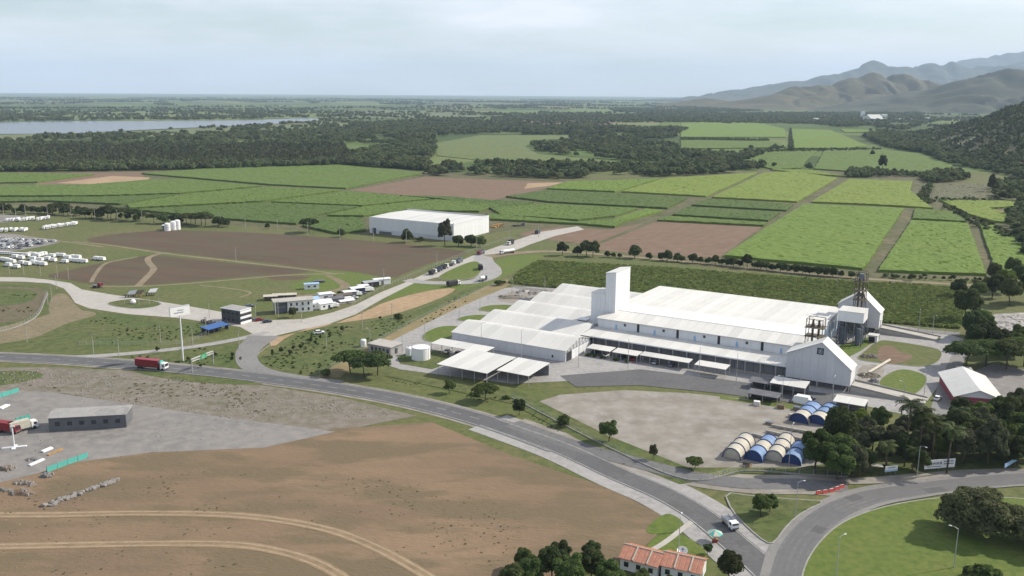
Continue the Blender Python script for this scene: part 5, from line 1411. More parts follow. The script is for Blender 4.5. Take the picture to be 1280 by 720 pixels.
# pickup lorry entering the roundabout, nose to the camera
P = at(912, 659); rz = head((896, 645), (925, 671))
pk = empty('small_lorry', (P.x, P.y, .23), rz, 'small white lorry with a slatted load bed on the lower right road', 'lorry')
MB().box((-.2, 0, .5), (5.4, .9, .3)).build('chassis', M['dark_grey'], pk)
cab(pk, 2.9, M['white'], 2.1, 2.3, 1.9)
wheels(pk, [1.9, -1.7], .9, .42, .3)
b = MB().box((-1.0, 0, .85), (3.8, 2.1, .12))
b.build('load_bed', M['timber'], pk)
me = MB().box((0, 0, 0), (3.8, .05, .14)).mesh('slat', M['silver'])
for k in range(6):
    for s in (-1, 1): inst('slat', me, pk, (-1.0, s * 1.04, 1.0 + k * .22))
MB().box((-1.2, 0, .97), (3.0, 1.8, .9), taper=.85).build('load', M['slate'], pk)
g1 = 'dark dump trucks queueing on the estate road'
for k, p in enumerate(((541, 343), (548.5, 339.5), (556, 336), (565, 332), (574, 328.5))):
    truck(p, head((537, 344), (575, 328)), ['black dump truck with white cab, last in the queue beside the loop', 'navy dump truck, second from the end of the queue', 'black dump truck with a bright white cab mid queue', 'dark dump truck, second from the front of the queue', 'dark dump truck at the head of the queue'][k], ['white', 'navy', 'white', 'white', 'slate'][k], 'dump' if k != 3 else 'flat', ['black', 'navy', 'black', 'black', 'slate'][k], 7.6, g1)
truck((567, 357.5), head((562, 358.5), (574, 356)), 'long black tarpaulin truck with white cab on the near side of the loop', 'white', 'tarp', 'black', 9.5)
truck((603.5, 351.5), head((597, 353.5), (609, 348.5)), 'blue truck with a white drum at the bend of the loop', 'navy', 'mixer', 'white', 7.5)
truck((600.5, 337), head((604, 341), (598, 331)), 'black tipper truck with pale round body on the loop beside its grass', 'slate', 'tarp', 'black', 8)
truck((601, 318), head((608, 315), (594, 320.5)), 'flat truck with orange cab at the junction by the tall trees', 'red', 'dump', 'slate', 9)
truck((634, 317.2), head((642, 316), (628, 317.8)), 'long white tanker truck on the farm road junction', 'white', 'tank', 'white', 12)
truck((638, 306), head((644, 304), (632, 308)), 'black truck parked on the pale slab by the estate road', 'white', 'box', 'black', 8)
truck((672, 292.5), head((668, 293), (676, 290)), 'small dark truck at the far end of the estate road', 'slate', 'dump', 'black', 6.5)
truck((648, 283), head((640, 283.5), (656, 282.6)), 'long dark flatbed truck beside the far end of the white shed', 'slate', 'flat', 'black', 11)
truck((122, 359.5), head((114, 359), (128, 360)), 'dark roller machine at the edge of the concrete apron', 'red', 'flat', 'slate', 6, cat='machine')

# cars
def car_mesh(col, van=False):
    mb = MB()
    b = [(-2.15, .32), (2.15, .32), (2.2, .62), (2.05, .82), (1.0, .93), (-2.0, .98), (-2.2, .75)]
    mb.profy(b, -.86, .86, 0)
    t = [(1.0, .93), (.35, 1.42), (-1.25, 1.45), (-2.0, .98)] if not van else [(1.3, .93), (.8, 1.75), (-2.1, 1.8), (-2.1, .98)]
    mb.profy(t, -.74, .74, 0 if van else 1)
    if van: mb.add([(1.32, -.66, 1.0), (1.32, .66, 1.0), (.83, .62, 1.7), (.83, -.62, 1.7)], [(0, 1, 2, 3)], 1)
    x0, x1 = (t[2][0], t[1][0])
    mb.box(((x0 + x1) / 2, 0, t[1][1] - .02), (x1 - x0 + .1, 1.5, .08), 0)
    for x in (-1.35, 1.35):
        for s in (-1, 1): mb.wheel((x, s * .8, .33), .33, .22, 2, 10)
    return mb.mesh('car', [col, M['glass'], M['tyre']])
CARM = {k: car_mesh(M[k]) for k in ('white', 'silver', 'navy', 'slate', 'red')}
VANM = car_mesh(M['white'], True)
def car(p, rz, m, label, group=None, z=0.16, s=1.0, name='car', cat='car'):
    P = at(*p)
    return tag(inst(name, CARM[m] if isinstance(m, str) else m, None, (P.x, P.y, z), rz, s), label, cat, group)
car((399, 417.5), head((392, 418.5), (407, 417)), 'white', 'white car alone on the green verge below the bare strip', s=1.15)
for k, (x, y, m, lab) in enumerate(((313.5, 401, 'slate', 'dark car at the entrance, nearest to the black gatehouse'), (323.5, 401.5, 'red', 'reddish brown car in the middle of the entrance lanes'), (334, 403.5, 'navy', 'dark blue car farthest right in the entrance lanes'), (312, 384, 'slate', 'dark car on the dirt lot behind the gatehouse'))):
    car((x, y), head((x - 8, y + 1), (x + 8, y - 1)), m, lab, s=1.05)
for k, (u, v, m, lab) in enumerate(((-50, -14, 'white', 'white car at the left end under the long canopy by the tank'), (-44.5, -14.2, 'slate', 'dark car under the long canopy, second from the tank end'), (-39, -14, 'white', 'white car in the middle under the long canopy'), (-34, -14.2, 'silver', 'silver car at the right end under the long canopy'), (5, 17.2, 'navy', 'dark blue car in the first carport at the dock'), (11, 17.2, 'white', 'white car in the first carport at the dock'), (18, 17.4, 'slate', 'slate car in the second carport at the dock'), (23, 17.4, 'red', 'red car in the second carport at the dock'), (33, 17.8, 'silver', 'silver car in the longest carport at the dock'), (40, 17.8, 'slate', 'slate car in the longest carport at the dock'))):
    q = PL(u, v); tag(inst('car', CARM[m], None, (q.x, q.y, .2), PTH + R(90) + rnd.uniform(-.08, .08)), lab, 'car')
# depot full of parked vehicles, upper left
dz = head((0, 303), (60, 299.5))
cols = ['white', 'silver', 'navy', 'slate', 'silver', 'white', 'white']
names_ = {'white': 'white car parked in the packed rows of the far depot', 'silver': 'silver car parked in the packed rows of the far depot', 'navy': 'dark blue car parked in the packed rows of the far depot', 'slate': 'slate grey car parked in the packed rows of the far depot', 'red': 'red car parked in the packed rows of the far depot'}
rows = [((-14, 297.5), (30, 300.0)), ((-14, 300.0), (46, 301.8)), ((-14, 302.8), (62, 303.4)), ((44, 301.0), (73, 302.3)), ((-14, 305.4), (57, 305.2)), ((-14, 308), (44, 307.8)), ((-14, 310.8), (30, 311))]
for ri, (a, b) in enumerate(rows):
    A, B = at(*a), at(*b); n = int((B - A).length / 2.6)
    for k in range(n):
        if rnd.random() < .08: continue
        p = A.lerp(B, k / n); m = rnd.choice(cols)
        me = CARM[m] if rnd.random() > .12 or m != 'white' else VANM
        tag(inst('car', me, None, (p.x, p.y + rnd.uniform(-.6, .6), .1), dz + R(75) + rnd.uniform(-.06, .06), 1.0), names_[m], 'car', 'cars parked in the depot rows')
A, B = at(-10, 316.5), at(30, 319)
for k in range(14):
    p = A.lerp(B, k / 13); tag(inst('car', CARM['white'], None, (p.x, p.y, .08), head((0, 316), (30, 318)) + R(80), 1.1), 'white car in the single front row of the depot', 'car', 'white cars in the front row of the depot')
def box_truck_mesh(m):
    mb = MB()
    mb.box((-1.0, 0, .9), (5.6, 2.4, 2.4), 0).profy([(1.9, .5), (3.7, .5), (3.7, 1.5), (3.4, 2.5), (1.9, 2.5)], -1.15, 1.15, 0)
    mb.add([(3.72, -1, 1.5), (3.72, 1, 1.5), (3.43, 1, 2.35), (3.43, -1, 2.35)], [(0, 1, 2, 3)], 1).box((-.2, 0, .5), (7, .9, .4), 3)
    for x in (2.6, -2.4):
        for s in (-1, 1): mb.wheel((x, s * 1.0, .45), .45, .3, 2, 8)
    return mb.mesh('truck', [m, M['glass'], M['tyre'], M['dark_grey']])
BT = box_truck_mesh(M['white'])
lots = [((8, 277), (22, 276), 4, 'row nearest the trees'), ((26, 276.5), (41, 275), 5, 'row nearest the trees'), ((47, 276), (60, 274), 4, 'row nearest the trees'), ((2, 290), (9, 289.5), 2, 'short row'), ((14, 289), (32, 289), 4, 'short row'), ((56, 286.5), (80, 282.8), 8, 'long cluster'), ((84, 282.5), (95, 281), 4, 'long cluster')]
for a, b, n, w in lots:
    A, B = at(*a), at(*b)
    for k in range(n):
        p = A.lerp(B, k / max(1, n - 1)); tag(inst('truck', BT, None, (p.x, p.y + rnd.uniform(-1, 1), .08), R(-72) + rnd.uniform(-.3, .3), rnd.uniform(.72, .88)), 'white box truck on the depot grass, ' + w, 'truck', 'white trucks of the depot, ' + w)
for x, y, big in ((38, 319.5, 0), (43, 319.8, 0), (50, 320, 0), (54, 319, 0), (72, 320.8, 0), (77, 321, 0), (91, 322.8, 0), (97, 323.2, 0), (120, 325, 0), (127, 325.6, 0), (89, 327, 0), (94, 327.5, 0), (99, 328, 0), (104, 328.6, 0), (26, 324, 0), (40, 325, 0), (58, 325, 0), (27, 330.2, 0), (41, 329.6, 0), (47, 331, 0), (54, 332, 0), (2, 326, 0), (6, 326.6, 0), (10, 327.5, 0), (15, 328.8, 0), (-4, 326, 0), (33, 320.6, 0), (46, 321.2, 0), (64, 321.6, 0), (84, 323.5, 0), (34, 331.5, 0), (49, 326.4, 0), (18, 322.6, 0), (66, 327, 0), (80, 328.6, 0), (10, 333, 0), (20, 335, 0)):
    car((x, y), R(160) + rnd.uniform(-.15, .15), VANM, 'white van standing loosely on the grass before the depot', 'white vans scattered on the depot grass', .08, 1.35, 'van', 'van')

# ------------------------------------------------------------ buildings left of the plant
def building(name, p, rz, label, cat='building', z=0.15):
    P = at(*p); return empty(name, (P.x, P.y, z), rz, label, cat)
# black two storey gatehouse
rz = head((277.5, 402.5), (301, 406.5))
e = building('gatehouse', (277.5, 402), rz, 'black two storey gatehouse with a white roof edge and banded end')
W_, D_ = 12.5, 7.0
MB().box((W_ / 2, D_ / 2, 0), (W_, D_, 6.6)).build('wall', M['charcoal'], e)
MB().box((W_ / 2, D_ / 2, 6.6), (W_ + .5, D_ + .6, .35)).build('roof', M['white_wall'], e)
MB().box((W_ / 2, D_ / 2, 6.95), (W_ - .4, D_ - .4, .1)).build('roof_deck', M['concrete_grey'], e)
for z in (0.0, 2.6, 5.2): MB().box((W_ + .08, D_ / 2, z), (.2, D_ + .2, 1.15)).build('white_band', M['white_wall'], e)
for z in (1.2, 3.8): MB().box((W_ + .06, D_ / 2, z), (.14, D_ - .4, 1.3)).build('window_band', M['glass'], e)
for k in range(4):
    for z in (1.0, 4.2):
        f = MB().box((1.8 + k * 2.9, -.05, z), (1.5, .1, 1.4)).build('window', M['dark_grey'], e); MB().box((1.8 + k * 2.9, -.11, z + .1), (1.3, .05, 1.2)).build('pane', M['glass'], f)
e2 = building('screen_wall', (252, 403.5), rz, 'row of dark screens and posts beside the gatehouse', 'screen')
for k in range(8): MB().box((k * 1.3, 0, 0), (.9, .25, 1.4 + (k % 3) * .4)).build('screen_panel', M['rust'] if k % 2 else M['dark_grey'], e2)
# blue roofed shelter
rz = head((259, 419), (288, 411))
e = building('bus_shelter', (261, 419.5), rz, 'long shelter with a bright blue roof below the gatehouse', 'shelter')
MB().add([(-.4, -.4, 2.7), (12.2, -.4, 2.7), (12.2, 5.4, 3.3), (-.4, 5.4, 3.3), (-.4, -.4, 2.55), (12.2, -.4, 2.55), (12.2, 5.4, 3.15), (-.4, 5.4, 3.15)], [(0, 1, 2, 3), (4, 7, 6, 5), (0, 4, 5, 1), (1, 5, 6, 2), (2, 6, 7, 3), (3, 7, 4, 0)]).build('roof', M['blue'], e)
for k in range(5):
    for y, h in ((0, 2.6), (5, 3.1)): MB().box((.2 + k * 2.85, y, 0), (.15, .15, h)).build('post', M['dark_grey'], e)
MB().box((5.9, 4.9, 0), (11.5, .12, 2.6)).build('wall', M['charcoal'], e); MB().box((5.9, 3.8, .1), (10, .5, .45)).build('bench', M['dark_grey'], e)
MB().box((12.9, 2.8, 0), (.3, 2.4, 3.6)).build('end_sign', M['charcoal'], e)
# white two storey office with a big canopy
rz = head((345, 393), (375, 389))
e = building('office', (346, 393), R(22), 'white two storey office with a grey overhanging roof on a corner post')
e.scale = (.85, .85, .9)
MB().box((14, 4.5, 0), (15, 9, 6.6)).build('wall', M['white'], e)
MB().box((10.3, 4.3, 6.6), (24, 10.5, .45)).build('roof', M['concrete'], e)
MB().box((3.2, 5.5, 0), (6.2, 6.5, 6.3)).build('glass_front', M['slate'], e)
for x, y in ((-.6, -.4), (-.6, 8.8)): MB().box((x, y, 0), (.45, .45, 6.6)).build('post', M['white_wall'], e)
MB().box((3.2, 5.4, 3.2), (6.4, 6.7, .3)).build('floor_edge', M['concrete'], e)
for k in range(4):
    for z in (.9, 4.0): MB().box((8.6 + k * 3.4, -.03, z), (1.1, .1, 1.7)).build('window', M['glass'], e)
def shed_roof(p, rz, w, d, h, label, roofm, wallm='white_wall', cat='shed', z=.12, open_=False, win=0):
    e = building('shed', p, rz, label, cat, z)
    if open_:
        for x in (.2, w - .2):
            for y in (.2, d - .2): MB().box((x, y, 0), (.15, .15, h)).build('post', M['galv'], e)
    else:
        MB().box((w / 2, d / 2, 0), (w, d, h)).build('wall', M[wallm], e)
        for k in range(win): MB().box((w * (k + .7) / (win + .4), -.03, h * .4), (w / (win + .4) * .4, .1, h * .3)).build('window', M['glass'], e)
        if not win: MB().box((w * .5, -.03, 0), (min(1.2, w * .4), .1, h * .75)).build('door', M['dark_grey'], e)
    MB().profx([(-.3, h + .0), (d + .3, h + .0), (d + .3, h + .12), (d / 2, h + d * .1 + .15), (-.3, h + .12)], -.3, w + .3).build('roof', M[roofm], e)
    return e
shed_roof((385, 388), R(26), 13, 8, 3.2, 'white hall with a pale blue roof right of the two storey office', 'white_wall', 'white', win=3)
shed_roof((376, 384), R(26), 10, 7, 3.4, 'pale blue roofed hall behind the office', 'blue_glass', 'white', win=2)
shed_roof((401, 388), R(40), 7, 6, 3.0, 'small pale house at the road, end of the office group', 'white_wall', 'white', win=2)
shed_roof((400, 377), R(30), 7, 5, 3.6, 'white walled shed with a dark side behind the office group', 'white_wall', 'white', win=1)
shed_roof((411, 381), R(35), 9, 6, 2.6, 'dark roofed low shed in the middle of the roadside camp', 'dark_grey', 'dark_grey')
shed_roof((422, 377), R(35), 9, 6, 2.7, 'brown roofed low shed of the roadside camp', 'rust', 'dock', win=2)
shed_roof((426, 380.5), R(35), 8, 4.5, 1.2, 'white slab like tank roof lying beside the roadside camp', 'white_wall', 'concrete')
shed_roof((431, 372.5), R(33), 7, 5, 2.8, 'grey shed with a white gable in the roadside camp', 'white_wall', 'slate')
shed_roof((440, 368), R(33), 8, 5, 2.9, 'white roofed container office in the roadside camp', 'white_wall', 'navy', win=2)
shed_roof((449, 364.5), R(33), 6, 4.5, 2.8, 'small grey box with a white end in the roadside camp', 'white_wall', 'silver')
shed_roof((456, 360.5), R(33), 9, 5, 3.0, 'black sided container near the far end of the roadside camp', 'silver', 'black')
shed_roof((468, 357), R(28), 10, 4, 3.2, 'bright white container at the far end of the roadside camp', 'white_wall', 'white')
shed_roof((381, 362.5), R(20), 8, 4, 3.0, 'pale grey hut standing alone on the grass behind the camp', 'blue_glass', 'white', win=2)
shed_roof((393, 354), R(20), 6, 3, 1.0, 'dark low pile on the grass behind the lone hut', 'dark_grey', 'dark_grey')
for k, (x, y, w) in enumerate(((330, 376.5, 7), (341, 375, 10), (354, 374.5, 7))):
    shed_roof((x, y), R(14), w, 5, 2.2, ['low cream tarpaulin roof, left of three on the dirt lot', 'low cream tarpaulin roof, middle and longest of three', 'low cream tarpaulin roof, right of three on the dirt lot'][k], 'beige', 'rust', 'canopy', open_=False, win=3)
# lorries and cars left in the roadside camp
for k, (x, y, lab) in enumerate(((407, 384, 'white box truck in the camp, nearest the pale road house'), (417, 384.5, 'white box truck in the camp beside the dark low shed'), (436, 377, 'white box truck in the camp below the grey shed with white gable'), (446, 370, 'white box truck in the camp below the container office'), (461, 364.5, 'white box truck in the camp below the black container'), (414, 372, 'white box truck in the camp behind the brown shed'), (391, 382, 'white box truck between the office halls'))):
    P = at(x, y); tag(inst('truck', BT, None, (P.x, P.y, .1), R(40) + rnd.uniform(-.5, .5), .8), lab, 'truck')
for k, (x, y, m, lab) in enumerate(((411, 386, 'slate', 'dark car at the road edge of the camp'), (421, 382, 'silver', 'silver car in the camp below the brown shed'), (429, 378.5, 'navy', 'dark blue car in the middle of the camp'), (443, 373.5, 'white', 'white car at the road edge of the camp'), (453, 368, 'slate', 'slate car between container office and black container'), (404, 372, 'red', 'red car behind the camp sheds'), (371, 377, 'silver', 'silver car on the dirt behind the office'), (365, 379, 'slate', 'slate car on the dirt behind the office'))):
    car((x, y), R(40) + rnd.uniform(-.6, .6), m, lab, None, .1)
# low dark sheds and stacks on the apron behind the gravel yard
def dark_shed(p, w, d, h, lab, end=True):
    e = building('shed', p, PTH, lab, 'shed', .18)
    for x in (.2, w / 2, w - .2):
        for y in (.2, d - .2): MB().box((x, y, 0), (.16, .16, h)).build('post', M['galv'], e)
    MB().profx([(-.3, h), (d + .3, h + .5), (d + .3, h + .62), (-.3, h + .12)], -.3, w + .3).build('roof', M['dark_grey'], e)
    MB().box((w / 2, d - .15, 0), (w - .6, .12, h)).build('wall', M['charcoal'], e)
    if end: MB().box((-.1, d / 2, .4), (.14, d * .7, 1.9)).build('end_board', M['white'], e)
dark_shed((934, 500), 11, 4.5, 2.5, 'low dark roofed shed with a white end board on the apron before the gravel yard')
dark_shed((936, 485), 12, 4.5, 2.6, 'low dark roofed shed close to the dock, above the one with the white board', False)
def stack(p, w, d, h, m, lab, n=3):
    P = at(*p); e = empty('pallet_stack', (P.x, P.y, .17), PTH + rnd.uniform(-.3, .3), lab, 'pallets')
    for q in range(n):
        MB().box((0, 0, q * h / n), (w * 1.05, d * 1.05, .12)).build('pallet', M['timber'], e)
        MB().box((rnd.uniform(-.08, .08), 0, q * h / n + .12), (w, d, h / n - .14), taper=.96).build('load', M[m], e)
for k, (x, y, w, d, h, m, lab) in enumerate(((946, 507, 2.2, 1.6, 1.6, 'white', 'white wrapped pallet stack at the upper edge of the gravel yard'), (976, 511, 2.4, 1.8, 1.4, 'rust', 'brown pallet stack near the mast lamp of the gravel yard'), (990, 522, 2.2, 1.6, 1.2, 'concrete', 'pale pallet stack left of the rear pair of tents'), (962, 531, 2.6, 1.6, 1.0, 'slate', 'dark pallet stack in the middle of the gravel yard'), (1052, 527, 2.4, 2.0, 1.6, 'dark_grey', 'dark pallet stack right of the rear pair of tents'), (1060, 521, 2.2, 1.6, 1.5, 'white', 'white pallet stack beside the guard shelter'), (1066, 529, 2.4, 1.8, 1.8, 'rust', 'rusty pallet stack before the small bright tree'), (934, 583, 2.2, 1.6, 1.2, 'black', 'black pallet stack before the front row of tents'), (1010, 560, 2.2, 1.8, 1.4, 'rust', 'brown pallet stack beside the end blue tent'), (996, 513, 2.2, 1.8, 1.3, 'slate', 'dark pallet stack beside the white tarpaulin heap'))):
    stack((x, y), w, d, h, m, lab)
for k, (x, y, m, lab) in enumerate(((1068, 524, 'silver', 'silver car beside the rusty pallet stack'), (1012, 500, 'slate', 'dark car under the bright canopy end'), (1172, 500, 'white', 'white car on the side road by the grove'), (1258, 520, 'white', 'white car on the yard right of the red walled hall'))):
    car((x, y), PTH + rnd.uniform(-.4, 1.8), m, lab, None, .2)
# pieces at the planted island
e = building('monument', (166.5, 380), 0, 'white round stone with posts on the planted island of the apron', 'monument', .3)
MB().lathe([(1.0, 0), (1.5, .8), (1.2, 1.8), (.4, 2.3), (0, 2.3)], n=12).build('stone', M['white'], e)
for k, x in enumerate((-3.6, 4, 9.5, 14.5)): MB().box((x, -2.2, 0), (.16, .16, 3.2 + (k % 2) * .8)).build('post', M['galv'], e)
for k, (x, y, m, m2, lab) in enumerate(((162, 372, 'rust', 'silver', 'grey topped rusty stand behind the planted island'), (171, 371.5, 'timber', 'rust', 'orange and rust coloured stand behind the planted island'), (188, 369.5, 'rust', 'white', 'heap of white and blue panels at the apron edge'))):
    e = building('stand', (x, y), R(12), lab, 'stand')
    for q in range(4): MB().box((q * 1.4 - 2, 0, 0), (.2, 1.6, 1.5)).build('leg', M[m], e)
    MB().box((0, 0, 1.5), (6, 2, .3)).build('top', M[m], e)
    MB().add([(-1, -1, 1.8), (3, -1, 1.8), (4.4, 0, 4.0), (.2, 0, 3.6)], [(0, 1, 2, 3)]).add([(-1, .2, 1.8), (0, .8, 3.4), (3.6, .8, 3.2), (3, .2, 1.8)], [(0, 1, 2, 3)]).build('panel', M[m2], e)
# white silos far left
for k, (x, y, h, r_) in enumerate(((209.5, 288.5, 5.5, 2.4), (217, 287.5, 6.5, 2.4), (222, 287, 7.2, 2.4))):
    e = building('storage_tank', (x, y), 0, ['white storage tank, leftmost and lowest of three before the tree row', 'white storage tank, middle one of three before the tree row', 'white storage tank, tallest of three before the tree row'][k], 'tank', .1)
    MB().lathe([(r_, 0), (r_, h), (r_ * .6, h + .7), (0, h + .9)], n=16).build('shell', M['white'], e); MB().lathe([(r_ * 1.03, h * .5), (r_ * 1.03, h * .5 + .15)], n=16).build('hoop', M['galv'], e)
shed_roof((203, 287.5), 0, 5, 4, 3.5, 'small white pump roof left of the three storage tanks', 'white_wall', 'slate')
# big white shed in the fields
A, B, C2 = at(462, 291), at(567, 301.5), at(613, 290.5)
rz = math.atan2(B.y - A.y, B.x - A.x); Lw = (B - A).length; Dw = (C2 - B).length
e = empty('warehouse', A, rz, 'large flat white warehouse standing alone among the cane fields', 'warehouse')
MB().box((Lw / 2, Dw / 2, 0), (Lw, Dw, 12.6)).build('wall', WW, e)
n = 14; me = MB().box((0, 0, 0), (Lw / n * .985, .16, 9.6)).mesh('wall_panel', WW)
for k in range(n): inst('wall_panel', me, e, (Lw * (k + .5) / n, -.02, 3.4))
MB().box((Lw / 2, -.1, 0), (Lw - .5, .3, 3.3)).build('plinth', GW, e)
n = 10; me = MB().box((0, 0, 0), (.16, Dw / n * .985, 13.4)).mesh('wall_panel', WW)
for k in range(n): inst('wall_panel', me, e, (Lw + .02, Dw * (k + .5) / n, 0))
n = 16; me = MB().add([(0, 0, 12.7), (Lw / n * .985, 0, 12.7), (Lw / n * .985, Dw * .5, 13.4), (0, Dw * .5, 13.4)], [(0, 1, 2, 3)]).add([(0, Dw * .5, 13.4), (Lw / n * .985, Dw * .5, 13.4), (Lw / n * .985, Dw, 12.7), (0, Dw, 12.7)], [(0, 1, 2, 3)]).mesh('roof_sheet', WR)
for k in range(n): inst('roof_sheet', me, e, (Lw * k / n, 0, 0))
for x, y, w, d in ((Lw / 2, Dw - .1, Lw, .3), (Lw - .1, Dw / 2, .3, Dw)): MB().box((x, y, 12.6), (w + .3, d, 1.1)).build('parapet', WW, e)
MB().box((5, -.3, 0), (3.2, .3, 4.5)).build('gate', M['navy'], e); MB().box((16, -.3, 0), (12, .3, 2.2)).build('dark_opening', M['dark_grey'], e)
for k in range(4):
    q = tag(MB().box((0, 0, 0), (5, 2.4, 1.2 + .5 * (k % 2))).build('timber_stack', M['timber'], loc=at(617 + k * 2.6, 284.5 - k * .8), rz=rz + .3 * k), ['leftmost stack of orange timber by the end wall of the lone warehouse', 'second stack of orange timber by the lone warehouse', 'third stack of orange timber by the lone warehouse', 'rightmost stack of orange timber by the lone warehouse'][k], 'timber stack', 'timber stacks by the lone warehouse')
sheet('slab', [(605, 293), (655, 285), (668, 287), (640, 296), (618, 300)], M['grass'], 0.15, k=1)
sheet('slab', [(640, 309), (668, 299), (676, 300), (648, 312), (632, 316)], M['concrete'], 0.155, k=1)
# far settlement at the mountain foot
for k, (x, y, w, d, h, m, lab) in enumerate(((1078, 148.5, 14, 16, 32, 'white_wall', 'slim pale tower block of the far town'), (1091, 151, 62, 60, 10, 'white_wall', 'large pale pitched factory shed in the far town'), (1104, 150, 26, 20, 24, 'white', 'white block right of the pitched factory shed in the far town'), (1122, 151, 26, 16, 8, 'white', 'low white hall in the far town, left of a pair'), (1128, 150.6, 18, 16, 9, 'white', 'low white hall in the far town, right of a pair'), (1160, 149.5, 34, 20, 8, 'white', 'low white building near the hill in the far town'), (1168, 150, 30, 18, 8, 'white_wall', 'grey white building nearest the hill in the far town'), (1019, 151, 24, 20, 10, 'white', 'single white house far left in the far town'), (1028, 146.5, 30, 20, 8, 'beige', 'pale beige house below the dry mountain'), (1010, 143, 30, 20, 8, 'beige', 'tiny beige house at the mountain foot'))):
    P = at(x, y); e = empty('far_building', P, R(14), lab, 'building')
    MB().box((0, 0, 0), (w, d, h)).build('wall', M[m], e)
    MB().profx([(-d / 2 - 1, h), (d / 2 + 1, h), (0, h + (d * .3 if k == 1 else 2))], -w / 2 - 1, w / 2 + 1).build('roof', M['white_roof'] if m != 'beige' else M['tile'], e)
    for q in range(3): MB().box((-w * .3 + q * w * .3, -d / 2 - .1, h * .35), (w * .14, .3, h * .3)).build('window', M['glass'], e)

# white roofed hall with red walls, right
A, B = at(1191, 506), at(1246, 516)
e = empty('hall', PL(0, 0), 0, 'tent like white roofed hall with crimson side walls among dark trees', 'hall')
e.location = at(1193, 509); e.rotation_euler = (0, 0, R(-15))
W_, D_ = 15.5, 30
MB().box((W_ / 2, D_ / 2, 0), (W_ - .3, D_, 4.2)).build('wall', M['crimson'], e)
for k in range(6):
    a, b = D_ * k / 6 - (.5 if k == 0 else 0), D_ * (k + 1) / 6 - .05
    for x0, x1, z0, z1 in ((-.8, W_ / 2, 4.1, 7.2), (W_ / 2, W_ + .8, 7.2, 4.1)):
        MB().add([(x0, a, z0), (x1, a, z1), (x1, b, z1), (x0, b, z0), (x0, a, z0 - .15), (x1, a, z1 - .15), (x1, b, z1 - .15), (x0, b, z0 - .15)], [(0, 1, 2, 3), (0, 4, 5, 1), (2, 6, 7, 3), (1, 5, 6, 2), (3, 7, 4, 0)]).build('roof_sheet', WR, e)
MB().profy([(0.2, 4.1), (W_ - .2, 4.1), (W_ / 2, 7.0)], .1, .3).build('gable', M['white_wall'], e)
for k in range(7): MB().box((W_ - .1, 2 + k * 4.3, 0), (.3, .5, 4.1)).build('pillar', M['white_wall'], e)
e = building('storage_shed', (1199, 470), R(-15), 'small pale lean-to shed behind the red walled hall', 'shed')
MB().box((2, 2, 0), (5, 4, 2.6)).build('wall', M['beige'], e); MB().box((2, 2, 2.6), (5.6, 4.6, .2)).build('roof', M['concrete'], e)

# terracotta house at the bottom edge
def tiled_house(p, rz, w, d, h, label):
    e = building('house', p, rz, label, 'house', .2)
    MB().box((w / 2, d / 2, 0), (w, d, h)).build('wall', M['white'], e)
    rise = d * .22
    n = 7
    for s, (y0, y1, z0, z1) in enumerate(((-.5, d / 2, h - .1, h + rise), (d / 2, d + .5, h + rise, h - .1))):
        for k in range(n):
            a, b = -.4 + (w + .8) * k / n + .02, -.4 + (w + .8) * (k + 1) / n - .02
            mb = MB().add([(a, y0, z0), (b, y0, z0), (b, y1, z1), (a, y1, z1), (a, y0, z0 - .12), (b, y0, z0 - .12), (b, y1, z1 - .12), (a, y1, z1 - .12)], [(0, 1, 2, 3), (0, 4, 5, 1), (1, 5, 6, 2), (2, 6, 7, 3), (3, 7, 4, 0)])
            for q in range(1, 6):
                x = a + (b - a) * q / 6
                mb.tube([(x, y0, z0 + .01), (x, y1, z1 + .01)], .07, n=4, cap=False)
            mb.build('roof_tiles', M['tile'] if s else M['tile_pink'], e)
    MB().tube([(-.5, d / 2, h + rise + .03), (w + .5, d / 2, h + rise + .03)], .16, n=6).build('ridge', M['beige'], e)
    for x in (w * .33, w * .72): MB().add([(x, -.5, h), (x + .3, -.5, h), (x + .3, d / 2, h + rise + .1), (x, d / 2, h + rise + .1), (x, -.5, h + .18), (x + .3, -.5, h + .18), (x + .3, d / 2, h + rise + .22), (x, d / 2, h + rise + .22)], [(4, 5, 6, 7), (0, 4, 7, 3), (1, 2, 6, 5), (0, 1, 5, 4)]).build('parapet', M['beige'], e)
    for k in range(3): MB().box((w * (k + .5) / 3, -.03, 1.0), (1.1, .1, 1.2)).build('window', M['glass'], e)
    return e
tiled_house((775, 712), R(-28), 9, 7, 3.2, 'terracotta roofed house left of a pair at the bottom edge')
tiled_house((826, 722), R(-24), 9, 7, 3.2, 'terracotta roofed house right of a pair, beside the lawn')
e = building('satellite_dish', (853, 692), 0, 'white dish lying on the lawn beside the terracotta houses', 'dish', .2)
dsh = MB().lathe([(0, .35), (.6, .42), (1.0, .62), (1.25, .95), (1.3, .95), (1.0, .55)], n=18).build('bowl', M['white'], e); dsh.rotation_euler = (R(25), R(-10), 0)
MB().tube([(0, 0, 0), (0, 0, .5)], .12).build('stand', M['galv'], e); MB().box((0, -.1, .9), (.45, .4, .35)).build('feed', M['dark_grey'], e)
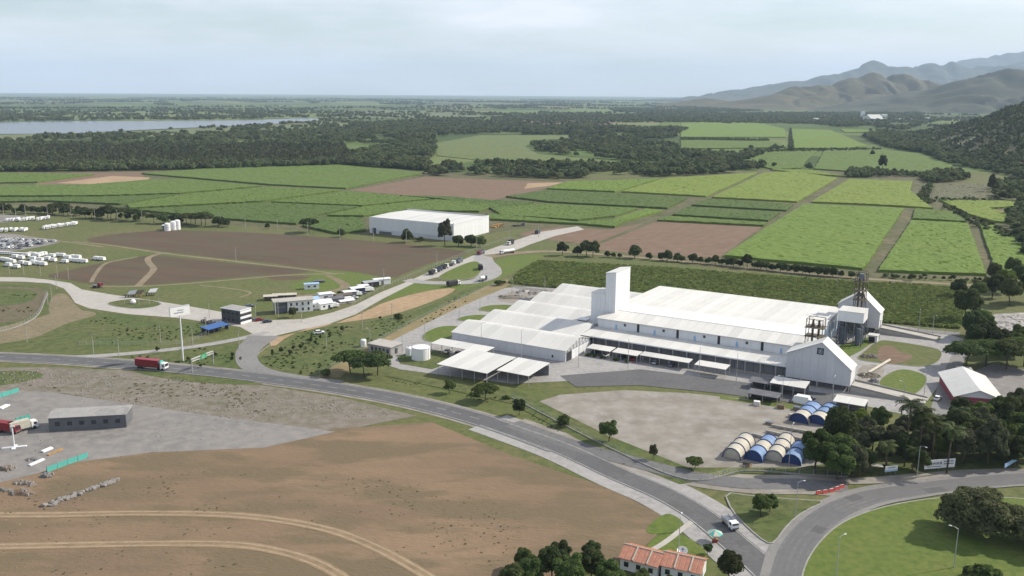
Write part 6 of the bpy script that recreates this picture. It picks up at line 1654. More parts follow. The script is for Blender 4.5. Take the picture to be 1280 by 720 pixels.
# market umbrella kiosk by the road
e = building('parasol_stall', (893, 677), .4, 'roadside stall under a pale green and cream parasol', 'stall', .22)
for k in range(8):
    a0, a1 = math.pi * k / 4, math.pi * (k + 1) / 4
    r_ = 2.0
    MB().poly([(0, 0, 3.0), (r_ * math.cos(a0), r_ * math.sin(a0), 2.15), (r_ * math.cos(a1), r_ * math.sin(a1), 2.15)]).poly([(0, 0, 2.96), (r_ * math.cos(a1), r_ * math.sin(a1), 2.11), (r_ * math.cos(a0), r_ * math.sin(a0), 2.11)]).build('panel', M['beige'] if k % 2 else M['teal'], e)
MB().tube([(0, 0, 0), (0, 0, 3.0)], .05).build('pole', M['galv'], e)
tb = MB().box((-.3, -.6, .8), (1.6, .8, .06)).build('table', M['timber'], e); MB().box((-.3, -.6, 0), (1.4, .6, .8), taper=.9).build('counter', M['red'], tb)
# red and white barriers at the roundabout mouth
pts = [(1023, 618), (1031, 617), (1039, 615.5), (1046, 613), (1052, 610.5)]
for k, p in enumerate(pts):
    P = at(*p); q = pts[min(k + 1, 4)] if k < 4 else pts[3]
    b = empty('road_barrier', (P.x, P.y, .22), head(p, (p[0] + 8, p[1] - 1.5)), ['red plastic barrier, leftmost of the line at the roundabout mouth', 'second red barrier from the left at the roundabout mouth', 'middle red barrier of the line at the roundabout mouth', 'second red barrier from the right at the roundabout mouth', 'red barrier at the right end of the line by the dark trees'][k], 'barrier', 'red barriers at the roundabout mouth')
    MB().profx([(-.3, 0), (.3, 0), (.14, .5), (.1, .9), (-.1, .9), (-.14, .5)], -.85, .85).build('body', M['red_plastic'], b)
    MB().box((0, 0, .9), (1.2, .16, .06)).build('cap', M['white'], b)

# ------------------------------------------------------------ signs, lamps, poles, fences
P = at(231, 456)
e = empty('billboard', P, R(46), 'tall white roadside billboard on a single pole above the highway', 'billboard')
hb = 26.0
e.location = at(229, 451)
MB().tube([(0, 0, 0), (0, 0, 19.5)], .34, n=10, r2=.26).build('pole', M['white_wall'], e)
bd = MB().box((0, 0, 19.5), (8.4, .9, 3.9)).build('board', M['white'], e)
MB().box((-.6, -.48, 20.6), (4.0, .05, .5)).box((.2, -.48, 21.6), (2.6, .05, .45)).build('faded_print', M['silver'], bd)
MB().box((0, 0, 23.4), (8.6, 1.0, .15)).build('frame', M['galv'], bd)
# green gantry sign
A, B = at(240.5, 466), at(267, 455)
d = B - A; rz = math.atan2(d.y, d.x); Lg = d.length
e = empty('gantry_sign', A, rz, 'green direction sign hung on a steel gantry across the highway', 'road sign')
for x in (0, Lg): MB().tube([(x, 0, 0), (x, 0, 5.6)], .2, n=8).build('post', M['galv'], e)
tr_ = MB()
for z in (4.6, 5.6):
    for y in (-.3, .3): tr_.bar((0, y, z), (Lg, y, z), .13)
for k in range(12):
    x = Lg * k / 12
    for y in (-.3, .3): tr_.bar((x, y, 4.6), (x + Lg / 12, y, 5.6), .08)
tr_.build('truss', M['galv'], e)
sg = MB().box((Lg * .52, -.45, 4.2), (Lg * .26, .08, 1.9)).build('sign_board', M['sign_green'], e)
pr = MB()
for z, w, x in ((5.4, .55, -.05), (4.9, .62, 0), (4.45, .4, -.08)): pr.box((Lg * .52 + x * 4, -.51, z), (Lg * .26 * w, .03, .2))
pr.build('lettering', M['paint'], sg)
# boards before the trees at the roundabout
def board(p0, p1, z0, h, label, print_=None, m='white'):
    A, B = at(*p0), at(*p1); d = B - A
    e = empty('roadside_board', A, math.atan2(d.y, d.x), label, 'billboard'); Lb = d.length
    for x in (.4, Lb / 2, Lb - .4): MB().box((x, .2, 0), (.2, .2, z0 + h)).build('post', M['dark_grey'], e)
    b = MB().box((Lb / 2, 0, z0), (Lb, .15, h)).build('board', M[m], e)
    if print_: print_(b, Lb, z0, h)
    return e
def big_print(b, Lb, z0, h):
    mb = MB()
    for k in range(5):      # five heavy dark capitals in a row
        x = Lb * (.08 + .105 * k); 
        mb.box((x, -.09, z0 + h * .42), (Lb * .022, .02, h * .28)); mb.box((x + Lb * .05, -.09, z0 + h * .42), (Lb * .022, .02, h * .28)); mb.box((x + Lb * .025, -.092, z0 + h * .58), (Lb * .07, .02, h * .1))
    for k, z in enumerate((.68, .40)):
        for q in range(6): mb.box((Lb * (.645 + .055 * q), -.09, z0 + h * z), (Lb * .04, .02, h * .13))
    mb.box((Lb * .32, -.09, z0 + h * .18), (Lb * .46, .02, h * .07))
    mb.build('lettering', M['navy'], b)
board((1154.5, 591.5), (1192.5, 588.5), 1.3, 2.7, 'long white board with dark blue capitals below the palms', big_print)
def small_print(b, Lb, z0, h):
    MB().box((Lb * .5, -.09, z0 + h * .62), (Lb * .6, .02, h * .13)).build('lettering', M['slate'], b); MB().box((Lb * .5, -.09, z0 + h * .05), (Lb * .96, .02, h * .25)).build('print_band', M['blue_glass'], b)
board((1105.5, 596), (1121, 594), 1.5, 1.7, 'small white board with a pale blue foot, left of the long board', small_print)
board((1255, 591), (1270, 582), 1.6, 1.2, 'narrow pale board under the trees at the right', None, 'blue_glass')
P = at(1095, 592); e = empty('shelter_roof', P, R(-10), 'small pale flat roof at the gate under the dark trees', 'shelter')
MB().box((0, 0, 2.6), (3.2, 2.4, .15)).build('roof', M['beige'], e)
for x in (-1.3, 1.3): MB().box((x, 0, 0), (.12, .12, 2.6)).build('post', M['dark_grey'], e)
# street lamps and poles
def lamp_meshes(h, arm=1.6):
    p = MB().tube([(0, 0, 0), (0, 0, h)], .13, n=7, r2=.075).mesh('pole', M['galv'])
    a = MB().tube([(0, 0, h - .1), (arm * .5, 0, h + .25), (arm, 0, h + .3)], .05, n=5).mesh('arm', M['galv'])
    l_ = MB().box((arm + .2, 0, h + .22), (.7, .28, .14), taper=.8).mesh('lamp_head', M['white_wall'])
    return p, a, l_
LM = {h: lamp_meshes(h) for h in (7, 10, 13)}
def lamp(p, h, label, group=None, rz=0.0, z=.1):
    P = at(*p); e = empty('street_lamp', (P.x, P.y, z), rz, label, 'street lamp', group)
    for nm, me in zip(('pole', 'arm', 'lamp_head'), LM[h]): inst(nm, me, e)
    return e
lamp((1192, 711), 10, 'street lamp standing alone on the roundabout grass', rz=2.5, z=.36)
lamp((1045, 722), 10, 'street lamp at the bottom edge of the roundabout grass', rz=.5, z=.36)
lamp((994, 648), 10, 'street lamp on the grass triangle beside the leafy tree', rz=.2, z=.34)
lamp((848, 694), 10, 'street lamp behind the dish on the small lawn', rz=1.2)
lamp((986, 583), 13, 'tall lamp between the front row tents and the verge', rz=1.0)
lamp((1146, 598), 10, 'lamp left of the long board with blue capitals', rz=-1)
g = 'lamps along the plant road'
for k, (x, y) in enumerate(((503, 442), (531, 428), (574, 400), (463, 440), (600, 391), (640, 372), (1040, 505), (977, 503), (1155, 494), (1128, 512), (1165, 420), (1148, 414))):
    lamp((x, y), 10, 'slim grey lamp along the plant road', g, rnd.uniform(0, 6))
for k, (u, v) in enumerate(((-38, -6), (-18, -6), (8, -4), (26, 5), (55, 8), (70, 8))):
    q = PL(u, v); e = empty('street_lamp', q, rnd.uniform(0, 6), 'tall slim mast lamp in front of the plant buildings', 'street lamp', 'mast lamps before the plant')
    for nm, me in zip(('pole', 'arm', 'lamp_head'), LM[13]): inst(nm, me, e)
pole_me = MB().tube([(0, 0, 0), (0, 0, 9)], .17, n=7, r2=.1).mesh('pole', M['wood_pole'])
arm_me = MB().box((0, 0, 8.4), (1.8, .12, .14)).mesh('crossarm', M['dark_grey'])
iso_me = MB().lathe([(.06, 8.54), (.08, 8.66), (0, 8.72)], n=6, c=(-.7, 0, 0)).lathe([(.06, 8.54), (.08, 8.66), (0, 8.72)], n=6).lathe([(.06, 8.54), (.08, 8.66), (0, 8.72)], n=6, c=(.7, 0, 0)).mesh('insulators', M['white_wall'])
def pole(p, label, group, s=1.0, rz=0.0):
    P = at(*p); e = empty('power_pole', P, rz, label, 'power pole', group); e.scale = (s, s, s)
    for nm, me in (('pole', pole_me), ('crossarm', arm_me), ('insulators', iso_me)): inst(nm, me, e)
for x, y in ((5, 271), (20, 272), (32, 270), (60, 273), (89, 272), (119, 275), (147, 277.5), (178, 278), (245, 281), (276, 283.5), (307, 287), (347, 288.5), (385, 295), (425, 300), (467, 302), (508, 306)):
    pole((x, y), 'concrete power pole in front of the far tree row', 'power poles along the far tree row', 1.2)
for x, y in ((295, 327), (546, 334), (480, 358), (596, 313), (637, 300), (673, 297)):
    pole((x, y), 'concrete power pole along the estate road', 'power poles along the estate road', 1.15)
for x, y in ((12, 343), (30, 344), (51, 345), (72, 347), (86, 350), (65, 376), (60, 381), (71, 362)):
    pole((x, y), 'pale power pole near the bend by the fenced basin', 'power poles by the fenced basin', .95)
for x, y in ((34, 428), (117, 442), (149, 446), (201, 429), (241, 432), (258, 418), (299, 437), (377, 402), (408, 434), (453, 412), (490, 400), (320, 400), (348, 397), (262, 398)):
    pole((x, y), 'pale pole on the verges by the estate entrance', 'poles by the estate entrance', .95)
for x, y in ((640, 363), (681, 364.5), (714, 368), (1099, 421), (1046, 357), (1080, 357), (984, 350)):
    pole((x, y), 'pale pole beside the cane behind the plant', 'poles beside the cane behind the plant', .9)
# fence around the basin: base wall, posts, mesh
def fence(P, label, wall=True, h=2.2, sp=3.0, net=True):
    C = catmull(P, 6)
    e = empty('fence', C[0], 0, label, 'fence')
    acc, nxt, o = 0.0, 0.0, C[0]
    pm = MB().box((0, 0, 0), (.09, .09, h)).mesh('post', M['galv'])
    for a, b in zip(C[:-1], C[1:]):
        L_ = (b - a).length
        while nxt <= acc + L_:
            q = a.lerp(b, (nxt - acc) / L_) - o; inst('post', pm, e, (q.x, q.y, 0)); nxt += sp
        acc += L_
    if wall:
        mb = MB()
        for a, b in zip(C[:-1], C[1:]):
            d = b - a; m_ = (a + b) / 2 - o; mb.box((m_.x, m_.y, 0), (d.length + .05, .3, .5), rz=math.atan2(d.y, d.x))
        mb.build('base_wall', M['kerb'], e)
    if net:
        mb = MB()
        for z in (.75, 1.25, 1.75, 2.15):
            mb.tube([(p.x - o.x, p.y - o.y, z) for p in C], .018, n=3, cap=False)
        mb.build('wire', M['galv'], e)
    return e
fence(ats([(-60, 431), (0, 415), (24, 408), (42, 399), (51, 389), (56, 376), (60, 368)]), 'curved wire fence on a pale base wall round the basin at the left')
fence(ats([(100, 432), (160, 432), (228, 431), (262, 418)]), 'wire fence between the lawn and the service road', False)
fence(ats([(400, 470), (440, 446), (500, 413), (560, 383), (612, 360), (640, 352)]), 'long wire fence along the dry verge of the plant road', False, sp=4)
fence(ats([(640, 358.5), (714, 366.5), (900, 388), (1108, 409.5), (1195, 418)]), 'long wire fence at the back of the plant before the cane', False, sp=4)
fence(ats([(640, 498), (760, 560), (860, 601), (930, 590), (1000, 594), (1060, 597)]), 'wire fence between the gravel yard and the highway verge', True, sp=4)
fence(ats([(420, 345), (470, 338.5), (560, 303)] if False else [(440, 383), (480, 361), (537, 336.5), (590, 315), (640, 298)]), 'wire fence along the camp side of the estate road', False, sp=4)

# ------------------------------------------------------------ construction yard, lower left
shed_roof((62, 540), R(10), 24, 9, 4.6, 'long dark open shed at the top of the construction yard', 'concrete_grey', 'dark_grey', win=6)
truck((10, 541), head((0, 540), (24, 543)), 'red box truck standing in the construction yard', 'red', 'box', 'red', 8.5)
truck((30, 538.5), head((24, 537), (40, 533)), 'flat truck with cream load beside the red truck in the construction yard', 'white', 'box', 'beige', 8.5)
for k, (a, b, lab) in enumerate((((-30, 507), (24, 490), 'teal mesh fence at the upper edge of the construction yard'), ((59, 591), (110, 572), 'teal mesh fence at the lower edge of the construction yard'), ((20, 529), (38, 524), 'short teal mesh screen behind the red truck'))):
    A, B = at(*a), at(*b); d = B - A
    e = empty('mesh_fence', A, math.atan2(d.y, d.x), lab, 'fence'); Lf = d.length; n = max(3, int(Lf / 3))
    pn = MB().box((0, 0, .1), (Lf / n * .96, .05, 1.7)).mesh('mesh_panel', M['teal']); pq = MB().box((0, 0, 0), (.1, .1, 2.0)).mesh('post', M['dark_grey'])
    for q in range(n): inst('mesh_panel', pn, e, (Lf * (q + .5) / n, rnd.uniform(-.06, .06), 0)); inst('post', pq, e, (Lf * q / n, .1, 0))
P = at(18, 560); e = empty('crane_base', P, .3, 'white slim mast on a flat cross base in the construction yard', 'mast')
MB().box((0, 0, .1), (7, 1.0, .35)).build('base', M['white_wall'], e); MB().box((0, 0, .1), (1.0, 4, .33)).build('base_arm', M['white_wall'], e); MB().tube([(0, 0, .4), (0, 0, 7)], .22).build('mast', M['white_wall'], e); MB().box((.1, 0, 7), (1.2, .4, .3)).build('head', M['white_wall'], e)
def lie(p0, p1, w, h, m, name, lab, cat):
    A, B = at(*p0), at(*p1); d = B - A; n = 3
    e = empty(name, A, math.atan2(d.y, d.x), lab, cat)
    for q in range(n): MB().box((d.length / 2, (q - 1) * w, .13 + .02 * q), (d.length, w * .9, h)).build('beam', M[m], e)
lie((53, 566), (65, 561), .4, .5, 'white', 'beams', 'bright white bundle of beams in the middle of the construction yard', 'beams')
lie((37, 583), (55, 575), .35, .4, 'white_wall', 'beams', 'long pale bundle of beams nearer the sandy ground', 'beams')
lie((60, 570), (78, 562), .3, .3, 'timber', 'beams', 'brown bundle of beams right of the white bundle', 'beams')
lie((0, 512), (10, 507), .6, .4, 'white', 'beams', 'white planks stacked at the left edge below the teal fence', 'beams')
def heap(p, w, d, h, m, lab, n=22, name='heap', sz=(.4, 1.0)):
    P = at(*p); e = empty(name, (P.x, P.y, .12), rnd.uniform(-.3, .3), lab, 'heap')
    g = random.Random(int(p[0] * 7 + p[1])); mb = MB(); nx, ny = 10, 6
    zz = [[h * max(0, 1 - ((i / (nx - 1) * 2 - 1) ** 2 + (j / (ny - 1) * 2 - 1) ** 2)) ** .6 * g.uniform(.75, 1.1) - .02 for i in range(nx)] for j in range(ny)]
    V = [((i / (nx - 1) - .5) * w, (j / (ny - 1) - .5) * d, zz[j][i]) for j in range(ny) for i in range(nx)]
    mb.add(V, [(j * nx + i, j * nx + i + 1, (j + 1) * nx + i + 1, (j + 1) * nx + i) for j in range(ny - 1) for i in range(nx - 1)])
    mb.build('mound', M[m], e)
    st = MB()
    for k in range(n):
        x, y = g.uniform(-.5, .5), g.uniform(-.5, .5); s = g.uniform(*sz)
        st.box((x * w, y * d, max(0, h * (1 - 4 * (x * x + y * y)) * .8)), (s, s * .8, s * .6), rz=g.uniform(0, 3), taper=.6)
    st.build('stones', M['rock'], e)
heap((8, 587), 4.5, 3, 1.2, 'soil_brown', 'small brown earth heap on the grey yard')
heap((28, 617), 7, 3.5, 1.2, 'soil_brown', 'flat brown earth heap at the border of yard and sand')
heap((40, 575), 3, 2, .7, 'dark_grey', 'little dark heap between the beam bundles', 8)
heap((58, 596), 3.2, 2.0, 1.2, 'dark_grey', 'dark pile at the end of the lower teal fence', 10)
heap((30, 605), 8, 2, .6, 'rubble', 'strip of debris along the yard border', 14)
heap((4, 613), 5, 2.2, .7, 'rubble', 'pale debris strip at the left border of the yard', 12)
# row of boulders
A, B = at(58, 633), at(150, 600)
for k in range(38):
    p = A.lerp(B, k / 38) ; s = rnd.uniform(.5, 1.2)
    if k < 6:
        pass
    bm = bmesh.new(); bmesh.ops.create_icosphere(bm, subdivisions=2, radius=s)
    for v in bm.verts: v.co *= rnd.uniform(.75, 1.15); v.co.z *= .7
    me = bpy.data.meshes.new('boulder'); bm.to_mesh(me); bm.free(); me.materials.append(M['rock'])
    tag(inst('boulder', me, None, (p.x + rnd.uniform(-.9, .9), p.y + rnd.uniform(-1.0, 1.0), .3), rnd.uniform(0, 6)), 'grey boulder in the row on the sandy ground below the yard', 'boulder', 'row of boulders on the sand')
heap((1086, 470), 9, 6, 1.4, 'rust', 'brown scrap heap on the rubble lot right of the emblem gable', 30)
heap((1092, 478), 4, 3, 1.8, 'dark_grey', 'dark scrap pile at the lawn edge right of the emblem gable', 14)
heap((1087, 447), 8, 4, 1.6, 'rust', 'brown bushy heap beside the long pale conveyor pipe', 20)
for k, (x, y, w, d, h, m) in enumerate(((640, 372, 14, 8, 1.2, 'rubble'), (668, 376, 18, 8, 1.4, 'dark_grey'), (682, 367, 20, 9, 1.6, 'gravel'), (655, 366, 8, 6, 1.8, 'concrete'))):
    heap((x, y), w, d, h, m, ['grey rubble heap at the left of the lot behind the warehouse', 'dark rubble heap in the lot behind the warehouse', 'pale gravel heap in the lot behind the warehouse', 'small white rubble heap in the lot behind the warehouse'][k], 30, sz=(.5, 1.4))
# river stones
g_ = random.Random(4)
riv = [(p.x, p.y) for p in ats([(1242, 397), (1300, 393), (1300, 434), (1250, 431)])]
xs = [p[0] for p in riv]; ys = [p[1] for p in riv]; st = MB()
for k in range(420):
    x, y = g_.uniform(min(xs), max(xs)), g_.uniform(min(ys), max(ys)); s = g_.uniform(.5, 2.2)
    if inside(np.array([x]), np.array([y]), riv)[0]: st.box((x, y, .1), (s * 1.4, s * .8, s * .35), rz=g_.uniform(-.4, .8), taper=.6)
tag(st.build('river_stones', M['concrete']), kind='stuff')

# ------------------------------------------------------------ single trees
g = 'dark trees in the row beyond the ploughed field'
rr = random.Random(5)
for k in range(46):      # far tree row, left
    x = -6 + k * 6.6 + rr.uniform(-2, 2); y = np.interp(x, [0, 60, 120, 200, 300], [266, 268, 273, 279, 284]) + rr.uniform(-1.6, 1.0)
    if 292 > x > 125 and rr.random() < .25: continue
    tree(rr.choice(['round_dark', 'round_dark', 'spread_dark', 'round_mid']), x, y, rr.uniform(.6, 1.15), 'dark tree in the long row beyond the ploughed field and depot', g)
tree('spread_dark', 386, 291, 1.15, 'single broad dark tree at the edge of the cane, right of the tree row')
tree('round_dark', 335, 286, .5, 'small dark tree between the tree row and the broad single tree')
tree('round_dark', 426, 296.5, .7, 'dark tree left of the lone white warehouse')
tree('round_dark', 508, 303, 1.05, 'round dark tree before the long wall of the lone warehouse')
tree('tall', 556, 307, 1.15, 'tall airy grey green tree at the corner of the lone warehouse')
tree('round_dark', 573, 308, .95, 'bushy dark tree right of the tall airy tree')
tree('round_dark', 589, 308, 1.0, 'bushy dark tree, middle of three at the lone warehouse')
tree('round_mid', 600, 309, .9, 'bushy tree nearest the estate road by the lone warehouse')
tree('shrub', 524, 302, 2.0, 'low dark bush left of the tall airy tree', cat='bush')
g = 'trees in the row behind the cane field of the plant'
for x, s in ((703, .85), (722, .8), (733, 1.0), (741, 1.0), (760, .55), (767, .45), (775, .4), (793, 1.1), (812, .6), (828, .75), (834, .85), (847, .7), (852, .6), (866, .8), (876, .55), (885, .6), (894, .75), (902, .5), (908, .7), (917, .75), (925, .6), (934, .8), (943, .6), (951, .75), (958, .7), (966, .55), (975, .8), (984, .6), (993, .75), (1003, .65), (1012, .7), (1022, .8), (1030, .75), (1041, .7), (1052, .5), (1064, .55), (1075, .5)):
    y = np.interp(x, [690, 790, 900, 1000, 1100], [318, 322, 330.5, 341.5, 350])
    tree(rr.choice(['round_dark', 'round_dark', 'near_dark' if s > .7 else 'round_mid']), x, y + 1.0, s * .92, 'dark tree in the row along the farm track behind the plant', g)
tree('round_mid', 1140, 351, .55, 'small round light tree on the farm track')
# middle distance singles
for k, (x, y, s, kd, lab) in enumerate(((1103, 214, 1.5, 'tall', 'lone tall tree standing in the pale cane below the hill'), (1090, 194, 1.0, 'round_dark', 'lone round tree in the pale cane above the tall one'), (939, 187, 1.1, 'round_dark', 'lone tree beside the hedge in the far cane'), (988, 190, 1.2, 'round_dark', 'round tree at the end of the drain in the far cane'), (962, 191, 1.1, 'round_dark', 'dark round tree at the left of the drain in the far cane'), (1011, 213, 1.3, 'round_mid', 'bushy tree at the near edge of the far cane'), (953, 209, 1.2, 'round_dark', 'dark tree at the edge of the wood beside the yellow cane'), (967, 209, .9, 'round_dark', 'small dark tree right of the wood edge'), (1240, 240, 1.3, 'tall', 'tall dark tree at the right end of the grey fallow field'), (1088, 164, 1.0, 'round_dark', 'tiny dark tree at the tip of the far cane'))):
    tree(kd, x, y, s, lab)
sc_ = lambda pts, sp, lab, smin, smax, seed: scatter('hedge', fill(pts, sp, seed), WOOD['dark'] + WOOD['mid'], smin, smax, seed)
sc_([(985, 189.2), (987, 161), (989, 161), (993, 190)], 6, '', .25, .5, 61)
sc_([(850, 173), (960, 175), (961, 176.5), (850, 176)], 7, '', .3, .6, 62)
sc_([(960, 188), (1100, 186.3), (1102, 188.2), (962, 191)], 8, '', .3, .6, 63)
sc_([(1088, 213), (1110, 216), (1160, 219.5), (1158, 222), (1058, 221), (1060, 217)], 7, '', .4, .8, 64)
sc_([(1057, 222), (1062, 215), (1085, 216), (1090, 222)], 6, '', .6, 1.0, 65)
sc_([(1165, 249.5), (1240, 250), (1240, 253), (1180, 253)], 6, '', .2, .5, 66)
sc_([(1146, 247), (1158, 230), (1166, 232), (1160, 248), (1170, 254), (1160, 258)], 5, '', .25, .5, 67)
sc_([(1180, 255), (1212, 272), (1250, 286), (1275, 300), (1330, 318), (1330, 324), (1262, 302), (1212, 281), (1176, 258)], 5, '', .2, .55, 68)
sc_([(1096, 344.5), (1180, 349), (1240, 352), (1240, 354), (1100, 348)], 4, '', .2, .4, 69)
sc_([(1262, 268), (1330, 262), (1330, 350), (1290, 340), (1272, 300), (1258, 280)], 8, '', .5, 1.0, 70)
# trees around the river, right edge
R1 = [(1206, 402, 'near_dark', 1.35, 'big dark tree at the end of the cane behind the plant'), (1196, 372, 'near_dark', .9, 'dark tree at the upper right corner of the cane'), (1222, 376, 'near_mid', 1.0, 'bushy tree left of the long tree canopy at the river'), (1240, 372, 'near_dark', 1.15, 'dark tree behind the river bed, left of the bright crowns'), (1254, 366, 'near_bright', 1.2, 'bright green crown at the head of the river bed'), (1274, 360, 'near_mid', 1.2, 'green crown at the right edge above the river bed'), (1262, 382, 'near_dark', 1.2, 'dark tree on the far bank of the river bed'), (1285, 378, 'near_dark', 1.3, 'dark tree on the far bank at the right edge'), (1242, 352, 'near_dark', .9, 'dark tree at the corner of the bright cane'), (1266, 344, 'near_mid', 1.0, 'tree at the right edge beside the cane'), (1214, 424, 'near_dark', 1.1, 'dark tree on the near side of the river, behind the side road'), (1226, 420, 'near_mid', 1.15, 'bushy tree at the near bank of the river bed'), (1232, 436, 'near_dark', 1.0, 'dark tree at the lower end of the river bed'), (1218, 438, 'near_dark', .9, 'dark tree by the bend of the side road'), (1206, 462, 'spread_dark', 1.15, 'wide dark crown left behind the red walled hall'), (1232, 458, 'spread', 1.2, 'wide crown right behind the red walled hall'), (1258, 462, 'spread_dark', 1.2, 'wide dark crown behind the hall towards the river'), (1280, 458, 'spread', 1.3, 'wide crown at the right edge behind the hall'), (1248, 446, 'near_dark', 1.0, 'dark tree between river bed and the hall'), (1272, 444, 'near_mid', 1.1, 'green tree at the right edge below the river bed')]
for x, y, kd, s, lab in R1: tree(kd, x, y, s, lab)
# the dark grove before the plant, right
GR = [(1018, 590, 1.12), (1034, 594, 1.1), (1052, 588, 1.15), (1046, 600, 1.0), (1066, 596, 1.0), (1024, 572, 1.0), (1048, 566, 1.1), (1072, 574, 1.0), (1078, 590, .9), (1090, 566, 1.0), (1108, 582, .85), (1118, 568, 1.0), (1130, 584, 1.0), (1150, 570, 1.0), (1146, 588, .8), (1160, 556, 1.05), (1172, 574, .95), (1202, 580, 1.15), (1196, 560, 1.1), (1216, 572, 1.2), (1234, 582, 1.2), (1228, 556, 1.15), (1250, 572, 1.2), (1246, 548, 1.15), (1268, 580, 1.2), (1272, 556, 1.2), (1288, 570, 1.2), (1100, 540, .85), (1128, 546, .95), (1150, 544, .9), (1176, 548, .9), (1210, 546, .85), (1266, 536, .9), (1290, 540, 1.0), (1080, 552, .8), (1062, 556, .95)]
g = 'dark trees of the grove between the tents and the right edge'
MARK = [('the long board', 1173, 590), ('the small white board', 1113, 595), ('the pale gate roof', 1095, 592), ('the tallest palm', 1131, 566), ('the slim palm', 1183, 586), ('the red walled hall', 1218, 508), ('the end blue tent', 990, 578), ('the guard shelter', 1056, 512), ('the drooping tree', 1213, 668), ('the narrow pale board', 1262, 587), ('the side road', 1166, 515), ('the red barriers', 1046, 613), ('the far ramp', 1120, 510), ('the street lamp by the long board', 1146, 598)]
used = set()
for k, (x, y, s) in enumerate(GR):
    lab = None
    for d, nm, mx_, my_ in sorted(((x - a) ** 2 + (2.2 * (y - b)) ** 2, n_, a, b) for n_, a, b in MARK):
        dx, dy = x - mx_, 2.2 * (y - my_)
        w = ('right of' if dx > 0 else 'left of') if abs(dx) > abs(dy) else ('before' if dy > 0 else 'behind')
        for far in ('close', 'some way', 'farther'):
            if far == 'close' and d > 45 ** 2: continue
            if (far, w, nm) not in used and lab is None:
                used.add((far, w, nm)); lab = 'dark tree of the grove, ' + far + ' ' + w + ' ' + nm
        if lab: break
    tree(rr.choice(['near_dark', 'near_olive', 'near_mid', 'near_dark', 'near_olive']), x, y, s * rr.uniform(.72, .98), lab, g, zs=rr.uniform(.85, 1.12))
tree('near_bright', 1228, 545, 1.0, 'fresh green crown just below the white roof of the red walled hall')
tree('near_dark', 1200, 531, .8, 'dark tree against the left corner of the red walled hall')
tree('near_mid', 1246, 533, .85, 'tree against the right front corner of the red walled hall')
tree('near_olive', 1268, 522, .9, 'grey green tree right of the red walled hall')
tree('near_bright', 1075, 536, .62, 'small bright tree beside the guard shelter')
for k, (x, y, s, i, lab) in enumerate(((1131, 574, 1.55, 1, 'tallest palm at the ramp end, left of the grove palms'), (1183, 592, 1.5, 0, 'slim palm with a long bare trunk above the long board'), (1148, 576, 1.4, 1, 'palm just right of the tallest palm'), (1164, 582, 1.45, 0, 'palm in the middle of the grove palms'), (1170, 552, 1.15, 2, 'palm beside the side road'), (1106, 592, 1.3, 2, 'palm leaning over the pale gate roof'), (1193, 566, 1.2, 1, 'palm nearest the red walled hall'), (1140, 592, 1.1, 2, 'low palm left above the long board'))):
    palm(x, y, s, lab, 'palms of the grove', i)
e = tree('weeping', 1215, 668, 1.22, 'large drooping olive green tree on the roundabout edge', base=.3)
tree('weeping', 1296, 684, 1.05, 'drooping tree cut by the right edge of the picture', base=.3)
tree('near_mid', 951, 646, .52, 'small leafy tree on the grass triangle', base=.3)
tree('near_mid', 962, 641, .42, 'smaller leafy tree right behind the one on the grass triangle', base=.3)
tree('near_dark', 912, 728, .62, 'round dark tree at the bottom edge beside the road')
tree('sapling', 884, 694, .8, 'little dark tree beside the parasol stall')
tree('shrub', 1232, 722, 2.0, 'grey green bush at the bottom right edge', cat='bush')
tree('shrub', 1215, 726, 1.6, 'smaller bush left of the bottom right bush', cat='bush')
g = 'dark trees at the bottom edge left of the terracotta houses'
BT_ = ((664, 734, .8, 'low down, second from the left'), (690, 726, .85, 'third from the left'), (712, 738, .9, 'cut by the edge, middle of the clump'), (738, 728, .8, 'just left of the roofs'), (760, 740, .8, 'in front of the left roof'), (800, 742, .62, 'in front of the gap between the roofs'), (640, 745, .75, 'leftmost at the very edge'), (840, 745, .5, 'in front of the right roof'), (655, 712, .6, 'leftmost of the back row'), (700, 706, .6, 'middle of the back row'), (740, 704, .55, 'right one of the back row'))
for x, y, s, w in BT_:
    tree(rr.choice(['near_dark', 'near_mid', 'near_dark']), x, y, s * .82, 'dark tree by the terracotta houses, ' + w, g)
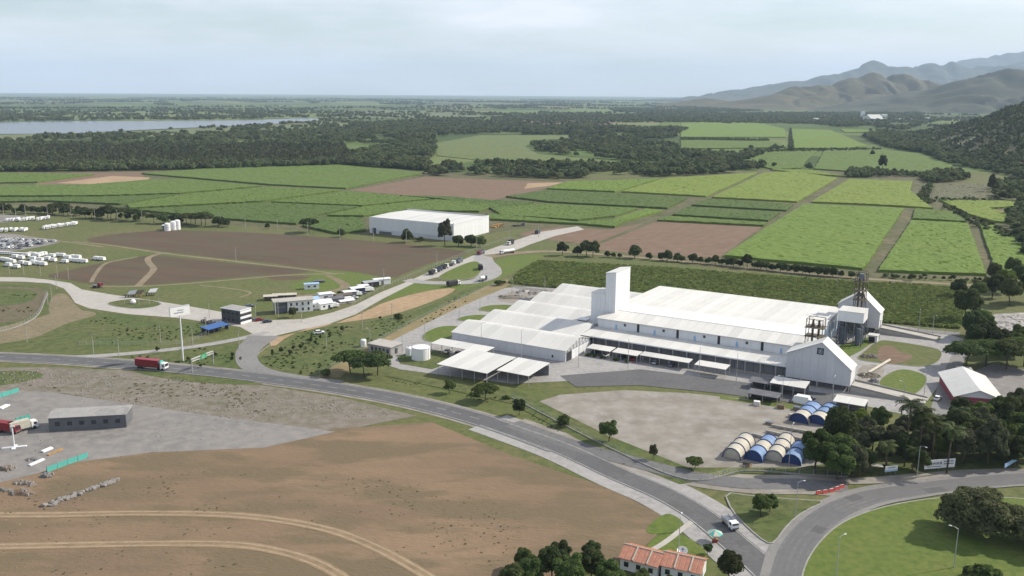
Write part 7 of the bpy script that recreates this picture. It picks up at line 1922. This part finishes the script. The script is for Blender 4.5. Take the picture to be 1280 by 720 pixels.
# wide trees at the corner of the plant
tree('spread', 438, 466, .95, 'broad bright crowned tree at the plant corner by the highway')
tree('spread_dark', 472, 469, .9, 'broad dark crowned tree right of the bright one at the plant corner')
tree('spread_dark', 455, 471, .8, 'broad dark tree between the pair at the plant corner')
tree('shrub', 405, 470, 1.6, 'low bush left of the broad trees at the plant corner', cat='bush')
tree('near_dark', 366, 397, .42, 'round dark tree in front of the pale blue roofed hall')
tree('near_dark', 425, 372, .3, 'small dark tree inside the roadside camp')
g = 'saplings on the green verge by the entrance road'
for x, y in ((341, 446), (352, 442), (363, 444), (367, 438), (376, 437), (379, 433), (388, 429), (394, 431), (400, 424), (412, 421), (428, 415), (290, 452), (291, 447), (251, 460), (236, 452), (197, 440), (475, 400), (270, 446)):
    tree('sapling', x, y, rr.uniform(.45, .75), 'small dark sapling on the green verges near the entrance road', g)
tree('shrub', 498, 398.5, 1.4, 'dark round bush on the bare strip by the plant road', cat='bush')
tree('shrub', 622, 357, 1.8, 'dark bush at the end of the dry verge', cat='bush')
tree('shrub', 628, 356, 1.4, 'second bush at the end of the dry verge', cat='bush')
g = 'garden bushes along the dock front'
for k, u in enumerate((4, 7, 11, 17, 22)):
    q = PL(u, 13.2); tree('shrub', 0, 0, .8, 'small garden bush before the carports of the dock', g, world_xy=(q.x, q.y), cat='bush')
g = 'roadside trees by the highway before the plant'
for k, (x, y, s) in enumerate(((560, 496, .6), (600, 506, .65), (650, 520, .6), (700, 534, .6), (760, 556, .6), (820, 578, .6), (870, 590, .55))):
    tree(['near_mid', 'spread', 'near_dark', 'round_mid', 'near_mid', 'tall', 'spread'][k], x + rr.uniform(-8, 8), y - rr.uniform(0, 5), s * rr.uniform(.7, 1.15) * (.7 if k == 5 else 1), ['first', 'second', 'third', 'fourth', 'fifth', 'sixth', 'seventh'][k] + ' roadside tree along the highway, counted from the plant corner', g)

# ------------------------------------------------------------ air
def haze():
    m = bpy.data.materials.new('pale air'); m.use_nodes = True
    n, l = m.node_tree.nodes, m.node_tree.links
    n.clear()
    o = n.new('ShaderNodeOutputMaterial'); v = n.new('ShaderNodeVolumePrincipled')
    v.inputs['Color'].default_value = (0.60, 0.76, 1.0, 1); v.inputs['Density'].default_value = 4.0e-5; v.inputs['Anisotropy'].default_value = 0.0
    l.new(v.outputs[0], o.inputs['Volume'])
    mb = MB().box((0, 0, -6), (90000, 90000, 1406))
    tag(mb.build('haze', m), kind='stuff')
haze()
